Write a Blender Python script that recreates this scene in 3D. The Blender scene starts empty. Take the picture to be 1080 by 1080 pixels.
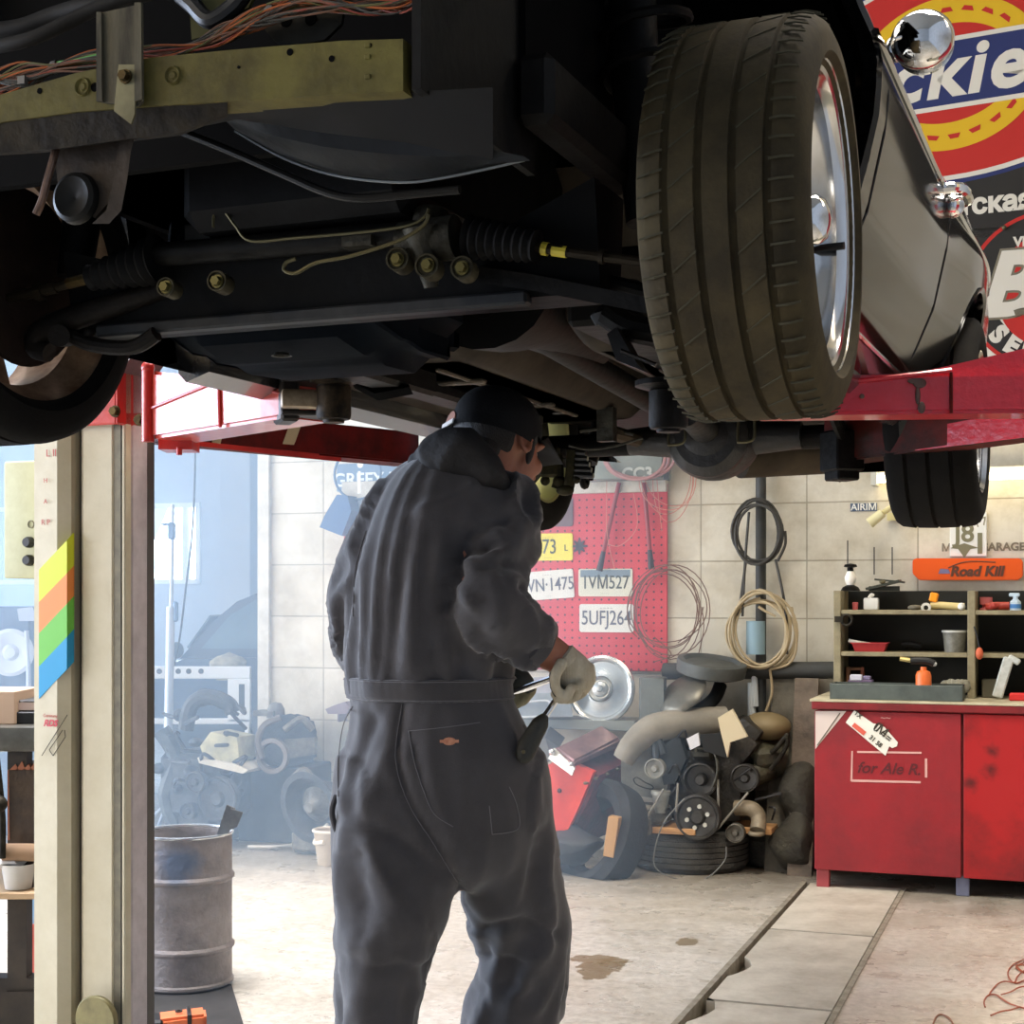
import bpy, bmesh, math, random
from mathutils import Vector, Matrix, noise
random.seed(7)
S = bpy.context.scene
COL = S.collection
F, HY, CH = 1600.0, 630.0, 1.4
R = math.radians
V = Vector

# ---------------------------------------------------------------- measuring
def P(px, py, d):                       # place at depth d metres along a sight line
    return V(((px-540)/F*d, d, CH-(py-HY)/F*d))
class Frame:                            # a rotated ground frame: x along, y away, z up
    def __init__(s, ox, oy, deg):
        s.deg = deg
        s.M = Matrix.Translation((ox, oy, 0)) @ Matrix.Rotation(-R(deg), 4, 'Z')
        s.I = s.M.inverted()
    def ray(s, px, py):
        o = s.I @ V((0, 0, CH)); d = s.I.to_3x3() @ V(((px-540)/F, 1, -(py-HY)/F)); return o, d
    def y(s, px, py, y):
        o, d = s.ray(px, py); return o+d*((y-o.y)/d.y)
    def x(s, px, py, x):
        o, d = s.ray(px, py); return o+d*((x-o.x)/d.x)
    def z(s, px, py, z):
        o, d = s.ray(px, py); return o+d*((z-o.z)/d.z)
WORLD = Frame(0, 0, 0)
WF = Frame(.53, 8.4, 20)                # the room: y = 0 is the face of the block wall
CF = Frame(-.323, 2.596, 22)            # the car: front axle centre, y to the rear

# ---------------------------------------------------------------- materials
def lin(c):
    return tuple(((v/255)/12.92 if v/255 <= .04045 else (((v/255)+.055)/1.055)**2.4) for v in c)+(1,)
MATS = {}
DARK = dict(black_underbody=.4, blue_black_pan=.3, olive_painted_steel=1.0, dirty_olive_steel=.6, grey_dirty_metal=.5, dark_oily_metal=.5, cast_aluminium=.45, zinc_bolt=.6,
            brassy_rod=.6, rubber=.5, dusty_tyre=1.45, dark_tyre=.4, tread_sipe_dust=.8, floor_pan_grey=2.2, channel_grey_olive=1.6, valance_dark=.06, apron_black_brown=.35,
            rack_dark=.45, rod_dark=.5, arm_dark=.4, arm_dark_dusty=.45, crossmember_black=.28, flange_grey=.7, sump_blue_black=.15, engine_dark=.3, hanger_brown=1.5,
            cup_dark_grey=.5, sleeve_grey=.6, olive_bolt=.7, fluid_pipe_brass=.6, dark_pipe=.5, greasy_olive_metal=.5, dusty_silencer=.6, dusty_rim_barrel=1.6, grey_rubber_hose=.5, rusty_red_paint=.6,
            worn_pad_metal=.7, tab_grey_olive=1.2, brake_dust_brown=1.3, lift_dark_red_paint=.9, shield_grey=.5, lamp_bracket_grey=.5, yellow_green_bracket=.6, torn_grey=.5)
def mat(name, col, rough=.6, metal=0, col2=None, scale=6, bump=0, bscale=40, coat=0, mix=.5, sharp=.15,
        emit=None, es=0, trans=0, alpha=1, stretch=None, spec=.5, sheen=0):
    if name in MATS: return MATS[name]
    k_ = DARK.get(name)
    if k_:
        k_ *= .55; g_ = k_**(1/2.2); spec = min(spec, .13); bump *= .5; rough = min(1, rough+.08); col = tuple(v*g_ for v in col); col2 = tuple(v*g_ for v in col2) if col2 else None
    m = bpy.data.materials.new(name); m.use_nodes = True
    nt = m.node_tree; b = nt.nodes['Principled BSDF']
    b.inputs['Base Color'].default_value = lin(col)
    b.inputs['Roughness'].default_value = rough
    b.inputs['Metallic'].default_value = metal
    b.inputs['Coat Weight'].default_value = coat
    b.inputs['Coat Roughness'].default_value = .05
    b.inputs['Specular IOR Level'].default_value = spec
    b.inputs['Transmission Weight'].default_value = trans
    b.inputs['Alpha'].default_value = alpha
    if sheen:
        b.inputs['Sheen Weight'].default_value = sheen
    if emit:
        b.inputs['Emission Color'].default_value = lin(emit); b.inputs['Emission Strength'].default_value = es
    tc = None
    def coords():
        t = nt.nodes.new('ShaderNodeTexCoord')
        if stretch:
            mp = nt.nodes.new('ShaderNodeMapping'); mp.inputs['Scale'].default_value = stretch
            nt.links.new(t.outputs['Object'], mp.inputs['Vector']); return mp.outputs[0]
        return t.outputs['Object']
    if col2:
        n = nt.nodes.new('ShaderNodeTexNoise'); n.inputs['Scale'].default_value = scale
        n.inputs['Detail'].default_value = 6; n.inputs['Roughness'].default_value = .65
        r = nt.nodes.new('ShaderNodeValToRGB')
        r.color_ramp.elements[0].position = max(0, mix-sharp); r.color_ramp.elements[0].color = lin(col)
        r.color_ramp.elements[1].position = min(1, mix+sharp); r.color_ramp.elements[1].color = lin(col2)
        nt.links.new(coords(), n.inputs['Vector']); nt.links.new(n.outputs[0], r.inputs[0])
        nt.links.new(r.outputs[0], b.inputs['Base Color'])
    if bump:
        n = nt.nodes.new('ShaderNodeTexNoise'); n.inputs['Scale'].default_value = bscale
        n.inputs['Detail'].default_value = 4
        bp = nt.nodes.new('ShaderNodeBump'); bp.inputs['Strength'].default_value = bump
        bp.inputs['Distance'].default_value = .02
        nt.links.new(coords(), n.inputs['Vector']); nt.links.new(n.outputs[0], bp.inputs['Height'])
        nt.links.new(bp.outputs[0], b.inputs['Normal'])
    MATS[name] = m
    return m

# ---------------------------------------------------------------- mesh builder
def zrot(d): return Matrix.Rotation(R(d), 4, 'Z')
def align(p0, p1):                      # matrix whose z axis runs p0 -> p1, origin p0
    d = (V(p1)-V(p0)); q = d.to_track_quat('Z', 'Y')
    return Matrix.Translation(V(p0)) @ q.to_matrix().to_4x4()
def basis(o, xd, zd):
    x = V(xd).normalized(); z = V(zd).normalized(); y = z.cross(x).normalized(); x = y.cross(z)
    m = Matrix((x, y, z)).transposed().to_4x4(); m.translation = V(o); return m
def spline(pts, n=6):
    pts = [V(p) for p in pts]
    if len(pts) < 3: return pts
    out = []
    for i in range(len(pts)-1):
        a = pts[max(i-1, 0)]; b = pts[i]; c = pts[i+1]; d = pts[min(i+2, len(pts)-1)]
        for k in range(n):
            t = k/n
            out.append(.5*((2*b)+(c-a)*t+(2*a-5*b+4*c-d)*t*t+(3*b-a-3*c+d)*t**3))
    out.append(pts[-1]); return out
class MB:
    def __init__(s): s.bm = bmesh.new(); s.mi = 0
    def _faces(s, fs):
        for f in fs: f.material_index = s.mi
    def box(s, c, size, rot=None, bev=0, seg=1):
        T = Matrix.Translation(V(c)) @ (rot if rot else Matrix.Identity(4))
        g = bmesh.ops.create_cube(s.bm, size=1, matrix=T @ Matrix.Diagonal((size[0], size[1], size[2], 1)))
        vs = g['verts']; es = list({e for v in vs for e in v.link_edges}); fs = list({f for v in vs for f in v.link_faces})
        s._faces(fs)
        if bev:
            r = bmesh.ops.bevel(s.bm, geom=es, offset=bev, segments=seg, affect='EDGES', profile=.6)
            s._faces(r['faces'])
        return s
    def b2(s, p, q, bev=0, seg=1):      # box between two corners
        p, q = V(p), V(q); return s.box((p+q)/2, [abs(v) for v in (q-p)], bev=bev, seg=seg)
    def ring_loft(s, rings, caps=True, closed=True):
        bm = s.bm; vr = [[bm.verts.new(p) for p in r] for r in rings]; fs = []
        for a, b in zip(vr, vr[1:]):
            n = len(a); m = n if closed else n-1
            for i in range(m):
                j = (i+1) % n
                fs.append(bm.faces.new((a[i], a[j], b[j], b[i])))
        if caps and closed:
            fs.append(bm.faces.new(vr[0][::-1])); fs.append(bm.faces.new(vr[-1]))
        s._faces(fs); return s
    def cyl(s, p0, p1, r0, r1=None, seg=20, caps=True):
        r1 = r0 if r1 is None else r1; T = align(p0, p1); L = (V(p1)-V(p0)).length
        c = [(math.cos(2*math.pi*i/seg), math.sin(2*math.pi*i/seg)) for i in range(seg)]
        return s.ring_loft([[T @ V((x*r0, y*r0, 0)) for x, y in c], [T @ V((x*r1, y*r1, L)) for x, y in c]], caps)
    def tube(s, pts, r, seg=8, n=6, smooth=True, taper=None):
        pts = spline(pts, n) if smooth else [V(p) for p in pts]
        rings = []; up = None
        for i, p in enumerate(pts):
            t = (pts[min(i+1, len(pts)-1)]-pts[max(i-1, 0)])
            if t.length < 1e-9: t = V((0, 0, 1))
            t.normalize()
            if up is None: up = t.orthogonal().normalized()
            up = (up-t*up.dot(t)).normalized(); w = t.cross(up)
            k = i/(len(pts)-1)
            rr = taper(k) if taper else r
            rings.append([p+(up*math.cos(2*math.pi*j/seg)+w*math.sin(2*math.pi*j/seg))*rr for j in range(seg)])
        return s.ring_loft(rings)
    def loop(s, pts, r, seg=8, n=6):    # closed loop
        pts = [V(p) for p in pts]; L = len(pts); out = []
        for i in range(L):
            a, b, c, d = pts[i-1], pts[i], pts[(i+1) % L], pts[(i+2) % L]
            for k in range(n):
                t = k/n; out.append(.5*((2*b)+(c-a)*t+(2*a-5*b+4*c-d)*t*t+(3*b-a-3*c+d)*t**3))
        N = len(out); rings = []; up = None
        for i, p in enumerate(out):
            t = (out[(i+1) % N]-out[i-1]).normalized()
            if up is None: up = t.orthogonal().normalized()
            up = (up-t*up.dot(t)).normalized(); w = t.cross(up)
            rings.append([p+(up*math.cos(2*math.pi*j/seg)+w*math.sin(2*math.pi*j/seg))*r for j in range(seg)])
        rings.append(rings[0]); return s.ring_loft(rings, caps=False)
    def lathe(s, prof, T=None, seg=40, closed=False, arc=None):
        T = T or Matrix.Identity(4); rings = []
        N = seg
        for i in range(N+1):
            a = 2*math.pi*i/N
            rings.append([T @ V((r*math.cos(a), r*math.sin(a), z)) for r, z in prof])
        bm = s.bm; vr = [[bm.verts.new(p) for p in r] for r in rings[:-1]]; vr.append(vr[0]); fs = []
        m = len(prof)
        for a, b in zip(vr, vr[1:]):
            for k in range(m if closed else m-1):
                l = (k+1) % m
                try: fs.append(bm.faces.new((a[k], b[k], b[l], a[l])))
                except ValueError: pass
        s._faces(fs); return s
    def prism(s, poly, th, T=None):     # 2D polygon in xy, thickness along z of T (-th/2..th/2)
        T = T or Matrix.Identity(4)
        a = [T @ V((x, y, -th/2)) for x, y in poly]; b = [T @ V((x, y, th/2)) for x, y in poly]
        return s.ring_loft([a, b])
    def slab(s, pts, off):              # planar polygon of 3D points extruded by vector
        off = V(off); return s.ring_loft([[V(p) for p in pts], [V(p)+off for p in pts]])
    def sph(s, c, r, seg=20, rings=12, rot=None):
        r = (r, r, r) if not hasattr(r, '__len__') else r
        g = bmesh.ops.create_uvsphere(s.bm, u_segments=seg, v_segments=rings, radius=1,
              matrix=Matrix.Translation(V(c)) @ (rot or Matrix.Identity(4)) @ Matrix.Diagonal((r[0], r[1], r[2], 1)))
        s._faces({f for v in g['verts'] for f in v.link_faces}); return s
    def torus(s, T, R_, r, seg=40, ps=8):
        return s.lathe([(R_+r*math.cos(2*math.pi*k/ps), r*math.sin(2*math.pi*k/ps)) for k in range(ps)], T, seg, closed=True)
    def grid(s, fn, nu, nv, closed_u=False):
        bm = s.bm; g = [[bm.verts.new(fn(i/nu, j/nv)) for j in range(nv+1)] for i in range(nu+1)]
        for i in range(nu):
            for j in range(nv):
                f = bm.faces.new((g[i][j], g[i+1][j], g[i+1][j+1], g[i][j+1])); f.material_index = s.mi
        return s
    def hexb(s, T, r, h):               # hex bolt head + washer on xy of T
        s.lathe([(0, .25*h), (r*1.35, .25*h), (r*1.35, 0)], T, 20)
        s.ring_loft([[T @ V((r*math.cos(R(60*i)), r*math.sin(R(60*i)), z)) for i in range(6)] for z in (.2*h, h)])
        return s
    def text(s, string, T, size=.1, th=.002, shear=0, bold=0, align_x='CENTER', spacing=1.0):
        cu = bpy.data.curves.new('t', 'FONT'); cu.body = string.replace('M', '\u041c') if bold else string; cu.size = size; cu.extrude = th/2
        cu.shear = shear; cu.offset = bold; cu.align_x = align_x; cu.align_y = 'CENTER'; cu.space_character = spacing
        cu.resolution_u = 4
        o = bpy.data.objects.new('t', cu); COL.objects.link(o)
        bpy.context.view_layer.update()
        dg = bpy.context.evaluated_depsgraph_get(); me = bpy.data.meshes.new_from_object(o.evaluated_get(dg))
        me.transform(T); n0 = len(s.bm.faces); s.bm.from_mesh(me); s.bm.faces.ensure_lookup_table()
        for f in s.bm.faces[n0:]: f.material_index = s.mi
        bpy.data.objects.remove(o); bpy.data.curves.remove(cu); bpy.data.meshes.remove(me); return s
    def solid(s, th):
        bmesh.ops.solidify(s.bm, geom=s.bm.faces[:], thickness=th); return s
    def clusters(s, gap=.0015):         # faces grouped by touching bounding boxes of loose pieces
        seen = set(); isl = []
        for f in s.bm.faces:
            if f in seen: continue
            st = [f]; seen.add(f); cur = []
            while st:
                g = st.pop(); cur.append(g)
                for v in g.verts:
                    for h in v.link_faces:
                        if h not in seen: seen.add(h); st.append(h)
            vs = [v.co for g in cur for v in g.verts]
            isl.append([[min(v[i] for v in vs)-gap for i in range(3)], [max(v[i] for v in vs)+gap for i in range(3)], cur])
        ch = True
        while ch:
            ch = False
            for i in range(len(isl)):
                for j in range(i+1, len(isl)):
                    a, b = isl[i], isl[j]
                    if all(a[0][k] <= b[1][k] and b[0][k] <= a[1][k] for k in range(3)):
                        a[0] = [min(x, y) for x, y in zip(a[0], b[0])]; a[1] = [max(x, y) for x, y in zip(a[1], b[1])]; a[2] += b[2]
                        isl.pop(j); ch = True; break
                if ch: break
        return [c[2] for c in isl]
    def build(s, name, mats, parent=None, frame=None, smooth=35, fix=True, label=None, split=False):
        if not isinstance(mats, (list, tuple)): mats = [mats]
        if fix: bmesh.ops.recalc_face_normals(s.bm, faces=s.bm.faces[:])
        fm = frame.M if isinstance(frame, Frame) else (frame or Matrix.Identity(4))
        if parent is not None:
            pm = WM(parent)
            T = pm.inverted() @ fm
            s.bm.transform(T); loc = None
        else:
            zs = [v.co for v in s.bm.verts]
            c = V(((min(v.x for v in zs)+max(v.x for v in zs))/2, (min(v.y for v in zs)+max(v.y for v in zs))/2, min(v.z for v in zs)))
            s.bm.transform(Matrix.Translation(-c)); loc = fm @ Matrix.Translation(c)
        if split and parent is not None:
            groups = s.clusters()
            if len(groups) > 1:
                outs = []
                for grp in groups:
                    q = MB(); mp = {}
                    for f in grp:
                        for v in f.verts:
                            if v not in mp: mp[v] = q.bm.verts.new(v.co)
                        nf = q.bm.faces.new([mp[v] for v in f.verts]); nf.material_index = f.material_index
                    outs.append(q.build(name, mats, parent, frame=WM(parent), smooth=smooth, fix=False, label=label))
                s.bm.free(); return outs[0]
        me = bpy.data.meshes.new(name); s.bm.to_mesh(me); s.bm.free()
        for m in mats: me.materials.append(m)
        if smooth:
            me.shade_smooth(); me.set_sharp_from_angle(angle=R(smooth))
        o = bpy.data.objects.new(name, me); COL.objects.link(o)
        if parent is not None: o.parent = parent; LM[o.name] = (parent, Matrix.Identity(4))
        else: o.matrix_world = loc; LM[o.name] = (None, loc)
        if label: o['label'] = label
        return o
LM = {}
def WM(o):
    p, m = LM[o.name]; return m if p is None else WM(p) @ m
def tag(o, label, cat, group=None, kind=None):
    if label: o['label'] = label
    if cat: o['category'] = cat
    if group: o['group'] = group
    if kind: o['kind'] = kind
    return o
def thing(name, label, cat, loc=(0, 0, 0), rotz=0, group=None):
    o = bpy.data.objects.new(name, None); COL.objects.link(o); o.empty_display_size = .1
    m = Matrix.Translation(V(loc)) @ Matrix.Rotation(R(rotz), 4, 'Z')
    o.matrix_world = m; LM[o.name] = (None, m)
    return tag(o, label, cat, group)
def wthing(name, label, cat, px, py, off=0, group=None, z=None):   # on / before the block wall
    p = WF.y(px, py, -off) if z is None else WF.z(px, py, z)
    return thing(name, label, cat, WF.M @ p, -WF.deg, group)
def struct(o): o['kind'] = 'structure'; return o
def dup(root, mtx, label=None, group=None):
    r = root.copy(); COL.objects.link(r); r.matrix_world = mtx; LM[r.name] = (None, mtx)
    if label: r['label'] = label
    if group: r['group'] = group
    for ch in [c for c in bpy.data.objects if c.parent == root]:
        c = ch.copy(); COL.objects.link(c); c.parent = r
        for g in [q for q in bpy.data.objects if q.parent == ch]:
            d = g.copy(); COL.objects.link(d); d.parent = c
    return r
# ================================================================ materials
beige   = mat('lift_cream_paint', (214, 204, 176), .5, col2=(196, 184, 152), scale=9, bump=.05, sharp=.25)
redp    = mat('lift_red_paint', (196, 44, 34), .34, col2=(150, 34, 30), scale=14, bump=.1, bscale=60, coat=.25, mix=.62)
crimson = mat('lift_crimson_paint', (186, 22, 40), .3, col2=(110, 20, 30), scale=18, bump=.12, bscale=50, coat=.4, mix=.72, sharp=.05)
darkred = mat('lift_dark_red_paint', (140, 26, 20), .5, col2=(84, 24, 18), scale=10, bump=.1)
rustred = mat('rusty_red_paint', (150, 40, 28), .5, col2=(66, 44, 32), scale=8, bump=.2)
blackp  = mat('black_underbody', (30, 29, 28), .45, col2=(42, 38, 33), scale=12, bump=.25, bscale=30)
blackg  = mat('black_gloss_paint', (7, 7, 8), .09)
bluebl  = mat('blue_black_pan', (22, 30, 38), .42, col2=(36, 44, 50), scale=10, bump=.12)
liner   = mat('wheel_well_black', (8, 8, 8), .9, spec=.06)
olive   = mat('olive_painted_steel', (132, 122, 62), .5, col2=(98, 88, 48), scale=14, bump=.15, bscale=60)
olivedk = mat('dirty_olive_steel', (84, 74, 56), .65, col2=(46, 40, 34), scale=20, bump=.4, bscale=50)
greymet = mat('grey_dirty_metal', (104, 98, 84), .45, .55, col2=(60, 55, 48), scale=18, bump=.25)
darkmet = mat('dark_oily_metal', (46, 43, 39), .4, .5, col2=(28, 26, 24), scale=16, bump=.3)
castal  = mat('cast_aluminium', (140, 136, 120), .45, .7, col2=(86, 82, 70), scale=22, bump=.3, bscale=80)
zinc    = mat('zinc_bolt', (178, 168, 132), .35, .8)
brass   = mat('brassy_rod', (140, 116, 66), .4, .7, col2=(86, 68, 40), scale=30)
yellowm = mat('yellow_paint_mark', (188, 170, 50), .5)
rubber  = mat('rubber', (30, 30, 30), .6, col2=(40, 39, 38), scale=20, bump=.1)
tyre_m  = mat('dusty_tyre', (84, 73, 50), .75, col2=(58, 51, 38), scale=9, bump=.15, bscale=120)
tyre_dk = mat('dark_tyre', (46, 43, 38), .8, col2=(34, 32, 30), scale=10, bump=.15, bscale=100)
chrome  = mat('chrome', (225, 225, 225), .07, 1)
rimal   = mat('polished_rim', (205, 205, 205), .16, 1)
rimdull = mat('dusty_rim_barrel', (176, 150, 122), .5, .35, col2=(120, 92, 70), scale=12)
brownd  = mat('brake_dust_brown', (46, 32, 24), .7, col2=(30, 22, 18), scale=10, bump=.3)
white   = mat('white_paint', (225, 225, 218), .5)
offwh   = mat('off_white', (205, 200, 186), .6, col2=(180, 174, 158), scale=10)
paper   = mat('paper', (222, 218, 204), .8)
black   = mat('black_plastic', (20, 20, 20), .45)
wood    = mat('raw_wood', (196, 150, 98), .7, col2=(160, 114, 70), scale=4, stretch=(3, 20, 20))
greyw   = mat('grey_weathered_wood', (122, 116, 98), .8, col2=(96, 90, 76), scale=8)
orange  = mat('orange_plastic', (236, 96, 34), .4, col2=(220, 84, 28), scale=6)

def floor_material():
    m = bpy.data.materials.new('worn_concrete'); m.use_nodes = True; nt = m.node_tree; N = nt.nodes; L = nt.links
    b = N['Principled BSDF']; tc = N.new('ShaderNodeTexCoord')
    def noise_(s, d=6, r=.6, vec=None):
        n = N.new('ShaderNodeTexNoise'); n.inputs['Scale'].default_value = s; n.inputs['Detail'].default_value = d
        n.inputs['Roughness'].default_value = r; L.new(vec or tc.outputs['Object'], n.inputs['Vector']); return n.outputs[0]
    def ramp(src, p0, c0, p1, c1):
        r = N.new('ShaderNodeValToRGB'); r.color_ramp.elements[0].position = p0; r.color_ramp.elements[0].color = lin(c0)
        r.color_ramp.elements[1].position = p1; r.color_ramp.elements[1].color = lin(c1); L.new(src, r.inputs[0]); return r.outputs[0]
    def mix(f, a, c, mode='MIX'):
        x = N.new('ShaderNodeMix'); x.data_type = 'RGBA'; x.blend_type = mode
        if hasattr(f, 'is_linked') or not isinstance(f, float): L.new(f, x.inputs[0])
        else: x.inputs[0].default_value = f
        for s_, i in ((a, 6), (c, 7)):
            if isinstance(s_, tuple): x.inputs[i].default_value = lin(s_)
            else: L.new(s_, x.inputs[i])
        return x.outputs[2]
    base = ramp(noise_(1.1, 8, .68), .34, (190, 181, 164), .64, (222, 215, 202))
    fine = ramp(noise_(26, 5, .7), .36, (176, 170, 160), .62, (255, 255, 255))
    c = mix(.55, base, fine, 'MULTIPLY')
    mp = N.new('ShaderNodeMapping'); mp.inputs['Scale'].default_value = (1.3, 6, 1); L.new(tc.outputs['Object'], mp.inputs[0])
    def m0(a):
        x = N.new('ShaderNodeMath'); x.operation = 'MULTIPLY'; L.new(a, x.inputs[0]); x.inputs[1].default_value = .4; return x.outputs[0]
    scuff = ramp(noise_(1.6, 7, .75, mp.outputs[0]), .52, (0, 0, 0), .72, (255, 255, 255))
    c = mix(m0(scuff), c, (160, 150, 134))
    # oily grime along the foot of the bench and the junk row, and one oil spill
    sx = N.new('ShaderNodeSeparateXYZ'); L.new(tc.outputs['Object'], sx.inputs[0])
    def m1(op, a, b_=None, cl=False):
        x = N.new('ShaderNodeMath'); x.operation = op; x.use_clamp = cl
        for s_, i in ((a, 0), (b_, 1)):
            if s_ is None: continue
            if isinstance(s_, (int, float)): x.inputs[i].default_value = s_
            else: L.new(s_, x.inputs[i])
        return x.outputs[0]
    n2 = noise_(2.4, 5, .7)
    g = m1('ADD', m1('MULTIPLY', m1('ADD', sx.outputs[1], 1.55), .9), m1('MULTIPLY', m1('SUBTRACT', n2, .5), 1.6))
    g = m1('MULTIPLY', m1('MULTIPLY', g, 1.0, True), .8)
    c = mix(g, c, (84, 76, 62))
    def spill(px, py, rx, ry, col, seed, c):
        p = WF.z(px, py, 0)
        dx = m1('DIVIDE', m1('SUBTRACT', sx.outputs[0], p.x), rx); dy = m1('DIVIDE', m1('SUBTRACT', sx.outputs[1], p.y), ry)
        r2 = m1('ADD', m1('MULTIPLY', dx, dx), m1('MULTIPLY', dy, dy))
        nn = noise_(seed, 4, .6)
        v = m1('ADD', r2, m1('MULTIPLY', m1('SUBTRACT', nn, .5), 4.2))
        f = m1('MULTIPLY', m1('SUBTRACT', 1.0, v), 6, True)
        return mix(m1('MULTIPLY', f, .85), c, col)
    c = spill(634, 1021, .085, .16, (112, 92, 58), 13, c)
    c = spill(632, 1012, .13, .07, (120, 100, 66), 17, c)
    c = spill(725, 993, .05, .08, (120, 104, 76), 19, c)
    L.new(c, b.inputs['Base Color'])
    rr = ramp(noise_(5, 4), .3, (120, 120, 120), .7, (185, 185, 185)); L.new(rr, b.inputs['Roughness'])
    bp = N.new('ShaderNodeBump'); bp.inputs['Strength'].default_value = .25; bp.inputs['Distance'].default_value = .01
    L.new(noise_(40, 6, .7), bp.inputs['Height']); L.new(bp.outputs[0], b.inputs['Normal'])
    return m
def block_material():
    m = bpy.data.materials.new('painted_block_wall'); m.use_nodes = True; nt = m.node_tree; N = nt.nodes; L = nt.links
    b = N['Principled BSDF']; tc = N.new('ShaderNodeTexCoord'); sx = N.new('ShaderNodeSeparateXYZ'); cb = N.new('ShaderNodeCombineXYZ')
    L.new(tc.outputs['Object'], sx.inputs[0])
    ax = N.new('ShaderNodeMath'); ax.inputs[1].default_value = OFFX; L.new(sx.outputs[0], ax.inputs[0])
    az = N.new('ShaderNodeMath'); az.inputs[1].default_value = -1.287+.307*10; L.new(sx.outputs[2], az.inputs[0])
    L.new(ax.outputs[0], cb.inputs[0]); L.new(az.outputs[0], cb.inputs[1])
    br = N.new('ShaderNodeTexBrick'); br.offset = 0; br.inputs['Scale'].default_value = 1
    br.inputs['Brick Width'].default_value = .57; br.inputs['Row Height'].default_value = .307
    br.inputs['Mortar Size'].default_value = .0045; br.inputs['Mortar Smooth'].default_value = .3
    br.inputs['Color1'].default_value = lin((214, 207, 190)); br.inputs['Color2'].default_value = lin((204, 197, 180))
    br.inputs['Mortar'].default_value = lin((168, 160, 142)); L.new(cb.outputs[0], br.inputs['Vector'])
    n = N.new('ShaderNodeTexNoise'); n.inputs['Scale'].default_value = 2.2; n.inputs['Detail'].default_value = 8; n.inputs['Roughness'].default_value = .7
    L.new(tc.outputs['Object'], n.inputs['Vector'])
    r = N.new('ShaderNodeValToRGB'); r.color_ramp.elements[0].position = .34; r.color_ramp.elements[0].color = lin((196, 186, 164))
    r.color_ramp.elements[1].position = .58; r.color_ramp.elements[1].color = lin((255, 255, 252)); L.new(n.outputs[0], r.inputs[0])
    x = N.new('ShaderNodeMix'); x.data_type = 'RGBA'; x.blend_type = 'MULTIPLY'; x.inputs[0].default_value = .7
    L.new(br.outputs[0], x.inputs[6]); L.new(r.outputs[0], x.inputs[7])
    # brown-grey band, darker towards the floor and stronger to the right
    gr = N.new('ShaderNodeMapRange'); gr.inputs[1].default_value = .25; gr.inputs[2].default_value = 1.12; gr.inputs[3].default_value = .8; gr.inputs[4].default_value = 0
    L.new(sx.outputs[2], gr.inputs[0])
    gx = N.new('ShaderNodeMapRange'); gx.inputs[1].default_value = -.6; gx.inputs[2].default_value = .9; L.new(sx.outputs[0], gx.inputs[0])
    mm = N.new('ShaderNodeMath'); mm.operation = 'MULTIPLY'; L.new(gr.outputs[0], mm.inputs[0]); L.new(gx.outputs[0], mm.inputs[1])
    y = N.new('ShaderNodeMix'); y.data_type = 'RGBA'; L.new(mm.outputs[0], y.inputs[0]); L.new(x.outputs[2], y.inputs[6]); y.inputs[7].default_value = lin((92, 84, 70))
    L.new(y.outputs[2], b.inputs['Base Color']); b.inputs['Roughness'].default_value = .75
    bp = N.new('ShaderNodeBump'); bp.inputs['Strength'].default_value = .5; bp.inputs['Distance'].default_value = .006; bp.invert = True
    L.new(br.outputs['Fac'], bp.inputs['Height']); L.new(bp.outputs[0], b.inputs['Normal'])
    return m
OFFX = .57*20-WF.y(851, 600, 0).x
XL = WF.y(277, 700, 0).x                # left end of the block wall
XR = 4.6
plain = mat('plain_wall_paint', (168, 172, 176), .8, col2=(152, 156, 160), scale=2)
ceil_m = mat('ceiling_paint', (150, 148, 142), .9)

# trench across the floor, closed by steel plates
tl = WF.z(690, 1080, 0); t2 = WF.z(856, 933, 0); tr_ = WF.z(873, 1068, 0); tr2 = WF.z(957, 952, 0)
TX0 = (tl.x+t2.x)/2; TX1 = (tr_.x+tr2.x)/2; TY1 = WF.z(856, 931, 0).y; TY0 = -11.5
conc = floor_material()
o = MB()
o.b2((-9, -11.5, -.3), (TX0, 8, 0)).b2((TX1, -11.5, -.3), (XR, 8, 0)).b2((TX0, TY1, -.3), (TX1, 8, 0)).b2((TX0, -11.5, -.3), (TX1, TY1, -.06))
struct(o.build('floor', conc, frame=Matrix.Identity(4), smooth=0, fix=False)) if False else None
bm_ = o.bm; me = bpy.data.meshes.new('floor'); bm_.to_mesh(me); bm_.free(); me.materials.append(conc)
fo = bpy.data.objects.new('floor', me); COL.objects.link(fo); fo.matrix_world = WF.M; struct(fo); LM['floor'] = (None, WF.M.copy())
def room_piece(name, mats, boxes):      # keeps the room frame as the object's own, for the textures
    q = MB()
    for p_, r_ in boxes: q.b2(p_, r_)
    me = bpy.data.meshes.new(name); q.bm.to_mesh(me); q.bm.free(); me.materials.append(mats)
    ob = bpy.data.objects.new(name, me); COL.objects.link(ob); ob.matrix_world = WF.M; LM[ob.name] = (None, WF.M.copy()); return struct(ob)
blockm = block_material()
room_piece('wall_back', blockm, [((XL, 0, 0), (XR, .25, 5.2))])
room_piece('wall_right', plain, [((XR, -11.5, 0), (XR+.2, 8, 5.2))])
room_piece('wall_front', plain, [((-9, -11.7, 0), (XR+.2, -11.5, 5.2))])
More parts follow.
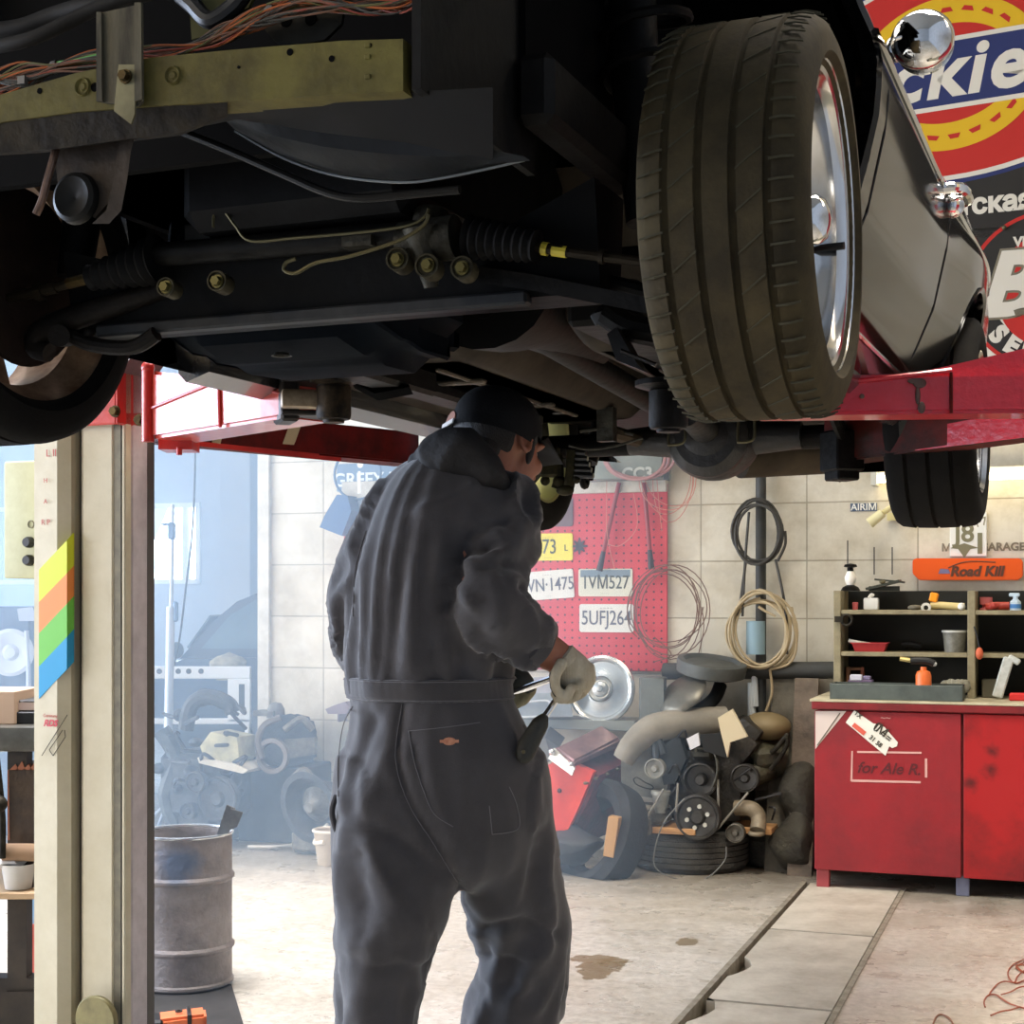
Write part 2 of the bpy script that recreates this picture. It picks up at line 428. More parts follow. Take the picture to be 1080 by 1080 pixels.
# left wall with a wide open gate (daylight), far wall with a window
room_piece('wall_left', plain, [((-9.2, -11.7, 0), (-9, -11.4, 5.2)), ((-9.2, 6.5, 0), (-9, 8, 5.2)), ((-9.2, -11.4, 4.4), (-9, 6.5, 5.2))])
YF = 6.2
wa = WF.y(212, 530, YF); wb_ = WF.y(120, 616, YF)
room_piece('wall_far', plain, [((wa.x, YF, 0), (XR, YF+.2, 5.2)), ((-9, YF, 0), (wb_.x-1.6, YF+.2, 5.2)), ((wb_.x-1.6, YF, 0), (wa.x, YF+.2, wb_.z)), ((wb_.x-1.6, YF, wa.z), (wa.x, YF+.2, 5.2))])
room_piece('ceiling', ceil_m, [((-9.2, -11.7, 5.2), (XR+.2, 8.2, 5.4))])
# pilaster in the far room, its edge blurred by haze
pl_ = WF.y(232, 600, 5.6)
struct(MB().b2((pl_.x, 5.6, 0), (pl_.x+.35, 6.2, 5.2)).build('trim_1', plain, frame=WF))
struct(MB().b2((XL-.02, -.03, 0), (XL+.06, .28, 5.2), bev=.004).build('trim_2', offwh, frame=WF))
# window frame + pane
w = MB(); xa, xb, za, zb = wb_.x-1.6, wa.x, wb_.z, wa.z
for (p_, q_) in (((xa, YF-.03, za), (xb, YF+.05, za+.05)), ((xa, YF-.03, zb-.05), (xb, YF+.05, zb)), ((xa, YF-.03, za), (xa+.05, YF+.05, zb)), ((xb-.05, YF-.03, za), (xb, YF+.05, zb)),
                 (((WF.y(196, 570, YF).x)-.03, YF-.02, za), (WF.y(196, 570, YF).x+.03, YF+.04, zb))): w.b2(p_, q_)
wn = struct(w.build('window_1', white, frame=WF))
glass = mat('clear_glass', (240, 246, 250), .02, trans=1)
MB().b2((xa+.04, YF, za+.04), (xb-.04, YF+.008, zb-.04)).build('window_pane', glass, wn, frame=WF)

# steel plates and kerb angles over the trench
kerb = mat('floor_steel_edge', (160, 152, 134), .6, .1, col2=(120, 112, 96), scale=20)
plate_m = mat('trench_plate', (200, 192, 176), .6, .0, col2=(168, 159, 142), scale=5, bump=.12)
struct(MB().b2((TX0-.0, TY0, -.06), (TX0+.022, TY1, .004)).build('trim_3', kerb, frame=WF))
struct(MB().b2((TX1-.022, TY0, -.06), (TX1, TY1, .004)).build('trim_4', kerb, frame=WF))
seams = [TY1, WF.z(801, 979, 0).y, WF.z(721, 1052, 0).y]
step = seams[1]-seams[2]
seams += [seams[2]-step, seams[2]-2*step]
labs = ['steel trench plate farthest away, grimy, running up to the red bench', 'long worn steel trench plate between the two visible cross seams',
        'nearest steel trench plate, cut by the bottom edge of the photo', 'steel trench plate in front of the nearest visible one, below the frame']
for i in range(4):
    a, b = seams[i+1]+.012, seams[i]-.012
    x0, x1 = TX0+.042, TX1-.027
    poly = [(x0, a), (x1, a), (x1, b), (x0, b)]
    if i in (1, 2):                     # rust bitten corner on the left edge
        h = a+.42*(b-a) if i == 1 else b-.12
        poly = [(x0, a), (x1, a), (x1, b), (x0, b), (x0, h+.16), (x0+.03, h+.12), (x0+.055, h+.02), (x0+.04, h-.06), (x0+.015, h-.13), (x0, h-.16)]
    ob = MB().prism(poly, .05, Matrix.Translation((0, 0, -.024))).build('trench_plate', plate_m, frame=WF)
    tag(ob, labs[i], 'floor plate', 'steel plates over the floor trench')

# ================================================================ light and air
w = bpy.data.worlds.new('World'); S.world = w; w.use_nodes = True
w.node_tree.nodes['Background'].inputs[0].default_value = lin((205, 224, 255)); w.node_tree.nodes['Background'].inputs[1].default_value = 1.3
def area(name, loc, target, sx, sy, power, col, frame=WORLD):
    l = bpy.data.lights.new(name, 'AREA'); l.shape = 'RECTANGLE'; l.size = sx; l.size_y = sy; l.energy = power; l.color = lin(col)[:3]
    ob = bpy.data.objects.new(name, l); COL.objects.link(ob); p = frame.M @ V(loc); q = frame.M @ V(target)
    ob.location = p; ob.rotation_euler = (q-p).to_track_quat('-Z', 'Y').to_euler(); return ob
LIGHTS = True
area('gate_daylight', (-8.7, -4.2, 2.3), (1.0, -5.2, 1.2), 6.5, 3.4, 1500, (206, 226, 255), WF)
area('front_left_fill', (-8.6, -9.6, 2.2), (1.1, -5.4, 1.2), 3.2, 3.0, 520, (236, 240, 255), WF)  # unseen fill added to light the mechanic's back from the left
area('far_window_daylight', (xb-1.2, YF-.2, (za+zb)/2), (xb+1.5, -2, .6), 2.4, 1.4, 150, (180, 214, 255), WF)
area('back_room_overhead', (-5.2, 2.0, 5.0), (-4.0, 1.0, 0), 2.6, 3.2, 60, (170, 206, 255), WF)  # overhead area light below a closed ceiling
area('bay_tubes_right', (3.9, -3.8, 4.9), (1.6, -1.2, 1.2), .6, 3.0, 45, (255, 232, 200), WF)
area('warm_left_fill', (-4.6, -10.4, 4.2), (-1.6, -4.2, .4), 3.2, 1.0, 125, (255, 226, 180), WF)  # warm front fill added for the lift column, no fitting there
area('bay_tubes_bench', (2.4, -1.9, 4.6), (2.0, 0, 1.2), 2.4, .3, 7, (255, 232, 186), WF)
area('floor_fill', (1.9, -3.6, 5.0), (1.7, -3.4, 0), 1.2, 3.0, 190, (255, 246, 232), WF).data.spread = R(90)  # unseen fill added to brighten the floor, kept narrow by its spread
area('bay_tubes_mid', (-1.2, -3.7, 5.0), (-1.2, -3.7, 0), 1.2, 3.0, 170, (244, 246, 255), WF).data.spread = R(90)  # second unseen fill, added to brighten the floor further left

hz = bpy.data.materials.new('haze'); hz.use_nodes = True; nt = hz.node_tree; nt.nodes.clear()
out = nt.nodes.new('ShaderNodeOutputMaterial'); vs = nt.nodes.new('ShaderNodeVolumeScatter')
vs.inputs['Color'].default_value = (.54, .75, 1, 1); vs.inputs['Density'].default_value = .092; vs.inputs['Anisotropy'].default_value = .25
nt.links.new(vs.outputs[0], out.inputs['Volume'])
h = MB().prism([(-8.9, -3.7), (.7, -3.7), (.7, -.04), (XL-.05, -.04), (XL-.05, YF-.08), (-8.9, YF-.08)], 5.13, Matrix.Translation((0, 0, 2.585))).build('haze', hz, frame=WF, smooth=0)
tag(h, 'blue-white haze hanging in the daylight at the back left', 'haze', kind='stuff')

cam = bpy.data.cameras.new('Camera'); co = bpy.data.objects.new('Camera', cam); COL.objects.link(co)
co.location = (0, 0, CH); co.rotation_euler = (R(90), 0, 0); cam.lens = F/1080*36; cam.sensor_width = 36; cam.shift_y = (HY-540)/1080
cam.clip_start = .05; cam.clip_end = 100; S.camera = co
S.view_settings.view_transform = 'Standard'; S.view_settings.look = 'None'; S.view_settings.gamma = 1; S.view_settings.use_curve_mapping = False
S.view_settings.exposure = 0
S.cycles.volume_bounces = 1; S.cycles.max_bounces = 8; S.cycles.volume_step_rate = 4
S.cycles.use_denoising = True
# ================================================================ two post lift
LF = Frame(-1.3125, 4.2, 22)             # front left corner of the visible post
grey_s = mat('post_grey_slide', (122, 114, 92), .5, .2, col2=(96, 90, 74), scale=20)
pinkgr = mat('post_greyish_side', (214, 204, 204), .55, col2=(196, 186, 186), scale=20, bump=.05)  # side made paler in place of weak light from the right
darkst = mat('dark_slot_steel', (34, 30, 24), .7)
def lx(px): return LF.y(px, 600, 0).x
xs = LF.y(132, 600, 0).x
def ly(px): return LF.x(px, 600, xs).y
lift = thing('vehicle_lift', 'cream two-post car lift column with red carriage and swing arms', 'car lift', LF.M @ V((0, 0, 0)), -22)
def lb(name, boxes, m, bev=.004, label=None):
    q = MB()
    for a, b in boxes: q.b2(a, b, bev=bev)
    return q.build(name, m, lift, LF, label=label)
x0, x1, x2, x3 = lx(40), lx(78), lx(85), lx(132)
# cover panel in front with a rolled edge
q = MB(); q.prism([(x0, .0), (x0+.012, -.03), (lx(69), -.035), (x1, -.012), (x1, .05), (x0, .05)], 3.55, Matrix.Translation((0, 0, 1.79)))
cover = q.build('cover_panel', beige, lift, LF, label='cream cover panel with a slanted rainbow stripe decal')
# rainbow decal: four slanted bands wrapped over the panel, read off the photo
def bandpts(l0, l1, r0, r1):             # left edge y range, right edge y range in the photo
    f0 = [(41, l0), (70.5, (l0*.2+r0*.8)), (77.5, r0)]; f1 = [(41, l1), (70.5, (l1*.2+r1*.8)), (77.5, r1)]
    ys = [-.0335, -.0368, -.0143]; t = [LF.y(px, py, yy) for (px, py), yy in zip(f0, ys)]; b = [LF.y(px, py, yy) for (px, py), yy in zip(f1, ys)]
    return t, b
for nm, cc, l0, l1, r0, r1 in (('yellow', (214, 222, 30), 601, 635, 562, 597), ('orange', (242, 142, 62), 635, 668, 597, 629),
                               ('green', (110, 196, 66), 668, 703, 629, 664), ('blue', (10, 152, 204), 703, 737, 664, 698)):
    t, b = bandpts(l0, l1, r0, r1); q = MB()
    t2_ = [p+V((0, .003, 0)) for p in t]; b2_ = [p+V((0, .003, 0)) for p in b]
    for i in (0, 1): q.ring_loft([[t[i], b[i], b2_[i], t2_[i]], [t[i+1], b[i+1], b2_[i+1], t2_[i+1]]])
    q.build('stripe', mat('decal_'+nm, cc, .35), cover, LF, smooth=0, label=nm+' decal stripe')
def ltext(s, px, py, hpx, m, nm, yl=-.0375, rot=0, bold=.0, shear=0):
    p = LF.y(px, py, yl); sz = hpx*4.2/1600
    T = Matrix.Translation(p) @ Matrix.Rotation(R(90), 4, 'X') @ Matrix.Rotation(R(rot), 4, 'Z')
    MB().text(s, T, sz*1.35, .001, shear, bold).build(nm, m, cover, LF, smooth=0)
redink = mat('faded_red_ink', (198, 96, 88), .6); inkk = mat('pencil_ink', (60, 54, 40), .7)
ltext('RDS', 53, 763, 7, mat('red_ink', (206, 74, 84), .5), 'lettering', bold=.001, shear=.3)
ltext('Germany', 53, 755, 3.6, redink, 'lettering')
ltext('R P', 48, 551, 6, redink, 'lettering'); ltext('A', 48, 529, 5, redink, 'lettering'); ltext('H', 48, 507, 5, redink, 'lettering'); ltext('L II', 54, 478, 8, redink, 'lettering')
q = MB()                                 # little diagonal pencil drawing
for a, b in (((44, 797), (71, 754)), ((52, 791), (56, 797)), ((56, 797), (69, 777)), ((69, 777), (68, 770)), ((52, 791), (66, 770))):
    q.tube([LF.y(a[0], a[1], -.0372), LF.y(b[0], b[1], -.0372)], .0011, 5, smooth=False)
q.build('scribble', inkk, cover, LF)
lb('column_web', [((x1, .06, 0), (x3-.022, ly(160), 3.6)), ((x1+.002, .02, 0), (x2, .06, 3.6))], darkst)
lb('front_flange', [((x2, 0, 0.0), (lx(119), .012, 3.6)), ((x2, 0, 0), (x2+.012, .07, 3.6))], beige)
lb('slide_strip', [((lx(118), .004, 0), (lx(127.5), .02, 3.6))], grey_s)
lb('front_flange', [((lx(128), 0, 0), (x3, .03, 3.6))], beige)
lb('slide_strip', [((xs-.03, ly(133), 0), (xs-.012, ly(141), 3.6))], darkst)
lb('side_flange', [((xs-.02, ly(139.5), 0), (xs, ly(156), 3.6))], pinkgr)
lb('side_flange', [((xs-.02, ly(156), 0), (xs-.004, ly(165), 3.6))], mat('post_dark_steel', (92, 88, 82), .6))  # darker rear strip of the side flange
lb('base_plate', [((-.1, -.28, 0), (.62, .45, .018))], mat('dark_base_plate', (62, 58, 50), .8, col2=(46, 43, 38), scale=9, bump=.2))
# round plate standing at the foot
pc = LF.y(101, 1076, -.05)
q = MB(); T = Matrix.Translation(pc) @ Matrix.Rotation(R(90), 4, 'X'); q.lathe([(0, -.012), (.064, -.012), (.066, 0), (.062, .006), (0, .006)], T, 40)
q.build('foot_disc', mat('disc_olive', (150, 140, 92), .5, .2, col2=(120, 110, 74), scale=12), lift, LF)
# switch box on the left of the column
c0 = LF.y(5, 487, .02); c1 = LF.y(41, 610, .02)
q = MB(); q.b2((c0.x, .015, c1.z), (c1.x+.02, .16, c0.z), bev=.008, seg=3)
cb = q.build('control_box', mat('control_box_cream', (204, 202, 160), .5, col2=(188, 184, 140), scale=10), lift, LF)
for py in (572, 591):
    p = LF.y(32, py, .015); q = MB(); T = Matrix.Translation(p) @ Matrix.Rotation(R(90), 4, 'X')
    q.lathe([(.0, .02), (.012, .02), (.0155, .012), (.0155, 0)], T, 24); q.build('push_button', black, cb, LF)
p = LF.y(33, 553, .014); MB().lathe([(.009, 0), (.011, 0), (.011, .003), (.009, .003)], Matrix.Translation(p) @ Matrix.Rotation(R(90), 4, 'X'), 20, closed=True).build('key_ring', zinc, cb, LF)

# carriage plate
za_, zb2 = LF.y(100, 449, -.02).z, LF.y(100, 340, -.02).z
q = MB(); q.b2((lx(60), -.03, za_), (xs-.008, -.018, zb2+.1), bev=.004)
q.b2((xs-.012, -.03, za_), (xs, .16, zb2+.1), bev=.004)
car_ = q.build('carriage', redp, lift, LF)
q = MB()
for px, py in ((122, 434), (148, 443)):
    q.hexb(Matrix.Translation(LF.y(px, py, -.031)) @ Matrix.Rotation(R(90), 4, 'X'), .012, .016)
q.build('bolt', brass, car_, LF, split=True)
q = MB(); q.b2((xs-.05, -.03, zb2-.04), (xs+.062, -.018, zb2+.03)); q.slab([(xs, -.02, zb2-.14), (xs+.09, -.02, zb2-.04), (xs+.09, -.02, zb2+.04), (xs, -.02, zb2+.04)], (0, .15, 0))
q.build('stop_bracket', mat('greyish_purple_bracket', (112, 92, 96), .6, col2=(90, 78, 80), scale=16), car_, LF)

# ---- swing arms: boxes running between two sight lines at given depths
def arm_beam(name, A, B, wid, m, parent, yt, yb, bev=.006, label=None):
    """A,B = (px, ytop, ybot, depth) ends of the near face; wid = horizontal width away from camera"""
    a0, a1 = P(A[0], A[1], A[3]), P(A[0], A[2], A[3]); b0, b1 = P(B[0], B[1], B[3]), P(B[0], B[2], B[3])
    d = (b1-a1); d.z = 0; d.normalize(); n = V((-d.y, d.x, 0)); n = n if n.y > 0 else -n; n *= wid
    q = MB(); q.ring_loft([[a0, a1, a1+n, a0+n], [b0, b1, b1+n, b0+n]])
    es = [e for e in q.bm.edges]; bmesh.ops.bevel(q.bm, geom=es, offset=bev, segments=2, affect='EDGES')
    return q.build(name, m, parent, label=label), (a0, a1, b0, b1, n)
def weld(parent, pts, r, m, name='weld_rib'):
    MB().tube(pts, r, 6, smooth=False).build(name, m, parent)
def pad(parent, px, ytop, ybot, d, r, m, plate_r=.05):
    t, b = P(px, ytop, d), P(px, ybot, d); q = MB()
    h = t.z-b.z; T = Matrix.Translation(b)
    q.lathe([(0, 0), (r*.6, 0), (r*.62, .006), (r*.9, .008), (r, .016), (r, h*.8), (r*.93, h*.82), (plate_r*.7, h*.84), (plate_r, h*.9), (plate_r, h), (0, h)], T, 36)
    return q.build('lift_pad', m, parent)
rusty = mat('worn_pad_metal', (112, 92, 66), .5, .4, col2=(44, 38, 32), scale=24, bump=.3, mix=.45)
brightred = mat('lift_arm_red_clear', (206, 84, 70), .3, col2=(196, 66, 50), scale=12, bump=.08, coat=.5)
arm, e = arm_beam('swing_arm', (158, 391, 463, 4.0), (301, 405, 440, 3.62), .15, brightred, lift, 0, 0, bev=.009)
a0, a1, b0, b1, n = e; nn = -n.normalized()*.003
L_ = lambda t, v: (a0.lerp(b0, t)).lerp(a1.lerp(b1, t), v)+nn
weld(arm, [L_(.02, .55), L_(.54, .06)], .004, redp); weld(arm, [L_(.54, .0), L_(.55, 1)], .005, redp); weld(arm, [L_(.0, 0), L_(.0, 1)], .008, redp)
weld(arm, [L_(.54, .06), L_(1, .3)], .003, redp)
q = MB(); q.cyl(P(156, 388, 4.0), P(156, 466, 4.0), .016); q.sph(P(156, 388, 4.0), .018); q.cyl(P(189, 480, 4.05), P(189, 472, 4.05), .008).box(P(189, 470, 4.1), (.09, .1, .03))
q.build('pivot_pin', redp, lift)
q = MB()                                 # gusset sheet rising behind the inner section
q.slab([P(235, 405, 3.9), P(300, 398, 3.7), P(303, 404, 3.7), P(303, 425, 3.7), P(235, 425, 3.9)], (.02, .05, 0)); q.build('inner_sleeve', brightred, lift)
q = MB()                                 # black yoke, link and pad at the end
q.box(P(302, 420, 3.66), (.045, .1, .12), zrot(20), bev=.006); q.box(P(318, 403, 3.66), (.10, .12, .012), zrot(10), bev=.003); q.box(P(318, 438, 3.66), (.10, .12, .012), zrot(10), bev=.003)
q.build('yoke', mat('yoke_black', (44, 36, 28), .5, .3, col2=(28, 24, 20), scale=20), lift)
q = MB(); q.box(P(318, 421, 3.56), (.095, .05, .042), zrot(12), bev=.008, seg=2); q.build('pad_link', mat('dusty_steel', (170, 150, 122), .5, .5, col2=(120, 100, 76), scale=20), lift)
pad(lift, 352, 399, 446, 3.56, .041, rusty, .055)
MB().cyl(P(336, 401, 3.56), P(336, 392, 3.56), .02).build('rubber_stop', mat('pinkish_rubber', (170, 120, 100), .7), lift)
# far swing arm, dark red with two beige bands
fa, e2 = arm_beam('swing_arm', (186, 430, 466, 4.2), (443, 456, 490, 4.9), .12, darkred, lift, 0, 0)
MB().ring_loft([[P(186, 463, 4.195), P(186, 468, 4.195), P(186, 468, 4.33), P(186, 463, 4.33)], [P(360, 481, 4.66), P(360, 487, 4.66), P(360, 487, 4.8), P(360, 481, 4.8)]]).build('arm_lip', redp, fa)
for xa_, xb_, sl in ((226, 235, 3), (301, 313, 6)):
    A_0, B_0 = P(186, 466, 4.2), P(443, 490, 4.9)
    def dep(x):
        k = (x-540)/F; dx, dy = B_0.x-A_0.x, B_0.y-A_0.y; t = (A_0.x-k*A_0.y)/(k*dy-dx); return A_0.y+t*dy-.008
    da, db = dep(xa_), dep(xb_)
    ya, yb = [432+(x-186)/257*26 for x in (xa_, xb_)]; yc, yd = [466+(x-186)/257*24 for x in (xa_, xb_)]
    MB().slab([P(xa_+sl, ya-1, da), P(xb_+sl, yb-1, db), P(xb_-sl, yd, db), P(xa_-sl, yc, da)], (0, .005, 0)).build('tape_band', mat('beige_tape', (176, 156, 120), .6), fa, smooth=0)

# ---- right hand column (outside the frame) with the two arms that reach in
p_ = CF.M @ V((1.62, 1.2, 0)); RF = Frame(p_.x, p_.y, 22)
lift2 = thing('vehicle_lift', 'crimson lift arms reaching in from the right edge, on their own column', 'car lift', p_, -22)
MB().b2((-.15, -.12, 0), (.15, -.1, 3.6)).b2((-.15, .1, 0), (.15, .12, 3.6)).b2((.13, -.12, 0), (.15, .12, 3.6)).build('column', beige, lift2, RF)
MB().b2((-.35, -.3, 0), (.3, .3, .018)).build('base_plate', MATS['dark_base_plate'], lift2, RF)
MB().b2((-.2, -.16, 1.75), (.12, .16, 2.4), bev=.01).build('carriage', crimson, lift2, RF)
arm, e = arm_beam('swing_arm', (800, 397, 438, 3.6), (1110, 391, 435, 3.52), .13, crimson, lift2, 0, 0, bev=.009)
a0, a1, b0, b1, n = e; nn = -n.normalized()*.003
L_ = lambda t, v: (a0.lerp(b0, t)).lerp(a1.lerp(b1, t), v)+nn
weld(arm, [L_(.66, 0), L_(.66, 1)], .004, darkred); weld(arm, [L_(.27, .22), L_(.66, -.05)], .006, crimson)
q = MB(); q.slab([P(968, 393, 3.58), P(1110, 361, 3.54), P(1110, 395, 3.54)], (.01, .06, 0)); q.build('gusset', crimson, lift2)
q = MB(); q.sph(P(970, 404, 3.553), (.016, .003, .012)).sph(P(966, 402, 3.553), (.02, .003, .007)).sph(P(968, 417, 3.553), (.006, .003, .022)).sph(P(972, 430, 3.553), (.009, .003, .014)); q.sph(P(909, 418, 3.563), (.006, .004, .006))
q.build('grease_spot', mat('grease_on_arm', (70, 50, 44), .5), arm, split=True)
fa, e2 = arm_beam('swing_arm', (868, 441, 489, 4.55), (1110, 400, 457, 3.95), .12, rustred, lift2, 0, 0)
MB().ring_loft([[P(960, 455, 4.31), P(960, 476, 4.31), P(960, 476, 4.45), P(960, 455, 4.45)], [P(1110, 425, 3.93), P(1110, 458, 3.93), P(1110, 458, 4.1), P(1110, 425, 4.1)]]).build('outer_sleeve', crimson, fa)
q = MB(); q.box(P(888, 476, 4.5), (.095, .1, .12), zrot(20), bev=.005); q.box(P(888, 500, 4.5), (.075, .08, .04), zrot(20), bev=.005); q.build('lift_pad', darkmet, lift2)
pad(lift2, 705, 402, 456, 3.4, .044, darkmet, .075)
MB().tube([P(705, 425, 3.46), P(770, 428, 3.6), P(812, 424, 3.63)], .025, 6).build('pad_link', darkmet, lift2)
# ================================================================ the raised car
car = thing('car', 'black car stripped of its front bumper, raised on the lift', 'car', CF.M @ V((0, 0, 1.66)), -22)
cy, cx_, cz = CF.y, CF.x, CF.z
SPLIT = {'bolt', 'mount_bolt', 'mount_sleeve', 'floor_plug', 'punched_hole', 'spot_boss', 'round_hole', 'brake_line', 'door_seam', 'side_moulding', 'lug_nut', 'tape_wrap', 'pressed_rib', 'rubber_hose', 'flex_hose', 'fluid_pipe', 'bay_panels', 'strut_spring', 'u_bolt', 'frame_rail', 'lower_arm', 'lip_tab', 'spoke'}
def cp(q, name, m, parent=None, label=None, smooth=35): return q.build(name, m, parent or car, CF, smooth=smooth, label=label, split=name in SPLIT)
def poly_plate(name, pts, yl, th, m, parent=None, label=None, yl2=None, bev=0):
    """flat sheet in the car's cross plane at y=yl, outline from the photo"""
    q = MB(); q.slab([cy(x, y, yl) for x, y in pts], (0, th, 0))
    if bev: bmesh.ops.bevel(q.bm, geom=q.bm.edges[:], offset=bev, segments=2, affect='EDGES')
    return cp(q, name, m, parent, label)

# ---- wheels
def tyre(name, c, r, w, rr, m, parent, deg=0, grooves=(-.3, -.1, .1, .3), sipes=True, sc=1):
    T = Matrix.Translation(c) @ Matrix.Rotation(R(-deg), 4, 'Z') @ Matrix.Rotation(R(90), 4, 'Y') @ Matrix.Diagonal((sc, sc, 1, 1))   # lathe axis = car x, outside +z
    h = w/2; prof = [(rr, -h*.86), (rr+.012, -h*.93), (r-.062, -h*1.02), (r-.035, -h*1.0), (r-.016, -h*.93), (r-.006, -h*.82)]
    xs_ = sorted(grooves)
    for g in xs_:
        gx = g*w; prof += [(r-.0005*abs(g)*10, gx-.006), (r-.009, gx-.0045), (r-.009, gx+.0045), (r-.0005*abs(g)*10, gx+.006)]
    prof += [(r-.006, h*.82), (r-.016, h*.93), (r-.035, h*1.0), (r-.062, h*1.02), (rr+.012, h*.93), (rr, h*.86)]
    q = MB(); q.lathe(prof, T, 96)
    if sipes:                            # cut the tread pattern: thin dark ridges for sipes
        q.mi = 1; N = 66
        for k in range(N):
            a0 = 2*math.pi*k/N
            def pt(a, z, rad): return T @ V((rad*math.cos(a), rad*math.sin(a), z))
            segs = [(-.31*w, -.46*w, .0, .025), (.31*w, .45*w, .0, -.006)]
            if k % 2: segs += [(-.12*w, -.27*w, .0, .09), (.12*w, .27*w, .03, -.06)]
            for za, zb, da, db in segs:
                pts = []
                for t in (0, .5, 1):
                    z = za+(zb-za)*t; a = a0+da+(db-da)*t
                    rad = r-.0002-(.0055 if abs(z) > .4*w else .0012*0)*max(0, (abs(z)/w-.4)/.06)
                    pts.append((a, z, rad))
                for (aA, zA, rA), (aB, zB, rB) in zip(pts, pts[1:]):
                    hw = .0034/ r * .5
                    q.ring_loft([[pt(aA-hw, zA, rA-.002), pt(aA+hw, zA, rA-.002), pt(aA+hw, zA, rA+.0006), pt(aA-hw, zA, rA+.0006)],
                                 [pt(aB-hw, zB, rB-.002), pt(aB+hw, zB, rB-.002), pt(aB+hw, zB, rB+.0006), pt(aB-hw, zB, rB+.0006)]])
    return cp(q, name, [m, tyre_sipe], parent), T
tyre_sipe = mat('tread_sipe_dust', (104, 98, 78), .9)
# front right: dusty tread towards us, polished dish rim
cR = V((.755, 0, 1.968)); tw, T = tyre('front_wheel', cR, .314, .236, .232, tyre_m, car, deg=-1.0, sc=.945)
q = MB()
h = .118
q.lathe([(.236, -h*.86), (.222, -h*.8), (.21, -h*.3), (.205, .01), (.198, .012), (.19, .02), (.2, .04), (.213, .06), (.214, .085), (.222, .092), (.226, .1), (.238, .104), (.243, .11), (.243, .1), (.236, .09)], T, 72)
cp(q, 'rim', rimal, tw)
q = MB(); q.lathe([(.2, .006), (.19, .022), (.15, .02), (.13, .01), (.075, .018), (.07, .03), (0, .03)], T, 60)
for k in range(5):
    a = 2*math.pi*k/5; q.box(T @ V((.125*math.cos(a), .125*math.sin(a), .02)), (.05, .075, .02), (CF.M.to_3x3() if 0 else Matrix.Identity(3)).to_4x4(), bev=.008)
cp(q, 'wheel_disc', mat('wheel_disc_reddish', (150, 112, 96), .25, .8), tw)
q = MB()
for k in range(5):
    a = 2*math.pi*k/5+.3; c = T @ V((.057*math.cos(a), .057*math.sin(a), .03)); q.cyl(c, c+(T.to_3x3() @ V((0, 0, .022))), .011, seg=6)
cp(q, 'lug_nut', chrome, tw)
q = MB(); q.lathe([(.045, .0), (.045, .045), (.04, .07), (.03, .082), (.012, .088), (0, .089)], T @ Matrix.Translation((0, 0, .02)), 36); cp(q, 'centre_cap', chrome, tw)
q = MB(); vz = T @ V((-.03, .196, .07)); q.tube([T @ V((.0, .215, .035)), T @ V((.0, .2, .07)), T @ V((-.0, .196, .1))], .0065, 8); cp(q, 'valve_stem', black, tw)
# front left, seen from inside
cL = V((-.71, 0, 2.0)); tw, T = tyre('front_wheel', cL, .314, .236, .232, tyre_dk, car, sipes=False)
q = MB(); q.lathe([(.236, .1), (.243, .108), (.236, .104), (.228, .09), (.22, .06), (.2, .04), (.205, -.02), (.215, -.08), (.236, -.1)], T, 72); cp(q, 'rim', rimdull, tw)
q = MB()
for k in range(8):
    a = 2*math.pi*(k+.35)/8; q.ring_loft([[T @ V((rad*math.cos(a+da), rad*math.sin(a+da), z)) for da, z in ((-w_, -.02), (w_, -.02), (w_, -.06), (-w_, -.06))] for rad, w_ in ((.06, .3), (.12, .12), (.215, .1))])
cp(q, 'spoke', rimdull, tw)
q = MB(); q.lathe([(0, .06), (.135, .06), (.14, .05), (.14, .02), (.08, .0), (0, .0)], T, 40); cp(q, 'brake_disc', brownd, tw)
q = MB(); q.lathe([(0, .09), (.05, .1), (.12, .085), (.165, .075), (.168, .068), (.12, .07), (0, .07)], T, 40)
cp(q, 'backing_plate', brownd, tw)
# rear wheels
cRR = V((.75, 2.45, 1.925)); tw, T = tyre('rear_wheel', cRR, .315, .255, .2, tyre_dk, car, sipes=False, grooves=(-.25, 0, .25))
q = MB(); q.lathe([(.2, -.11), (.19, 0), (.19, .06), (.205, .1), (.212, .125), (.205, .115), (.198, .105)], T, 60).lathe([(.19, .03), (.05, .05), (0, .06)], T, 40); cp(q, 'rim', rimal, tw)
cRL = V((-.62, 2.45, 1.935)); tw, T = tyre('rear_wheel', cRL, .315, .235, .215, tyre_dk, car, sipes=False, grooves=(-.25, 0, .25))
q = MB(); q.lathe([(.222, .1), (.228, .108), (.21, .1), (.2, .05), (.2, -.11)], T, 60); cp(q, 'rim', mat('rim_cream_edge', (208, 200, 130), .35, .5), tw)
q = MB(); q.lathe([(0, .06), (.14, .06), (.16, .04), (.15, .0), (0, .0)], T, 40); cp(q, 'brake_drum', darkmet, tw)

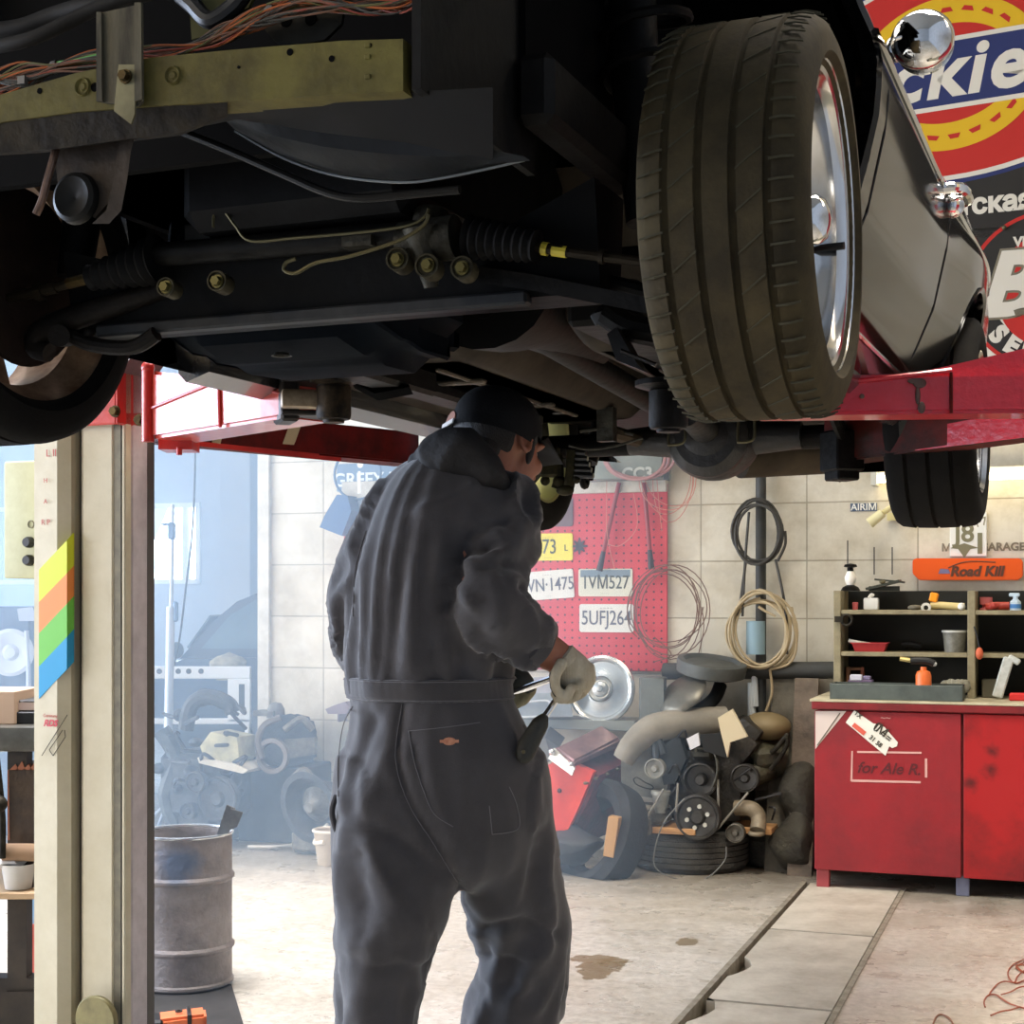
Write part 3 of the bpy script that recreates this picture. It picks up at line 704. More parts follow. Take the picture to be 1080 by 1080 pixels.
# ---- body skin: both sides with a wheel arch, sills, nose-less front
def side_prof(t, y):                     # t 0..1 bottom to top -> (x, z)
    k = [(0, .66, 1.90), (.1, .70, 1.93), (.22, .755, 2.0), (.42, .815, 2.14), (.6, .85, 2.30), (.72, .858, 2.40), (.84, .81, 2.53), (1, .71, 2.66)]
    for (a, xa, za), (b, xb, zb) in zip(k, k[1:]):
        if t <= b:
            u = (t-a)/(b-a); x, z = xa+(xb-xa)*u, za+(zb-za)*u; break
    s = max(0, (y-2.2)/1.6); x -= .07*s*s
    z += .05*max(0, (y-2.7))
    if y < .3: x -= .05*(.3-y)
    x += .03*math.exp(-((y-2.45)/.45)**2)
    return x, z
def body_side(sgn):
    q = MB(); bm = q.bm; ny, nz = 170, 44; Y0, Y1 = -.62, 3.55; arches = [((.12, 2.27), .44), ((2.45, 1.99), .33)]
    g = []
    for i in range(ny+1):
        y = Y0+(Y1-Y0)*i/ny; row = []
        for j in range(nz+1):
            x, z = side_prof(j/nz, y); yy = y
            for (ac, ar) in arches:
                d = math.hypot(yy-ac[0], z-ac[1])
                if ar-.03 < d < ar: s_ = ar/d; yy = ac[0]+(yy-ac[0])*s_; z = ac[1]+(z-ac[1])*s_
            row.append((V((sgn*x, yy, z)), y, z))
        g.append(row)
    vs = {}
    def vert(i, j):
        if (i, j) not in vs: vs[(i, j)] = bm.verts.new(g[i][j][0])
        return vs[(i, j)]
    for i in range(ny):
        for j in range(nz):
            quad = [(i, j), (i+1, j), (i+1, j+1), (i, j+1)]
            c = sum((g[a][b][0] for a, b in quad), V())/4
            if any(math.hypot(c.y-ac[0], c.z-ac[1]) < ar-.002 for ac, ar in arches): continue
            if c.y < .12 and c.z < 2.5: continue
            bm.faces.new([vert(*k) for k in quad])
    return cp(q, 'body_side', blackg)
def xat(z, y=1):                         # skin x at height z
    best = min(((abs(side_prof(t/200, y)[1]-z), side_prof(t/200, y)[0]) for t in range(201)))
    return best[1]
bodyR = body_side(1); bodyL = body_side(-1)
for s_, par in ((1, bodyR), (-1, bodyL)):
    for ac, ar, yl0, yl1 in ((V((0, .12, 2.27)), .44, -.1, 1), (V((0, 2.45, 1.99)), .33, 0, 1)):
        q = MB(); N = 40; rings = []     # rolled arch lip and deep liner
        for i in range(N+1):
            a = R(-35)+R(250)*i/N; yy, zz = ac.y+ar*math.cos(a), ac.z+ar*math.sin(a)
            if yy < .1 and zz < 2.45 and ac.y < 1: continue
            xx = xat(max(zz, 1.92), yy)
            rings.append([V((s_*(xx+.004), yy, zz)), V((s_*(xx-.004), ac.y+(ar-.014)*math.cos(a), ac.z+(ar-.014)*math.sin(a))), V((s_*(xx-.03), ac.y+(ar-.01)*math.cos(a), ac.z+(ar-.01)*math.sin(a))), V((s_*(xx-.03), ac.y+(ar+.004)*math.cos(a), ac.z+(ar+.004)*math.sin(a)))])
        q.ring_loft(rings); cp(q, 'arch_lip', blackg, par)
        q = MB(); rings = []
        for i in range(N+1):
            a = R(-30)+R(205)*i/N; rings.append([V((s_*x, ac.y+(ar+.03)*math.cos(a), ac.z+(ar+.03)*math.sin(a))) for x in (min(.82, xat(max(1.92, ac.z+(ar+.03)*math.sin(a)), ac.y+(ar+.03)*math.cos(a))-.05), .46)])
        bm = q.bm; vr = [[bm.verts.new(p) for p in r_] for r_ in rings]
        for a_, b_ in zip(vr, vr[1:]): bm.faces.new((a_[0], a_[1], b_[1], b_[0]))
        q.solid(.006); cp(q, 'wheel_well', liner, par)
# door seams, lower rocker trim and handle
q = MB()
for yl in (.66, 1.72):
    q.tube([V((side_prof(t/12, yl)[0]+.0005, yl, side_prof(t/12, yl)[1])) for t in range(0, 13)], .0022, 5, smooth=False)
cp(q, 'door_seam', black, bodyR)
q = MB(); q.tube([V((side_prof(.17, y_)[0]+.003, y_, side_prof(.17, y_)[1])) for y_ in (.62, 1.0, 1.5, 2.0)], .006, 6); q.tube([V((side_prof(.74, y_)[0]+.004, y_, side_prof(.74, y_)[1])) for y_ in (.5, 1.0, 1.5, 2.0, 2.6, 3.2)], .008, 6)
cp(q, 'side_moulding', chrome, bodyR)
hd = cx_(1006, 212, .87)
q = MB(); q.tube([hd+V((-.02, -.09, .01)), hd+V((.025, -.07, .012)), hd+V((.03, .04, .008)), hd+V((-.02, .07, .01))], .014, 10); q.sph(hd+V((0, -.03, -.02)), (.03, .03, .03)); cp(q, 'door_handle', chrome, bodyR)
# chrome mirror on its stalk
mc = cx_(973, 42, .93)
q = MB(); rot = Matrix.Rotation(R(80), 4, 'X')
q.sph(mc, (.057, .05, .053), 32, 20); mir = cp(q, 'mirror', chrome)
q = MB(); q.tube([cx_(944, 52, .85), mc+V((-.05, -.005, -.01))], .009, 10); q.sph(cx_(944, 52, .852), (.02, .03, .025)); cp(q, 'mirror_stalk', chrome, mir)
q = MB(); q.lathe([(0, 0), (.05, 0), (.052, .004), (0, .012)], Matrix.Translation(mc+V((0, .035, 0))) @ Matrix.Rotation(R(-90), 4, 'X'), 32); cp(q, 'mirror_glass', mat('mirror_glass', (200, 205, 210), .03, 1), mir)
# hood, cabin, tail: closed upper body
q = MB(); q.ring_loft([[V((x, y_, z)) for x, z in ((-.712, 2.66), (-.68, 2.7+h_), (.68, 2.7+h_), (.712, 2.66), (.66, 2.62), (-.66, 2.62))] for y_, h_ in ((-.62, 0), (0, .04), (.75, .07), (3.0, .07), (3.55, .02))]); cp(q, 'upper_deck', blackg)
q = MB(); q.ring_loft([[V((s_*w_, y_, z)) for s_, w_, z in ((-1, a, 2.76), (-1, b, 2.76+h_), (1, b, 2.76+h_), (1, a, 2.76))] for y_, a, b, h_ in ((.78, .66, .62, .02), (1.35, .66, .52, .40), (2.2, .66, .52, .42), (2.95, .66, .62, .02))]); cb_ = cp(q, 'cabin', blackg)
q = MB(); q.ring_loft([[V((s_*w_, y_, z)) for s_, w_, z in ((-1, a, 2.80), (-1, b, 2.76+h_), (1, b, 2.76+h_), (1, a, 2.80))] for y_, a, b, h_ in ((.95, .672, .645, .05), (1.38, .672, .56, .34), (2.2, .672, .56, .35), (2.8, .672, .645, .05))]); cp(q, 'side_glass', mat('dark_car_glass', (20, 24, 26), .03, coat=1), cb_)
q = MB(); q.b2((-.78, 3.5, 2.1), (.78, 3.56, 2.66), bev=.02); q.b2((-.76, 3.52, 1.98), (.76, 3.62, 2.12), bev=.02); cp(q, 'tail_panel', blackg)

# ---- floor pan with tunnel, ribs, holes and sills
floor_m = mat('floor_pan_grey', (84, 76, 64), .5, col2=(58, 52, 45), scale=5, bump=.12, bscale=14)
def pan(u, v):
    y = .55+2.1*u; x = -.66+1.32*v; z = 1.955
    t = max(0, 1-abs(x)/.17); t = t*t*(3-2*t); z += .17*t
    if y < .95: z += (.95-y)*.75*(1-.0*t)
    if y > 2.25: z += (y-2.25)*.6
    e = max(0, (abs(x)-.56)/.1); z -= .03*e
    return V((x, y, z))
q = MB(); q.grid(pan, 40, 60); q.solid(.006); fp = cp(q, 'floor_pan', floor_m)
q = MB()
for x0_ in (-.5, -.42, -.27, .27, .36, .5):
    q.box((x0_, 1.55, 1.951), (.016, 1.0, .01), bev=.004)
for y_ in (1.25, 1.75): q.box((-.38, y_, 1.948), (.3, .03, .012), bev=.004); q.box((.38, y_, 1.948), (.3, .03, .012), bev=.004)
cp(q, 'pressed_rib', floor_m, fp)
q = MB()
for x_, y_, r_ in ((-.34, 1.5, .03), (-.52, 1.35, .022), (.3, 1.5, .03), (.0, 2.1, .03), (-.3, 1.98, .02)): q.lathe([(0, 0), (r_, 0), (r_, -.003), (r_*.8, -.004), (0, -.004)], Matrix.Translation((x_, y_, 1.953)), 24)
cp(q, 'floor_plug', black, fp)
for s_ in (-1, 1):
    q = MB(); q.ring_loft([[V((s_*x, y_, z)) for x, z in ((.6, 1.95), (.61, 1.9), (.67, 1.88), (.69, 1.9), (.7, 1.97), (.68, 2.1), (.6, 2.1))] for y_ in (.58, 2.05)]); cp(q, 'sill', mat('sill_dark_paint', (32, 33, 36), .25, col2=(60, 56, 52), scale=3, coat=.5), fp)
    q = MB(); q.b2((s_*.36-.045, .35, 1.9), (s_*.36+.045, 1.15, 1.97), bev=.01); q.b2((s_*.4-.045, .95, 1.915), (s_*.4+.045, 2.0, 1.955), bev=.01); cp(q, 'frame_rail', blackp, fp)
q = MB(); q.slab([cy(395, 415, .95), cy(432, 408, .95), cy(425, 392, 1.15), cy(370, 402, .95)], (0, .02, -.015)); cp(q, 'dark_patch', liner, fp)
q = MB(); q.b2((-.6, 2.2, 2.0), (.6, 3.4, 2.15), bev=.03); cp(q, 'rear_floor', blackp)
# rear axle with differential, springs, shocks, silencer
ax = lambda x: V((x, 2.45, 1.9))
q = MB(); q.cyl(ax(-.6), ax(.62), .038, seg=20); axl = cp(q, 'rear_axle', blackp)
q = MB(); dc = V((.06, 2.43, 1.905)); q.sph(dc, (.15, .13, .135), 28, 18); q.lathe([(0, .06), (.1, .05), (.128, .02), (.13, 0), (0, 0)], Matrix.Translation(dc+V((0, -.06, 0))) @ Matrix.Rotation(R(90), 4, 'X'), 30); q.cyl(dc, dc+V((-.28, 0, 0)), .07, .042); q.cyl(dc, dc+V((.28, 0, 0)), .07, .042)
q.cyl(dc+V((0, -.1, .02)), dc+V((0, -.32, .04)), .05, .035); cp(q, 'differential', mat('diff_black', (24, 24, 24), .5, col2=(34, 32, 30), scale=20, bump=.2), axl)
q = MB(); q.cyl(V((0, .7, 2.03)), V((.0, 2.1, 1.96)), .034); cp(q, 'propeller_shaft', blackp)
q = MB()
for x_ in (-.05, .17): q.tube([dc+V((x_-.06, -.13, .04)), dc+V((x_-.06, -.14, -.02)), dc+V((x_+.01-.06, -.145, -.03)), dc+V((x_+.05-.06, -.14, -.02)), dc+V((x_+.05-.06, -.13, .04))], .005, 6)
cp(q, 'u_bolt', zinc, axl)
for s_ in (-1, 1):
    q = MB(); xs_ = s_*.5
    for k, hh in enumerate((0, .014, .028, .042)): q.tube([V((xs_, 2.45-.62+.1*k, 1.98+.02)), V((xs_, 2.2, 1.87+hh)), V((xs_, 2.45, 1.855+hh)), V((xs_, 2.8, 1.88+hh)), V((xs_, 3.1-.1*k, 2.0))], .012, 6)
    q.box((xs_, 2.45, 1.85), (.09, .13, .03), bev=.005); cp(q, 'leaf_spring', darkmet)
    q = MB(); q.cyl(V((s_*.42, 2.6, 1.86)), V((s_*.36, 2.72, 2.2)), .03, .026); q.cyl(V((s_*.43, 2.585, 1.8)), V((s_*.42, 2.6, 1.87)), .012); q.torus(Matrix.Translation((s_*.43, 2.585, 1.8)) @ Matrix.Rotation(R(90), 4, 'Y'), .022, .012, 20); cp(q, 'shock_absorber', darkmet)
q = MB(); a, b = cy(780, 478, 2.75), cy(868, 474, 2.95); q.cyl(a, b, .085, seg=24); q.tube([a, cy(700, 470, 2.6), cy(640, 455, 2.1)], .024, 10); cp(q, 'silencer', mat('dusty_silencer', (128, 112, 90), .6, .3, col2=(96, 84, 68), scale=6))
# bracket cluster hanging behind the mechanic's face
bolt_y = mat('greasy_olive_metal', (104, 98, 62), .5, .4, col2=(52, 48, 36), scale=30)
q = MB(); A_ = lambda x, y, yl=2.3: cy(x, y, yl)
q.tube([A_(588, 480), A_(590, 500), A_(586, 515)], .016, 8); q.tube([A_(603, 475), A_(602, 495), A_(600, 512)], .018, 8); q.sph(A_(590, 508), .022); q.sph(A_(596, 517), (.03, .02, .018)); q.sph(A_(575, 507), .016)
q.tube([A_(566, 495), A_(578, 503)], .006, 6); q.box(A_(580, 487), (.06, .05, .1), bev=.008); q.sph(A_(608, 506), .013)
cp(q, 'brake_linkage', bolt_y, axl)
q = MB()
for k in range(5): q.tube([A_(598, 477+k*6), A_(618+2*k, 478+k*6)], .009, 8, smooth=False)
cp(q, 'flex_hose', black, axl)
q = MB(); q.tube([A_(600, 470, 2.2), A_(622, 474, 2.2), A_(650, 470, 2.2), A_(678, 462, 2.2)], .004, 6); q.box(A_(640, 448, 2.0), (.05, .04, .1)); q.tube([A_(612, 455, 2.2), A_(640, 452, 2.2), A_(668, 458, 2.2)], .006, 6); cp(q, 'brake_line', castal, axl)

# ---- front end
YB = -.62
def beam_pts(top, bot): return top+bot[::-1]
# bumper beam, olive face with lip
q = MB()
def bx(px, py, yl=YB): return cy(px, py, yl)
xl_ = -.56; zt, zb_ = cy(425, 41, YB).z, cy(425, 96, YB).z; xr_ = cy(425, 70, YB).x
BST = ((-60, 124, 152), (0, 100, 129), (80, 77, 118), (157, 61, 112), (250, 52, 106), (360, 43, 99), (425, 41, 96))
q.ring_loft([[cy(x, y0, YB), cy(x, y1, YB), cy(x, y1, YB)+V((0, .05, 0)), cy(x, y0, YB)+V((0, .05, 0))] for x, y0, y1 in BST]); bmesh.ops.bevel(q.bm, geom=[e for e in q.bm.edges if len(e.link_faces) == 2 and e.calc_face_angle(0) > .6], offset=.004, segments=2, affect='EDGES')
beam = cp(q, 'bumper_beam', olive)
q = MB()
for px, py, r_ in ((252, 71, .002), (306, 55, .0045), (350, 62, .004), (390, 48, .003), (42, 96, .004), (100, 92, .006)):
    q.lathe([(0, .001), (r_, .001), (r_, -.001)], Matrix.Translation(bx(px, py)) @ Matrix.Rotation(R(90), 4, 'X'), 16)
cp(q, 'punched_hole', liner, beam)
q = MB()
for px, py in ((183, 80), (88, 92)):
    T = Matrix.Translation(bx(px, py)) @ Matrix.Rotation(R(90), 4, 'X'); q.lathe([(.0, .003), (.004, .003), (.006, .001), (.009, .001), (.011, .004), (.013, 0)], T, 24)
for px, py in ((388, 48), (388, 60), (388, 81)): q.box(bx(px, py), (.008, .004, .006), bev=.001)
cp(q, 'spot_boss', olive, beam)
# lower lip / brown lower member at the left
q = MB(); q.ring_loft([[V((x, YB+.0+dy, z)) for dy, z in ((-.0, zb_-.003), (.015, zb_-.045), (.09, zb_-.052), (.09, zb_))] for x in (xl_,)]) if 0 else q.ring_loft([[cy(x, y0, YB+.002), cy(x, y1, YB+.02), cy(x, y1+3, YB+.09), cy(x, y0, YB+.09)] for x, y0, y1 in ((-60, 150, 186), (0, 127, 161), (60, 118, 157), (140, 110, 146), (190, 108, 140), (240, 106, 120))])
cp(q, 'lower_lip', olivedk, beam)
poly_plate('lip_tab', [(125, 68), (143, 68), (142, 120), (138, 131), (120, 117)], YB-.012, .003, mat('tab_grey_olive', (150, 144, 110), .45, .3, col2=(120, 114, 86), scale=12), beam)
q = MB(); T = Matrix.Translation(bx(133, 81, YB-.013)) @ Matrix.Rotation(R(90), 4, 'X'); q.hexb(T, .007, .01); cp(q, 'bolt', brass, beam)
# radiator support channel
q = MB(); q.slab([bx(x, y, YB-.008) for x, y in ((104, 14), (149, 4), (150, 107), (146, 112), (106, 108))], (0, .004, 0)); q.slab([bx(x, y, YB-.008) for x, y in ((104, 14), (109, 14), (110, 108), (104, 108))], (0, -.005, 0)); q.slab([bx(x, y, YB-.008) for x, y in ((144, 4), (151, 4), (152, 106), (144, 108))], (0, -.005, 0))
cp(q, 'support_channel', mat('channel_grey_olive', (104, 98, 80), .5, .2, col2=(40, 38, 33), scale=7, bump=.1, stretch=(3, 3, .6)))
# things above the beam, engine bay front
q = MB(); q.b2((-.75, YB+.32, 2.07), (.46, YB+.34, 2.7)); cp(q, 'radiator', mat('radiator_black', (14, 13, 12), .85, spec=.06))
q = MB(); q.tube([bx(-30, 36, YB+.06), bx(20, 30, YB+.06), bx(60, 16, YB+.06), bx(110, 2, YB+.05), bx(170, -12, YB+.06)], .013, 12); q.tube([bx(-30, 52, YB+.04), bx(30, 42, YB+.03), bx(95, 12, YB+.04), bx(150, -10, YB+.04)], .010, 12)
cp(q, 'rubber_hose', mat('grey_rubber_hose', (70, 66, 60), .55, col2=(50, 47, 43), scale=10))
def disc2(pxs, yl, th, m, name, holes=(), hm=None, par=None):
    q = MB(); q.slab([bx(x, y, yl) for x, y in pxs], (0, th, 0)); ob = cp(q, name, m, par)
    if holes:
        q = MB()
        for px, py, r_ in holes: q.lathe([(0, .001), (r_, .001), (r_, -.001)], Matrix.Translation(bx(px, py, yl)) @ Matrix.Rotation(R(90), 4, 'X'), 24)
        cp(q, 'round_hole', hm or liner, ob)
    return ob
disc2([(278, 30), (290, 12), (350, 5), (362, 10), (360, 25), (342, 42), (315, 47), (290, 44)], YB+.07, .006, mat('lamp_bracket_grey', (92, 88, 76), .5, .3, col2=(60, 58, 52), scale=10), 'lamp_bracket', ((302, 22, .0085), (328, 20, .0085)))
disc2([(200, 10), (222, -6), (268, -6), (262, 8), (236, 20), (222, 36), (202, 42)], YB+.08, .006, mat('yellow_green_bracket', (150, 148, 84), .5, col2=(120, 116, 66), scale=8), 'latch_bracket', ((224, 22, .006),))
q = MB(); q.tube([bx(190, -6, YB+.06), bx(204, 6, YB+.06), bx(222, 22, YB+.055), bx(245, 8, YB+.06), bx(258, -8, YB+.06)], .012, 10); cp(q, 'latch_hook', black)
# wiring harness: bare bundles in copper, orange and green
random.seed(3)
wires = [((176, 92, 44), 7), ((118, 82, 62), 11), ((96, 92, 50), 6), ((150, 70, 54), 5), ((70, 66, 58), 11)]
path = [(-20, 92), (20, 84), (56, 72), (100, 64), (160, 60), (205, 50), (240, 34), (275, 18), (310, 6), (350, 2), (390, 4), (425, 2), (450, -8)]
hn = None
for (c_, n_) in wires:
    q = MB()
    for k in range(n_):
        ph = random.random()*6; am = 7 if k % 3 else 15; pts = []
        for i, (x, y) in enumerate(path):
            off = math.sin(ph+i*1.1)*am*(.35 if i in (2, 5) else 1)
            if i < 2: off *= 1.5
            pts.append(bx(x+math.cos(ph*2+i)*4, y+off*.8, YB+.035+.012*math.sin(ph*3+i)))
        q.tube(pts, .0013, 5, n=5)
    hn_ = cp(q, 'wire_bundle' if hn else 'wiring_harness', mat('wire_%d_%d' % c_[:2], c_, .45), hn)
    hn = hn or hn_
q = MB(); q.tube([bx(60, 66, YB+.03), bx(85, 62, YB+.025), bx(104, 57, YB+.025)], .0016, 6); cp(q, 'green_wire', mat('green_wire', (90, 160, 70), .4), hn)
q = MB()
for px, py in ((58, 71), (240, 38), (286, 12)): q.lathe([(.0075, -.006), (.009, 0), (.0075, .006)], Matrix.Translation(bx(px, py, YB+.033)) @ Matrix.Rotation(R(70), 4, 'Y'), 16)
q.box(bx(24, 85, YB+.02), (.012, .008, .011)); cp(q, 'tape_wrap', mat('grey_tape', (96, 92, 86), .5), hn)
# dark valance under the beam, blue-black splash pan with bright lip
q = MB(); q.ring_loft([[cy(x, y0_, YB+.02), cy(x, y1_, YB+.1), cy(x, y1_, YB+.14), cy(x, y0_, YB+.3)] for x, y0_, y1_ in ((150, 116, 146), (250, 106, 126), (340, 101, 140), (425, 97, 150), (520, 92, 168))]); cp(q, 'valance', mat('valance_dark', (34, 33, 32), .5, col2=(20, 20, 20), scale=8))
top = [(247, 121), (330, 128), (420, 138), (480, 150), (553, 165)]; bot = [(248, 137), (300, 166), (355, 184), (420, 191), (470, 186), (553, 168)]
q = MB(); rings = []
for i in range(13):
    t = i/12
    def interp(l):
        x = l[0][0]+(l[-1][0]-l[0][0])*t
        for (xa, ya), (xb, yb) in zip(l, l[1:]):
            if x <= xb+.01: return x, ya+(yb-ya)*(x-xa)/(xb-xa)
        return l[-1]
    (tx, ty), (bx_, by_) = interp(top), interp(bot)
    a, b = cy(tx, ty, YB+.12), cy(bx_, by_, YB+.2); mid = (a+b)/2+V((0, -.025, -.004))
    rings.append([a, mid, b, b+V((0, .01, .004)), a+V((0, .02, 0))])
q.ring_loft(rings); sp = cp(q, 'splash_pan', bluebl)
q = MB(); q.tube([cy(x, y+1, YB+.197) for x, y in bot], .0022, 6); cp(q, 'bright_lip', mat('worn_bright_edge', (120, 124, 124), .3, .7), sp)
q = MB(); q.tube([cy(x, y, YB+.17) for x, y in ((180, 134), (240, 158), (300, 184), (345, 203), (380, 209), (430, 205), (485, 200))], .006, 10); cp(q, 'coolant_pipe', mat('dark_pipe', (58, 56, 52), .35, .5), sp)
# inner fender rail at the right: big dark plate with bolts
rail = mat('apron_black_brown', (44, 41, 36), .5, col2=(30, 28, 26), scale=8, bump=.25, bscale=20)
q = MB()
xR = xr_+.012
q.slab([V((xR, YB+.0, cx_(430, 40, xR).z)), V((xR, YB, zb_-.0)), cx_(480, 130, xR), cx_(556, 186, xR), cx_(559, 60, xR), V((xR, -.28, 2.75)), V((xR, YB, 2.75))], (.012, 0, 0)); ap = cp(q, 'inner_apron', rail)
q = MB(); q.slab([cx_(x, y, xR-.003) for x, y in ((436, 20), (446, 34), (441, 60), (436, 92), (453, 96), (462, 70), (466, 40), (452, 22))], (.004, 0, 0)); cp(q, 'torn_edge', mat('torn_grey', (86, 86, 82), .5, .2, col2=(60, 60, 58), scale=9), ap)
q = MB()
for px, py in ((459, 75), (511, 117)): q.hexb(Matrix.Translation(cx_(px, py, xR)) @ Matrix.Rotation(R(-90), 4, 'Y'), .009, .012)
cp(q, 'bolt', castal, ap)
MBh = MB(); MBh.b2((xR+.012, YB+.3, 2.06), (xR+.07, .1, 2.16), bev=.012); cp(MBh, 'frame_horn', rail, ap)
q = MB(); q.b2((.47, -.3, 2.12), (.49, 1.0, 2.72)); q.b2((-.49, -.3, 2.12), (-.47, 1.0, 2.72)); q.b2((-.72, .72, 2.1), (.72, .76, 2.72)); q.b2((-.7, -.62, 2.70), (.7, .9, 2.72)); q.b2((.5, -.62, 2.56), (.82, .5, 2.575)); cp(q, 'bay_panels', liner)
q = MB()
for s_ in (-1, 1): q.cyl(V((s_*.56, .05, 2.0)), V((s_*.5, .1, 2.6)), .032, .05); q.tube([V((s_*.56+.07*math.cos(a*.5), .05+.07*math.sin(a*.5), 2.2+a*.005)) for a in range(0, 66)], .008, 6, smooth=False)
cp(q, 'strut_spring', blackp)
# engine sump and gearbox
q = MB(); q.b2((-.22, -.12, 2.02), (.22, .62, 2.6), bev=.03); cp(q, 'engine_block', mat('engine_dark', (26, 27, 28), .55, bump=.3, bscale=18))
q = MB(); q.ring_loft([[V((x_*w_, y_, z_)) for x_, z_ in ((-1, 2.1), (-1, zz+.05), (-.75, zz), (.75, zz), (1, zz+.05), (1, 2.1))] for y_, w_, zz in ((.08, .2, 1.97), (.14, .25, 1.89), (.32, .27, 1.85), (.56, .25, 1.86), (.66, .2, 1.95))])
bmesh.ops.translate(q.bm, verts=q.bm.verts[:], vec=(-.22, 0, 0))
bmesh.ops.bevel(q.bm, geom=q.bm.edges[:], offset=.045, segments=4, affect='EDGES')
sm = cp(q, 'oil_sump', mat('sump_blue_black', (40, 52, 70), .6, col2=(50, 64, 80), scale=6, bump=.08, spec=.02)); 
q = MB(); q.lathe([(0, 0), (.014, 0), (.016, .005), (.02, .006)], Matrix.Translation(V((-.2, .2, 1.86))) @ Matrix.Rotation(R(180), 4, 'X'), 24); cp(q, 'sump_dimple', castal, sm)
q = MB(); q.ring_loft([[V((0+r_*math.cos(R(a)), y_, 2.05+r_*.8*math.sin(R(a)))) for a in range(0, 360, 20)] for y_, r_ in ((.7, .15), (.85, .13), (1.0, .09), (1.4, .075))]); cp(q, 'gearbox', blackp)
# crossmember with lighter flange
q = MB(); zc = 1.885
q.ring_loft([[V((x_, -.03, z1)), V((x_, .0, zc)), V((x_, .1, zc)), V((x_, .12, z1))] for x_, z1 in ((-.52, 2.03), (-.4, 2.0), (0, 1.985), (.25, 1.985), (.36, 2.0), (.5, 2.06))])
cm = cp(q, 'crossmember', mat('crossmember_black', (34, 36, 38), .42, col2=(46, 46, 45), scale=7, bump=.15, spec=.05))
q = MB(); q.box((-.04, -.004, zc-.002), (.84, .03, .022), bev=.004); cp(q, 'flange', mat('flange_grey', (82, 84, 86), .45, .2, col2=(64, 66, 68), scale=16), cm)
# suspension and steering
YS = -.06
q = MB(); q.tube([cy(x, y, YS) for x, y in ((150, 270), (250, 262), (440, 246))], .021, 14); q.b2(cy(195, 262, YS-.005), cy(240, 243, YS+.05)); rk = cp(q, 'steering_rack', mat('rack_dark', (52, 50, 44), .45, .4, col2=(36, 35, 33), scale=14, bump=.2))
q = MB(); c = cy(450, 262, YS); q.cyl(cy(425, 258, YS), cy(482, 250, YS), .036); q.cyl(c+V((0, -.02, .03)), cy(455, 303, YS), .032, .012); q.cyl(c+V((0, .02, .06)), c, .03); q.b2(cy(360, 250, YS-.03), cy(400, 262, YS)); cp(q, 'rack_housing', castal, rk)
q = MB()
for px, py, r_ in ((420, 274, .019), (451, 281, .0195), (488, 283, .0185), (176, 303, .016), (230, 297, .0175)):
    yl = YS-.035; T = Matrix.Translation(cy(px, py, yl)) @ Matrix.Rotation(R(90), 4, 'X') @ Matrix.Rotation(R(8), 4, 'Y')
    q.lathe([(0, .002), (r_*.8, .002), (r_*.85, .007), (r_, .007), (r_, -.03)], T, 28)
cp(q, 'mount_sleeve', mat('sleeve_grey', (134, 126, 98), .45, .5, col2=(96, 90, 72), scale=30), rk)
q = MB()
for px, py in ((420, 274), (452, 280), (488, 283), (176, 303), (230, 297)): q.hexb(Matrix.Translation(cy(px, py, YS-.037)) @ Matrix.Rotation(R(90), 4, 'X'), .0085, .012)
cp(q, 'mount_bolt', mat('olive_bolt', (150, 140, 84), .4, .6), rk)
def bellows(p, q_, r0, r1, n):
    p, q_ = V(p), V(q_); L = (q_-p).length; prof = [(0, 0)]
    for i in range(n*2+1):
        t = i/(n*2); r_ = (r0+(r1-r0)*t)*(1 if i % 2 == 0 else .78); prof.append((r_, t*L))
    prof.append((0, L)); b = MB(); b.lathe(prof, align(p, q_), 24); return b
cp(bellows(cy(495, 250, YS), cy(566, 260, YS), .036, .027, 8), 'bellows', rubber, rk)
cp(bellows(cy(168, 274, YS), cy(96, 293, YS), .046, .024, 7), 'bellows', rubber, rk)
q = MB(); q.tube([cy(564, 260, YS), cy(600, 266, YS)], .009, 10); q.mi = 1; q.tube([cy(572, 262, YS), cy(578, 263, YS)], .011, 10); q.tube([cy(583, 264, YS), cy(598, 266, YS)], .0095, 10); q.mi = 0; q.tube([cy(600, 266, YS), cy(637, 271, YS), cy(700, 279, YS)], .008, 10); q.cyl(cy(633, 270, YS), cy(638, 271, YS), .012)
cp(q, 'tie_rod', [mat('rod_dark', (70, 60, 44), .4, .5), yellowm], rk)
q = MB(); q.tube([cy(96, 293, YS), cy(60, 303, YS)], .008, 10); q.mi = 1; q.tube([cy(92, 294, YS), cy(72, 299, YS)], .0105, 10); q.mi = 0; q.cyl(cy(46, 307, YS), cy(38, 309, YS), .016, seg=6); q.tube([cy(60, 303, YS), cy(-20, 320, YS)], .011, 10); cp(q, 'tie_rod', [MATS['rod_dark'], brass], rk)
q = MB(); q.tube([cy(x, y, YS-.05) for x, y in ((225, 240), (226, 226), (236, 223), (248, 238), (264, 254), (310, 251), (380, 245), (430, 238), (448, 228), (452, 220))], .0026, 7)
q.tube([cy(x, y, YS-.06) for x, y in ((312, 273), (302, 277), (300, 285), (312, 288), (334, 277), (370, 270), (420, 254), (446, 238), (452, 226))], .0032, 7); cp(q, 'fluid_pipe', mat('fluid_pipe_brass', (150, 142, 104), .35, .7), rk)
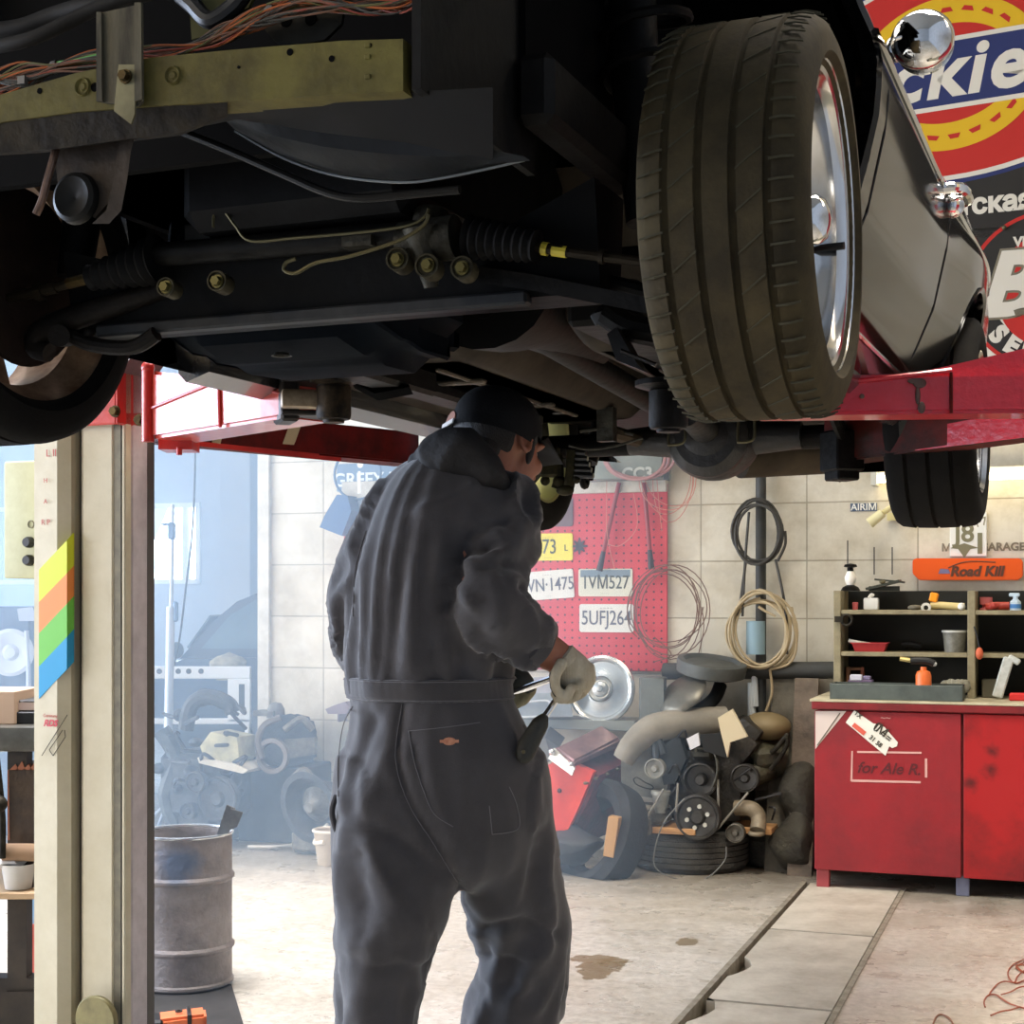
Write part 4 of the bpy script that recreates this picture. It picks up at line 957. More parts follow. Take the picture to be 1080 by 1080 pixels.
# lower arms
YA = -.02
q = MB(); q.tube([cy(174, 304, YA), cy(120, 322, YA), cy(70, 338, YA), cy(44, 350, YA), cy(38, 366, YA), cy(52, 372, YA)], .019, 12, taper=lambda k: .017+.006*math.sin(k*3)); q.tube([cy(70, 352, YA), cy(100, 364, YA), cy(140, 366, YA), cy(165, 352, YA)], .014, 10); q.cyl(cy(62, 354, YA-.03), cy(72, 354, YA+.03), .02); q.sph(cy(94, 351, YA), .01)
q.tube([cy(120, 335, YA+.05), cy(165, 350, YA+.05)], .01, 8)
cp(q, 'lower_arm', mat('arm_dark_dusty', (58, 50, 42), .5, .2, col2=(40, 36, 32), scale=14, bump=.3))
q = MB(); q.ring_loft([[cy(x, y-9, YA-.02), cy(x, y+8, YA-.02), cy(x, y+8, YA+.04), cy(x, y-9, YA+.04)] for x, y in ((505, 290), (560, 298), (620, 310), (700, 326))]); q.tube([cy(x, y, YA+.08) for x, y in ((560, 280), (620, 292), (690, 310))], .013, 10)
q.tube([cy(x, y, .25) for x, y in ((640, 330), (665, 345), (700, 352))], .025, 10); q.lathe([(0, 0), (.05, .002), (.06, .02), (.04, .04), (.05, .06), (.03, .08)], Matrix.Translation(cy(658, 345, .3)), 24)
cp(q, 'lower_arm', mat('arm_dark', (40, 38, 35), .5, .2, col2=(28, 27, 26), scale=14, bump=.3))
q = MB(); q.slab([cy(571, 288, YA+.1), cy(578, 277, YA+.1), cy(600, 280, YA+.1), cy(607, 291, YA+.1)], (0, .03, 0)); cp(q, 'heat_shield', mat('shield_grey', (116, 112, 100), .45, .5))
q = MB(); q.slab([cy(640, 352, .2), cy(650, 380, .2), cy(680, 392, .2), cy(672, 384, .2), cy(650, 345, .2)], (0, .05, 0)); q.tube([cy(655, 370, .19), cy(692, 385, .19)], .004, 6); cp(q, 'arm_blade', mat('blade_dark', (26, 24, 22), .3, .6))
# tow hook, hanger bars and bushing at the left
q = MB(); q.tube([bx(62, 144, YB+.05), bx(57, 165, YB+.03), bx(50, 190, YB+.02), bx(44, 212, YB+.02), bx(38, 226, YB+.02)], .0055, 10); cp(q, 'hanger_hook', mat('hook_worn', (126, 100, 84), .3, .6, col2=(90, 70, 60), scale=20), beam)
q = MB(); q.ring_loft([[bx(x-w_, y, YB+.04), bx(x+w_, y, YB+.04), bx(x+w_, y, YB+.065), bx(x-w_, y, YB+.065)] for x, y, w_ in ((136, 137, 8), (131, 160, 7), (127, 190, 7), (120, 222, 8), (106, 236, 9))]); q.slab([bx(x, y, YB+.05) for x, y in ((62, 142), (133, 140), (122, 205), (100, 230), (62, 205), (58, 165))], (0, .01, 0))
cp(q, 'hanger_plate', mat('hanger_brown', (66, 56, 46), .55, .1, col2=(44, 38, 32), scale=12, bump=.3), beam)
q = MB(); T = Matrix.Translation(bx(80, 209, YB+.045)) @ Matrix.Rotation(R(90), 4, 'X'); q.lathe([(0, 0), (.012, .004), (.02, .006), (.028, .01), (.034, .006), (.036, -.004)], T, 30); cp(q, 'bush_cup', mat('cup_dark_grey', (60, 58, 54), .4, .4), beam)
# ================================================================ things on and before the block wall
wy = WF.y
def W(px, py, off=0): return WF.y(px, py, -off)          # point on the wall plane, off metres out
UP = Matrix.Rotation(R(90), 4, 'X')                        # local xy -> wall xz, +z towards the room
def wT(px, py, off=0, rot=0): return Matrix.Translation(W(px, py, off)) @ UP @ Matrix.Rotation(R(rot), 4, 'Z')
def wb2(q, x0, y0, x1, y1, o0, o1, bev=0):                 # box over a photo rectangle between offsets
    a, b = W(x0, y0, o0), W(x1, y1, o0); return q.b2((a.x, -o0, a.z), (b.x, -o1, b.z), bev=bev)
def top(q, name, m, label, cat, group=None, smooth=35, fr=WF): return tag(q.build(name, m, None, fr, smooth=smooth), label, cat, group)
def root(name, label, cat, px, py, off=0, group=None): return wthing(name, label, cat, px, py, off, group)
def wp(q, name, m, par, label=None, smooth=35, split=False): return q.build(name, m, par, WF, smooth=smooth, label=label, split=split)

# ---- pegboard
a, b = W(365, 519), W(705, 708)
holes = mat('pegboard_red', (206, 56, 66), .55, col2=(190, 46, 56), scale=3)
nt = holes.node_tree; b_ = nt.nodes['Principled BSDF']; old = b_.inputs['Base Color'].links[0].from_socket
tc = nt.nodes.new('ShaderNodeTexCoord'); sx = nt.nodes.new('ShaderNodeSeparateXYZ'); nt.links.new(tc.outputs['Object'], sx.inputs[0])
def mth(op, x, y=None):
    n = nt.nodes.new('ShaderNodeMath'); n.operation = op
    for v, i in ((x, 0), (y, 1)):
        if v is None: continue
        if isinstance(v, (int, float)): n.inputs[i].default_value = v
        else: nt.links.new(v, n.inputs[i])
    return n.outputs[0]
def cell(o): return mth('SUBTRACT', mth('FRACT', mth('DIVIDE', mth('ADD', o, 10.0), .0425)), .5)
u, v = cell(sx.outputs[0]), cell(sx.outputs[2]); d = mth('SQRT', mth('ADD', mth('MULTIPLY', u, u), mth('MULTIPLY', v, v)))
f = mth('LESS_THAN', d, .14)
x = nt.nodes.new('ShaderNodeMix'); x.data_type = 'RGBA'; nt.links.new(f, x.inputs[0]); nt.links.new(old, x.inputs[6]); x.inputs[7].default_value = lin((70, 18, 22)); nt.links.new(x.outputs[2], b_.inputs['Base Color'])
top(MB().b2((a.x, -.03, b.z), (b.x, -.012, a.z), bev=.002), 'pegboard', holes, 'big red pegboard with number plates on the block wall', 'pegboard')
q = MB(); wb2(q, 365, 509, 705, 519, .0, .06, .003); top(q, 'pegboard_ledge', offwh, 'long whitish ledge along the top of the red pegboard', 'ledge')
# ---- licence plates
def plate(x0, y0, x1, y1, rot, back, ink, big, bsz, small, label, bsh=0, sub=None, strip=None, nm='licence_plate'):
    cx, cyy = (x0+x1)/2, (y0+y1)/2; c = W(cx, cyy, .034); a, b = W(x0, y0, .034), W(x1, y1, .034); w_, h_ = abs(b.x-a.x), abs(a.z-b.z)
    r_ = root(nm, label, 'number plate', cx, y1, .034, 'licence plates on the pegboard'); T = wT(cx, cyy, .036, rot)
    rr = .012; poly = []
    for sx_, sy_, a0 in ((1, 1, 0), (-1, 1, 90), (-1, -1, 180), (1, -1, 270)):
        for k in range(4): an = R(a0+30*k); poly.append((sx_*(w_/2-rr)+rr*math.cos(an), sy_*(h_/2-rr)+rr*math.sin(an)))
    q = MB(); q.prism(poly, .003, T); q.prism([(x*.97, y*.94) for x, y in poly], .0015, T @ Matrix.Translation((0, 0, .0018))); wp(q, 'plate_sheet', back, r_)
    q = MB(); q.text(big, T @ Matrix.Translation((bsh*w_, -.01*h_, .0035)) @ Matrix.Diagonal((.82, 1.1, 1, 1)), h_*bsz, .003, bold=.0003); wp(q, 'characters', ink, r_, smooth=0)
    if small:
        q = MB(); q.text(small, T @ Matrix.Translation((0, h_*.36, .003)), h_*.15, .001); wp(q, 'small_lettering', ink, r_, smooth=0)
    if sub:
        q = MB(); q.text(sub, T @ Matrix.Translation((0, -h_*.38, .003)), h_*.13, .001); wp(q, 'small_lettering', ink, r_, smooth=0)
    if strip:
        q = MB(); q.prism([(-w_*.46, h_*.2), (w_*.46, h_*.2), (w_*.46, h_*.46), (-w_*.46, h_*.46)], .001, T @ Matrix.Translation((0, 0, .003))); wp(q, 'printed_strip', strip, r_)
plate(546, 526, 604, 555, 0, mat('plate_brown', (96, 66, 66), .5), mat('plate_silver', (190, 186, 186), .5), '2·085', .72, 'MICHIGAN'[:0] or None, 'dark brown licence plate ending in 085, topmost on the pegboard')
plate(552, 563, 604, 591, 0, mat('plate_yellow', (226, 212, 60), .5), mat('plate_ink_green', (60, 66, 44), .6), '4773', .70, '- - - - -', 'yellow licence plate ending in 773, second from the top', -.12, '- - - -')
q = MB(); q.text('L', wT(597, 578, .0405), .05, .001); wp(q, 'small_letter', MATS['plate_ink_green'], bpy.data.objects['licence_plate.001'], smooth=0)
plate(550, 602, 605, 632, 4, mat('plate_white', (214, 214, 206), .5), mat('plate_ink_blue', (84, 88, 104), .6), '3VN·1475', .58, '- - - -', 'tilted white licence plate ending in 475, at the mechanic\'s elbow', 0, '- - -')
plate(610, 600, 667, 629, 0, mat('plate_cream', (204, 204, 186), .5), mat('plate_ink_black', (58, 62, 54), .6), '1VM527', .62, None, 'cream licence plate reading 1VM527 with a blue-grey top strip', 0, '- - - -', mat('plate_strip_blue', (110, 128, 140), .5))
plate(611, 637, 668, 667, 0, MATS['plate_white'], MATS['plate_ink_blue'], '5UFJ264', .66, '~ ~ ~ ~', 'white licence plate reading 5UFJ264, lowest on the pegboard')
q = MB()
for k in range(8):
    T = wT(611, 576, .034, 45*k); q.prism([(-.012, 0), (.012, 0), (.004, .042), (-.004, .042)], .006, T)
top(q, 'star_ornament', mat('dark_purple_metal', (56, 40, 48), .5), 'small dark star-shaped ornament beside the yellow licence plate', 'ornament')
# ---- grey case above the board, hoses and straps
gr = mat('grey_green_case', (128, 132, 118), .6, col2=(108, 112, 100), scale=5)
r_ = root('wall_case', 'grey-green case on the ledge above the pegboard, lettered in white', 'case', 670, 509, .06)
q = MB(); wb2(q, 603, 468, 708, 507, .01, .2, .006); wp(q, 'housing', gr, r_)
q = MB(); q.text('CC3', wT(672, 500, .203), .09, .003, bold=.003); wp(q, 'lettering', mat('grey_white_ink', (176, 178, 168), .6), r_, smooth=0)
q = MB(); q.torus(wT(705, 486, .203), .0, .004, 6) if 0 else None; wb2(q, 700, 470, 706, 506, .2, .205); wp(q, 'end_strip', mat('dark_grey_strip', (70, 72, 66), .6), r_)
random.seed(11)
def coil(name, m, label, cat, px, py, rx, ry, n, r, off=.06, jit=.12, group=None, extra=(), tilt=0):
    q = MB()
    prev = None; pts = []
    for k in range(n*14+1):
        t = k/14; a = 2*math.pi*t+R(90); jx = 1+jit*math.sin(t*2.1+px); jy = 1+jit*math.sin(t*3.3+py)
        x = px+rx*jx*math.cos(a)+jit*rx*.6*math.sin(t*1.7); y = py-ry*jy*math.sin(a)+jit*ry*.8*abs(math.sin(t*.9))
        pts.append(W(x, y, off+.02*math.sin(t*2.6)+.012*(t % 3)))
    q.tube(pts, r, 6, n=2)
    for e in extra: q.tube([W(x, y, off+.02) for x, y in e], r, 6, n=5)
    return top(q, name, m, label, cat, group)
thinw = mat('thin_pinkish_wire', (196, 124, 106), .6); thind = mat('thin_brown_wire', (110, 78, 60), .6)
coil('hose_coil', mat('reddish_grey_hose', (150, 104, 98), .6), 'reddish-grey hose looped in front of the grey case', 'hose', 672, 482, 34, 22, 3, .009, off=.22, jit=.1)
coil('wire_coil', thinw, 'loose coil of thin pinkish wire hanging beside the grey case', 'wire', 706, 500, 26, 38, 4, .0022, jit=.22, off=.07, extra=[((690, 470), (694, 520), (698, 560)), ((640, 505), (640, 560), (648, 600)), ((668, 520), (672, 555), (655, 575), (641, 574))])
coil('wire_coil', thind, 'big tangled coil of thin brown wire over the lower right corner of the pegboard', 'wire', 704, 640, 36, 44, 6, .003, jit=.16, off=.07, extra=[((690, 600), (672, 618), (662, 640), (664, 662), (672, 672)), ((740, 640), (742, 665), (734, 700)), ((742, 640), (735, 660), (715, 678)), ((690, 672), (708, 690), (690, 698))])
for x0, y0, x1, y1, lb_ in ((653, 509, 632, 602, 'dark red rod slanting across the pegboard, its black tip over a cream plate'), (679, 509, 687, 600, 'dark red rod hanging upright on the pegboard, beside the slanting one')):
    q = MB(); r_ = root('red_rod', lb_, 'rod', x0, y1, .07, 'red rods on the pegboard'); m_ = .78
    q.cyl(W(x0, y0, .075), W(x0+(x1-x0)*m_, y0+(y1-y0)*m_, .075), .012); wp(q, 'shaft', mat('rod_dark_red', (140, 44, 48), .5), r_)
    q = MB(); q.cyl(W(x0+(x1-x0)*m_, y0+(y1-y0)*m_, .075), W(x1, y1, .075), .013, .018); wp(q, 'tip', mat('rod_tip_black', (48, 40, 44), .6), r_)
# ---- round sign / shade seen through the haze, lettered band
bl = mat('hazy_blue_metal', (66, 96, 130), .5)
r_ = root('round_wall_sign', 'blue ring-shaped wall sign with a white needle, half lost in the haze', 'sign', 391, 530, .08)
q = MB(); q.torus(wT(377, 500, .1), .148, .008, 40, 8); wp(q, 'ring', bl, r_)
q = MB(); q.prism([(-.011, -.13), (.011, -.13), (.007, .0), (-.007, .0)], .006, wT(379, 497, .11)); q.lathe([(0, .004), (.018, .004), (.02, 0)], wT(380, 490, .11), 20); wp(q, 'needle', white, r_)
q = MB(); wb2(q, 358, 490, 470, 516, .012, .05, .003); band = top(q, 'lettered_band', mat('blue_band', (92, 120, 148), .6), 'pale blue lettered band crossing behind the round wall sign', 'sign')
q = MB(); q.text('GREEY INC', wT(396, 506, .051), .11, .002, bold=.002); q.build('lettering', mat('band_white_ink', (214, 222, 226), .6), band, WF, smooth=0)
q = MB(); q.slab([W(x, y, .06) for x, y in ((365, 523), (376, 524), (380, 540), (370, 566), (347, 557), (352, 545))], (0, -.12, 0)); top(q, 'lamp_shade', mat('blue_shade', (50, 84, 124), .6), 'dark blue cone-shaped shade below the round wall sign', 'lamp shade')
q = MB(); wb2(q, 371, 528, 412, 556, .034, .05, .003); o_ = top(q, 'number_sign', mat('sign_pale_blue', (176, 192, 208), .6), 'pale number sign at the left end of the pegboard, beside the mechanic', 'sign')
q = MB(); q.text('U', wT(381, 546, .051), .1, .002, bold=.002); q.build('lettering', mat('sign_white', (230, 234, 238), .6), o_, WF, smooth=0)

# ---- upright pipe with hose coils, low pipe, leaning boards
pipe_m = mat('dark_green_pipe', (42, 46, 44), .6, col2=(58, 58, 54), scale=12)
r_ = root('upright_pipe', 'dark upright pipe rising on the wall behind the hose coils', 'pipe', 803, 780, .07)
q = MB(); q.cyl(W(802.5, 800, .07), W(802.5, 440, .07), .028); wp(q, 'tube', pipe_m, r_)
q = MB(); q.lathe([(.0, -.04), (.04, -.04), (.04, .04), (0, .04)], Matrix.Translation(W(797, 672, .09)), 20); q.cyl(W(797, 690, .09), W(797, 655, .09), .05); wp(q, 'blue_valve', mat('pale_blue_valve', (130, 156, 166), .6), r_, 'pale blue valve body')
q = MB(); q.cyl(W(793, 720, .11), W(793, 800, .11), .022); q.cyl(W(797, 745, .12), W(795, 700, .12), .016); wp(q, 'drain_pipe', mat('pale_grey_pipe', (190, 196, 196), .6), r_, 'pale grey lower pipe')
coil('hose_coil', mat('black_hose', (50, 48, 42), .6), 'black hose coil hanging highest on the upright pipe', 'hose', 799, 560, 24, 32, 4, .008, jit=.1, off=.12, extra=[((790, 540), (786, 590), (783, 650)), ((787, 590), (780, 640), (778, 650)), ((818, 590), (828, 640), (830, 690)), ((828, 560), (828, 575), (820, 592))])
coil('hose_coil', mat('beige_hose', (164, 146, 112), .6), 'thick beige hose coil hanging lowest on the upright pipe', 'hose', 802, 664, 32, 38, 7, .0075, jit=.14, off=.13, extra=[((800, 640), (808, 645), (818, 650)), ((835, 640), (840, 680), (832, 700), (812, 706)), ((812, 706), (814, 730), (808, 750))])
q = MB(); q.cyl(W(700, 708, .1), W(1000, 706, .1), .045); top(q, 'low_wall_pipe', mat('dark_wall_pipe', (50, 50, 46), .7), 'thick dark pipe running level along the wall left of the bench', 'pipe')
for x0, y0, x1, y1, off, th, c_, lb_ in ((812, 712, 838, 900, .18, .02, (98, 92, 78), 'tall grimy board leaning by the wall right of the pale pipe'), (836, 716, 858, 900, .26, .03, (112, 98, 82), 'narrow brownish board squeezed against the left end of the red bench')):
    q = MB(); a, b = W(x0, y0, off), W(x1, y1, off+.1); q.ring_loft([[V((a.x, -off-.14, 0)), V((b.x, -off-.14, 0)), V((b.x, -off-.14-th, 0)), V((a.x, -off-.14-th, 0))], [V((a.x, -off+.1, a.z)), V((b.x, -off+.1, a.z)), V((b.x, -off+.1-th, a.z)), V((a.x, -off+.1-th, a.z))]])
    top(q, 'leaning_board', mat('board_%d' % c_[0], c_, .85, col2=tuple(int(v*.65) for v in c_), scale=5, bump=.3), lb_, 'board', 'boards leaning by the wall')
q = MB(); q.sph(WF.M.inverted() @ P(846, 855, 7.75), (.11, .1, .27)); q.sph(WF.M.inverted() @ P(838, 890, 7.7), (.12, .1, .15)); 
sk = q
def lump(q, amp, sc, seed=0):
    for v in q.bm.verts: v.co += V((noise.noise(v.co*sc+V((seed, 0, 0))), noise.noise(v.co*sc+V((0, seed+5, 0))), noise.noise(v.co*sc+V((0, 3, seed)))))*amp
lump(sk, .06, 6); 
for v in sk.bm.verts: v.co.z = max(v.co.z, .002)
top(sk, 'old_sack', mat('dark_sack', (58, 54, 40), .9, col2=(40, 36, 30), scale=8, bump=.5), 'dark bulging sack slumped between the junk engine and the red bench', 'sack')

# ---- red bench
BF = .70                                  # bench depth
bench = root('workbench', 'red metal workbench with two doors, left part duller', 'bench', 960, 940, .35)
redb = mat('bench_red', (148, 24, 31), .5, col2=(104, 27, 31), scale=2.2, bump=.06, mix=.55, sharp=.2)  # haze over the left door is put into this duller red
rednd = mat('bench_red_bright', (162, 19, 21), .45, col2=(104, 18, 20), scale=2.6, mix=.6, sharp=.12)
def Wb(px, py, o=BF): return WF.y(px, py, -o)
xL_, xR_ = Wb(859, 800).x, XR-.15
zT = Wb(859, 737).z; zB = Wb(864, 917).z; zt2 = Wb(870, 748).z
q = MB(); q.b2((xL_+.01, -.02, zB+.0), (xR_, -BF+.025, zt2), bev=.003); wp(q, 'carcass', mat('bench_inner', (110, 26, 28), .6), bench)
q = MB(); q.b2((xL_-.012, 0-.01, zt2), (xR_, -BF-.02, zT-.012), bev=.004); wp(q, 'top_rail', mat('rail_dark_red', (128, 24, 28), .5, col2=(92, 22, 24), scale=6), bench)
q = MB(); q.b2((xL_-.02, -.0-.005, zT-.012), (xR_, -BF-.022, zT), bev=.002); wp(q, 'worktop', mat('worktop_beige', (196, 186, 156), .6, col2=(150, 140, 112), scale=5), bench, 'beige worn worktop')
xm = Wb(1015, 800).x; xm2 = Wb(1180, 800).x
for i, (a, b, m_, lb_) in enumerate(((xL_, xm-.006, redb, 'dull red door with a chalk rectangle'), (xm+.006, xm2, rednd, 'bright red door with black smudges'), (xm2+.01, xR_, rednd, None))):
    q = MB(); q.b2((a, -BF+.02, zB), (b, -BF, zt2-.006), bev=.003); dr = wp(q, 'door', m_, bench, lb_)
    if i == 0: door0 = dr
    if i == 1: door1 = dr
for px in (867, 1015, 1178):
    x = Wb(px, 930).x; q = MB()
    for yy in (-BF+.05, -.08): q.b2((x-.03, yy-.025, 0), (x+.03, yy+.025, zB+.01), bev=.003)
    wp(q, 'leg', mat('leg_%s' % px, (150, 60, 62) if px < 900 else (96, 98, 116), .6), bench, None if px < 900 else 'grey-blue leg', split=True)
chalk = mat('chalk_line', (206, 158, 148), .8)
def bT(px, py, o=.0, rot=0): return Matrix.Translation(WF.y(px, py, -BF-o)) @ UP @ Matrix.Rotation(R(rot), 4, 'Z')
def bslab(q, pts, o=.001, th=.0015): q.slab([WF.y(x, y, -BF-o) for x, y in pts], (0, -th, 0)); return q
q = MB()
for l in (((904, 792), (972, 793), (972, 795), (904, 794)), ((898, 792), (899.5, 792), (899, 824), (897, 824)), ((898, 822), (971, 824), (971, 826), (898, 824.5)), ((975.5, 800), (978, 800), (978, 820), (975.5, 820))): bslab(q, l)
wp(q, 'chalk_outline', chalk, door0, smooth=0)
q = MB(); q.text('for Ale R.', bT(937, 811, .002), .075, .001, shear=.3, bold=.001); wp(q, 'chalk_writing', mat('dark_ink_writing', (86, 24, 28), .8), door0, smooth=0)
q = MB(); q.text('~~', bT(934, 757, .002), .04, .001); wp(q, 'small_mark', chalk, door0, smooth=0)
q = MB(); bslab(q, ((860, 750), (892.5, 750), (860, 790))); pp = wp(q, 'corner_paper', mat('corner_paper_pinkish', (202, 186, 176), .8), door0, smooth=0)
q = MB(); q.tube([WF.y(862, 786, -BF-.003), WF.y(886, 752, -BF-.003)], .003, 5, smooth=False); wp(q, 'paper_line', greyw, pp)
q = MB(); bslab(q, ((901, 749), (921, 763), (926, 764), (933, 767), (947, 783), (946, 787), (941, 789), (938, 787), (934, 797), (892, 762)), .003, .002)
stk = top(q, 'price_label', paper, 'white torn parts label stuck askew on the red bench door', 'label')
q = MB(); q.prism([(-.035, -.011), (.035, -.011), (.035, .011), (-.035, .011)], .001, bT(906, 769, .007, -38)); q.build('red_print', mat('red_print', (206, 90, 70), .7), stk, WF, smooth=0)
q = MB()
for px, py, s_, sz in ((905, 754, 'TX', .03), (929, 770, 'IM', .06), (934, 777, '==', .05), (920, 779, '31', .03), (927, 785, '58', .03), (926, 766, '()', .05)): q.text(s_, bT(px, py, .007, -38), sz, .001, bold=.0008)
q.build('black_print', inkk, stk, WF, smooth=0, split=True)
nt = rednd.node_tree; b_ = nt.nodes['Principled BSDF']; src = b_.inputs['Base Color'].links[0].from_socket; tc = nt.nodes.new('ShaderNodeTexCoord')
dl = WM(door1).inverted() @ WF.M
for px, py, r0 in ((1024, 826, .05), (1044, 813, .055), (1046, 792, .045)):
    vd = nt.nodes.new('ShaderNodeVectorMath'); vd.operation = 'DISTANCE'; nt.links.new(tc.outputs['Object'], vd.inputs[0]); vd.inputs[1].default_value = dl @ WF.y(px, py, -BF)
    ns = nt.nodes.new('ShaderNodeTexNoise'); ns.inputs['Scale'].default_value = 24; nt.links.new(tc.outputs['Object'], ns.inputs[0])
    ad = nt.nodes.new('ShaderNodeMath'); ad.operation = 'MULTIPLY_ADD'; nt.links.new(ns.outputs[0], ad.inputs[0]); ad.inputs[1].default_value = .07; nt.links.new(vd.outputs['Value'], ad.inputs[2])
    mr = nt.nodes.new('ShaderNodeMapRange'); mr.inputs[1].default_value = .03; mr.inputs[2].default_value = .03+r0; mr.inputs[3].default_value = .9; mr.inputs[4].default_value = 0; nt.links.new(ad.outputs[0], mr.inputs[0])
    mx = nt.nodes.new('ShaderNodeMix'); mx.data_type = 'RGBA'; nt.links.new(mr.outputs[0], mx.inputs[0]); nt.links.new(src, mx.inputs[6]); mx.inputs[7].default_value = lin((56, 16, 16)); src = mx.outputs[2]
nt.links.new(src, b_.inputs['Base Color'])
# ---- shelf rack on the bench (two bays)
rk_off = .42
def K(px, py, o=rk_off): return WF.y(px, py, -o)
rack = root('shelf_rack', 'open shelf rack with pale posts and a black back, standing on the red bench', 'shelf', 980, 735, .3)
post_m = mat('rack_post_beige', (150, 140, 108), .7, col2=(120, 110, 84), scale=14)
for i, px in enumerate((883, 1024.5, 1166)):
    x = K(px, 650).x; q = MB(); q.b2((x-.018, -.14, zT), (x+.018, -rk_off-.004, K(px, 623).z), bev=.003); wp(q, 'post', post_m, rack)
xa, xb = K(883, 650).x+.018, K(1166, 650).x-.018; xmid = K(1024.5, 650).x
for py in (643.5, 688):
    z = K(950, py).z
    for a, b in ((xa, xmid-.018), (xmid+.018, xb)):
        q = MB(); q.b2((a, -.15, z-.022), (b, -rk_off, z), bev=.003); wp(q, 'shelf_board', post_m, rack)
q = MB(); q.b2((xa-.03, -.12, zT), (xb+.03, -.145, K(950, 623).z), bev=.002); wp(q, 'back_panel', mat('rack_back_black', (34, 34, 28), .85), rack)
zS1, zS2 = K(950, 643.5).z, K(950, 688).z; zTop = K(950, 623).z
def item(name, label, cat, px, zbase, off=.30, group=None):
    p = WF.y(px, 650, -off); return thing(name, label, cat, WF.M @ V((p.x, -off, zbase)), -WF.deg, group)
def lq(): return MB()
def ip(q, name, m, par, label=None, smooth=35): return q.build(name, m, par, WM(par), smooth=smooth, label=label)
def px2m(px, off=.3): return px*(8.0-off)/1600
# items: top shelf
r_ = item('pink_pot', 'little pink pot at the left end of the upper shelf', 'pot', 902, zS1); ip(lq().lathe([(0, 0), (.013, 0), (.015, .035), (.012, .038), (0, .038)], None, 20), 'pot_body', mat('pinkish_red', (196, 96, 96), .6), r_)
r_ = item('white_tub', 'white square tub on the upper shelf, right of the pink pot', 'tub', 919, zS1); ip(lq().box((0, 0, .03), (.072, .06, .06), bev=.008, seg=2), 'tub_body', white, r_); ip(lq().tube([(-.01, 0, .06), (0, 0, .075), (.012, .0, .07)], .009, 8), 'cloth_tip', paper, r_)
r_ = item('grey_ball', 'low grey lump of putty on the upper shelf', 'putty', 965, zS1); ip(lq().sph((0, 0, .012), (.035, .03, .014)), 'lump', greyw, r_)
r_ = item('orange_cap_bottle', 'cream bottle lying on the upper shelf with a bright orange cap block', 'bottle', 995, zS1, .36)
q = lq(); q.tube([(-.06, 0, .02), (-.02, 0, .024), (.07, 0, .018), (.1, 0, .018)], .018, 12); ip(q, 'bottle_body', mat('cream_plastic', (210, 190, 128), .5), r_)
ip(lq().box((-.045, 0, .063), (.04, .04, .045), Matrix.Rotation(R(12), 4, 'Y'), bev=.006), 'cap', mat('bright_orange', (244, 150, 28), .4), r_, 'orange cap')
ip(lq().lathe([(.012, -.01), (.024, -.01), (.024, .01), (.012, .01)], Matrix.Translation((-.08, -.03, .012)) @ UP, 24, closed=True), 'tape_ring', offwh, r_)
r_ = item('white_ear_cap', 'small white cap at the right end of the upper shelf bay', 'cap', 1014, zS1, .38); ip(lq().sph((0, 0, .018), (.018, .016, .018)), 'knob', white, r_)
for nm, lb_, px, c_, rad, h_, zz in (('pink_spool', 'pink spool in the right bay of the upper shelf', 1040, (206, 110, 108), .03, .034, zS1+.0), ('red_clump', 'red rag clump in the right bay of the upper shelf', 1047, (170, 54, 44), .04, .03, zS1), ('blue_spray', 'white and blue spray bottle at the right photo edge of the upper shelf', 1071, (196, 214, 226), .026, .07, zS1), ('red_bottle', 'small red bottle lying behind the white spray bottle', 1060, (192, 72, 60), .02, .03, zS1)):
    off = {'pink_spool': .22, 'red_clump': .36, 'blue_spray': .33, 'red_bottle': .24}[nm]
    r_ = item(nm, lb_, nm.split('_')[1], px, zz, off); q = lq()
    if nm == 'red_clump': q.sph((0, 0, .02), (.04, .03, .02)); lump(q, .012, 30); [setattr(v.co, 'z', max(v.co.z, 0)) for v in q.bm.verts]
    elif nm == 'pink_spool': q.lathe([(0, 0), (rad, 0), (rad, .008), (rad*.6, .012), (rad*.6, .024), (rad, .028), (rad, h_+.03), (0, h_+.03)], None, 20)
    elif nm == 'red_bottle': q.cyl((-.05, 0, rad), (.02, 0, rad), rad).cyl((.02, 0, rad), (.05, 0, rad), rad*.5)
    else: q.lathe([(0, 0), (rad, 0), (rad, .04), (.012, .055), (.012, .07), (0, .07)], None, 20).box((-.005, 0, .075), (.05, .02, .018), bev=.004)
    ip(q, 'body', mat(nm, c_, .5), r_)
    if nm == 'blue_spray': ip(lq().lathe([(rad+.001, .01), (rad+.001, .03)], None, 20), 'blue_label', mat('blue_label', (70, 130, 190), .5), r_)
# middle shelf
r_ = item('red_tray', 'red plastic tray on the middle shelf with a pale stick across it', 'tray', 918, zS2, .34)
q = lq(); q.ring_loft([[V((sx_*a, sy_*b, z)) for sx_, sy_ in ((-1, -1), (1, -1), (1, 1), (-1, 1))] for a, b, z in ((.07, .05, 0), (.085, .062, .045), (.09, .066, .045), (.09, .066, .04))]); ip(q, 'tray_body', mat('tray_red', (164, 40, 40), .5), r_)
ip(lq().tube([(-.1, -.05, .055), (-.05, -.05, .045), (.0, -.0, .035)], .009, 8), 'stick', offwh, r_)
r_ = item('clear_bucket', 'grey translucent bucket with a pale lid on the middle shelf', 'bucket', 1007, zS2, .32)
q = lq(); q.lathe([(0, 0), (.048, 0), (.058, .1), (.055, .1), (.045, .004), (0, .004)], None, 28); ip(q, 'bucket_body', mat('grey_bucket', (126, 124, 112), .5, col2=(90, 88, 78), scale=20), r_); ip(lq().lathe([(0, .108), (.062, .108), (.062, .098), (.058, .098)], None, 28), 'lid', mat('pale_lid', (190, 190, 180), .5), r_, 'pale lid')
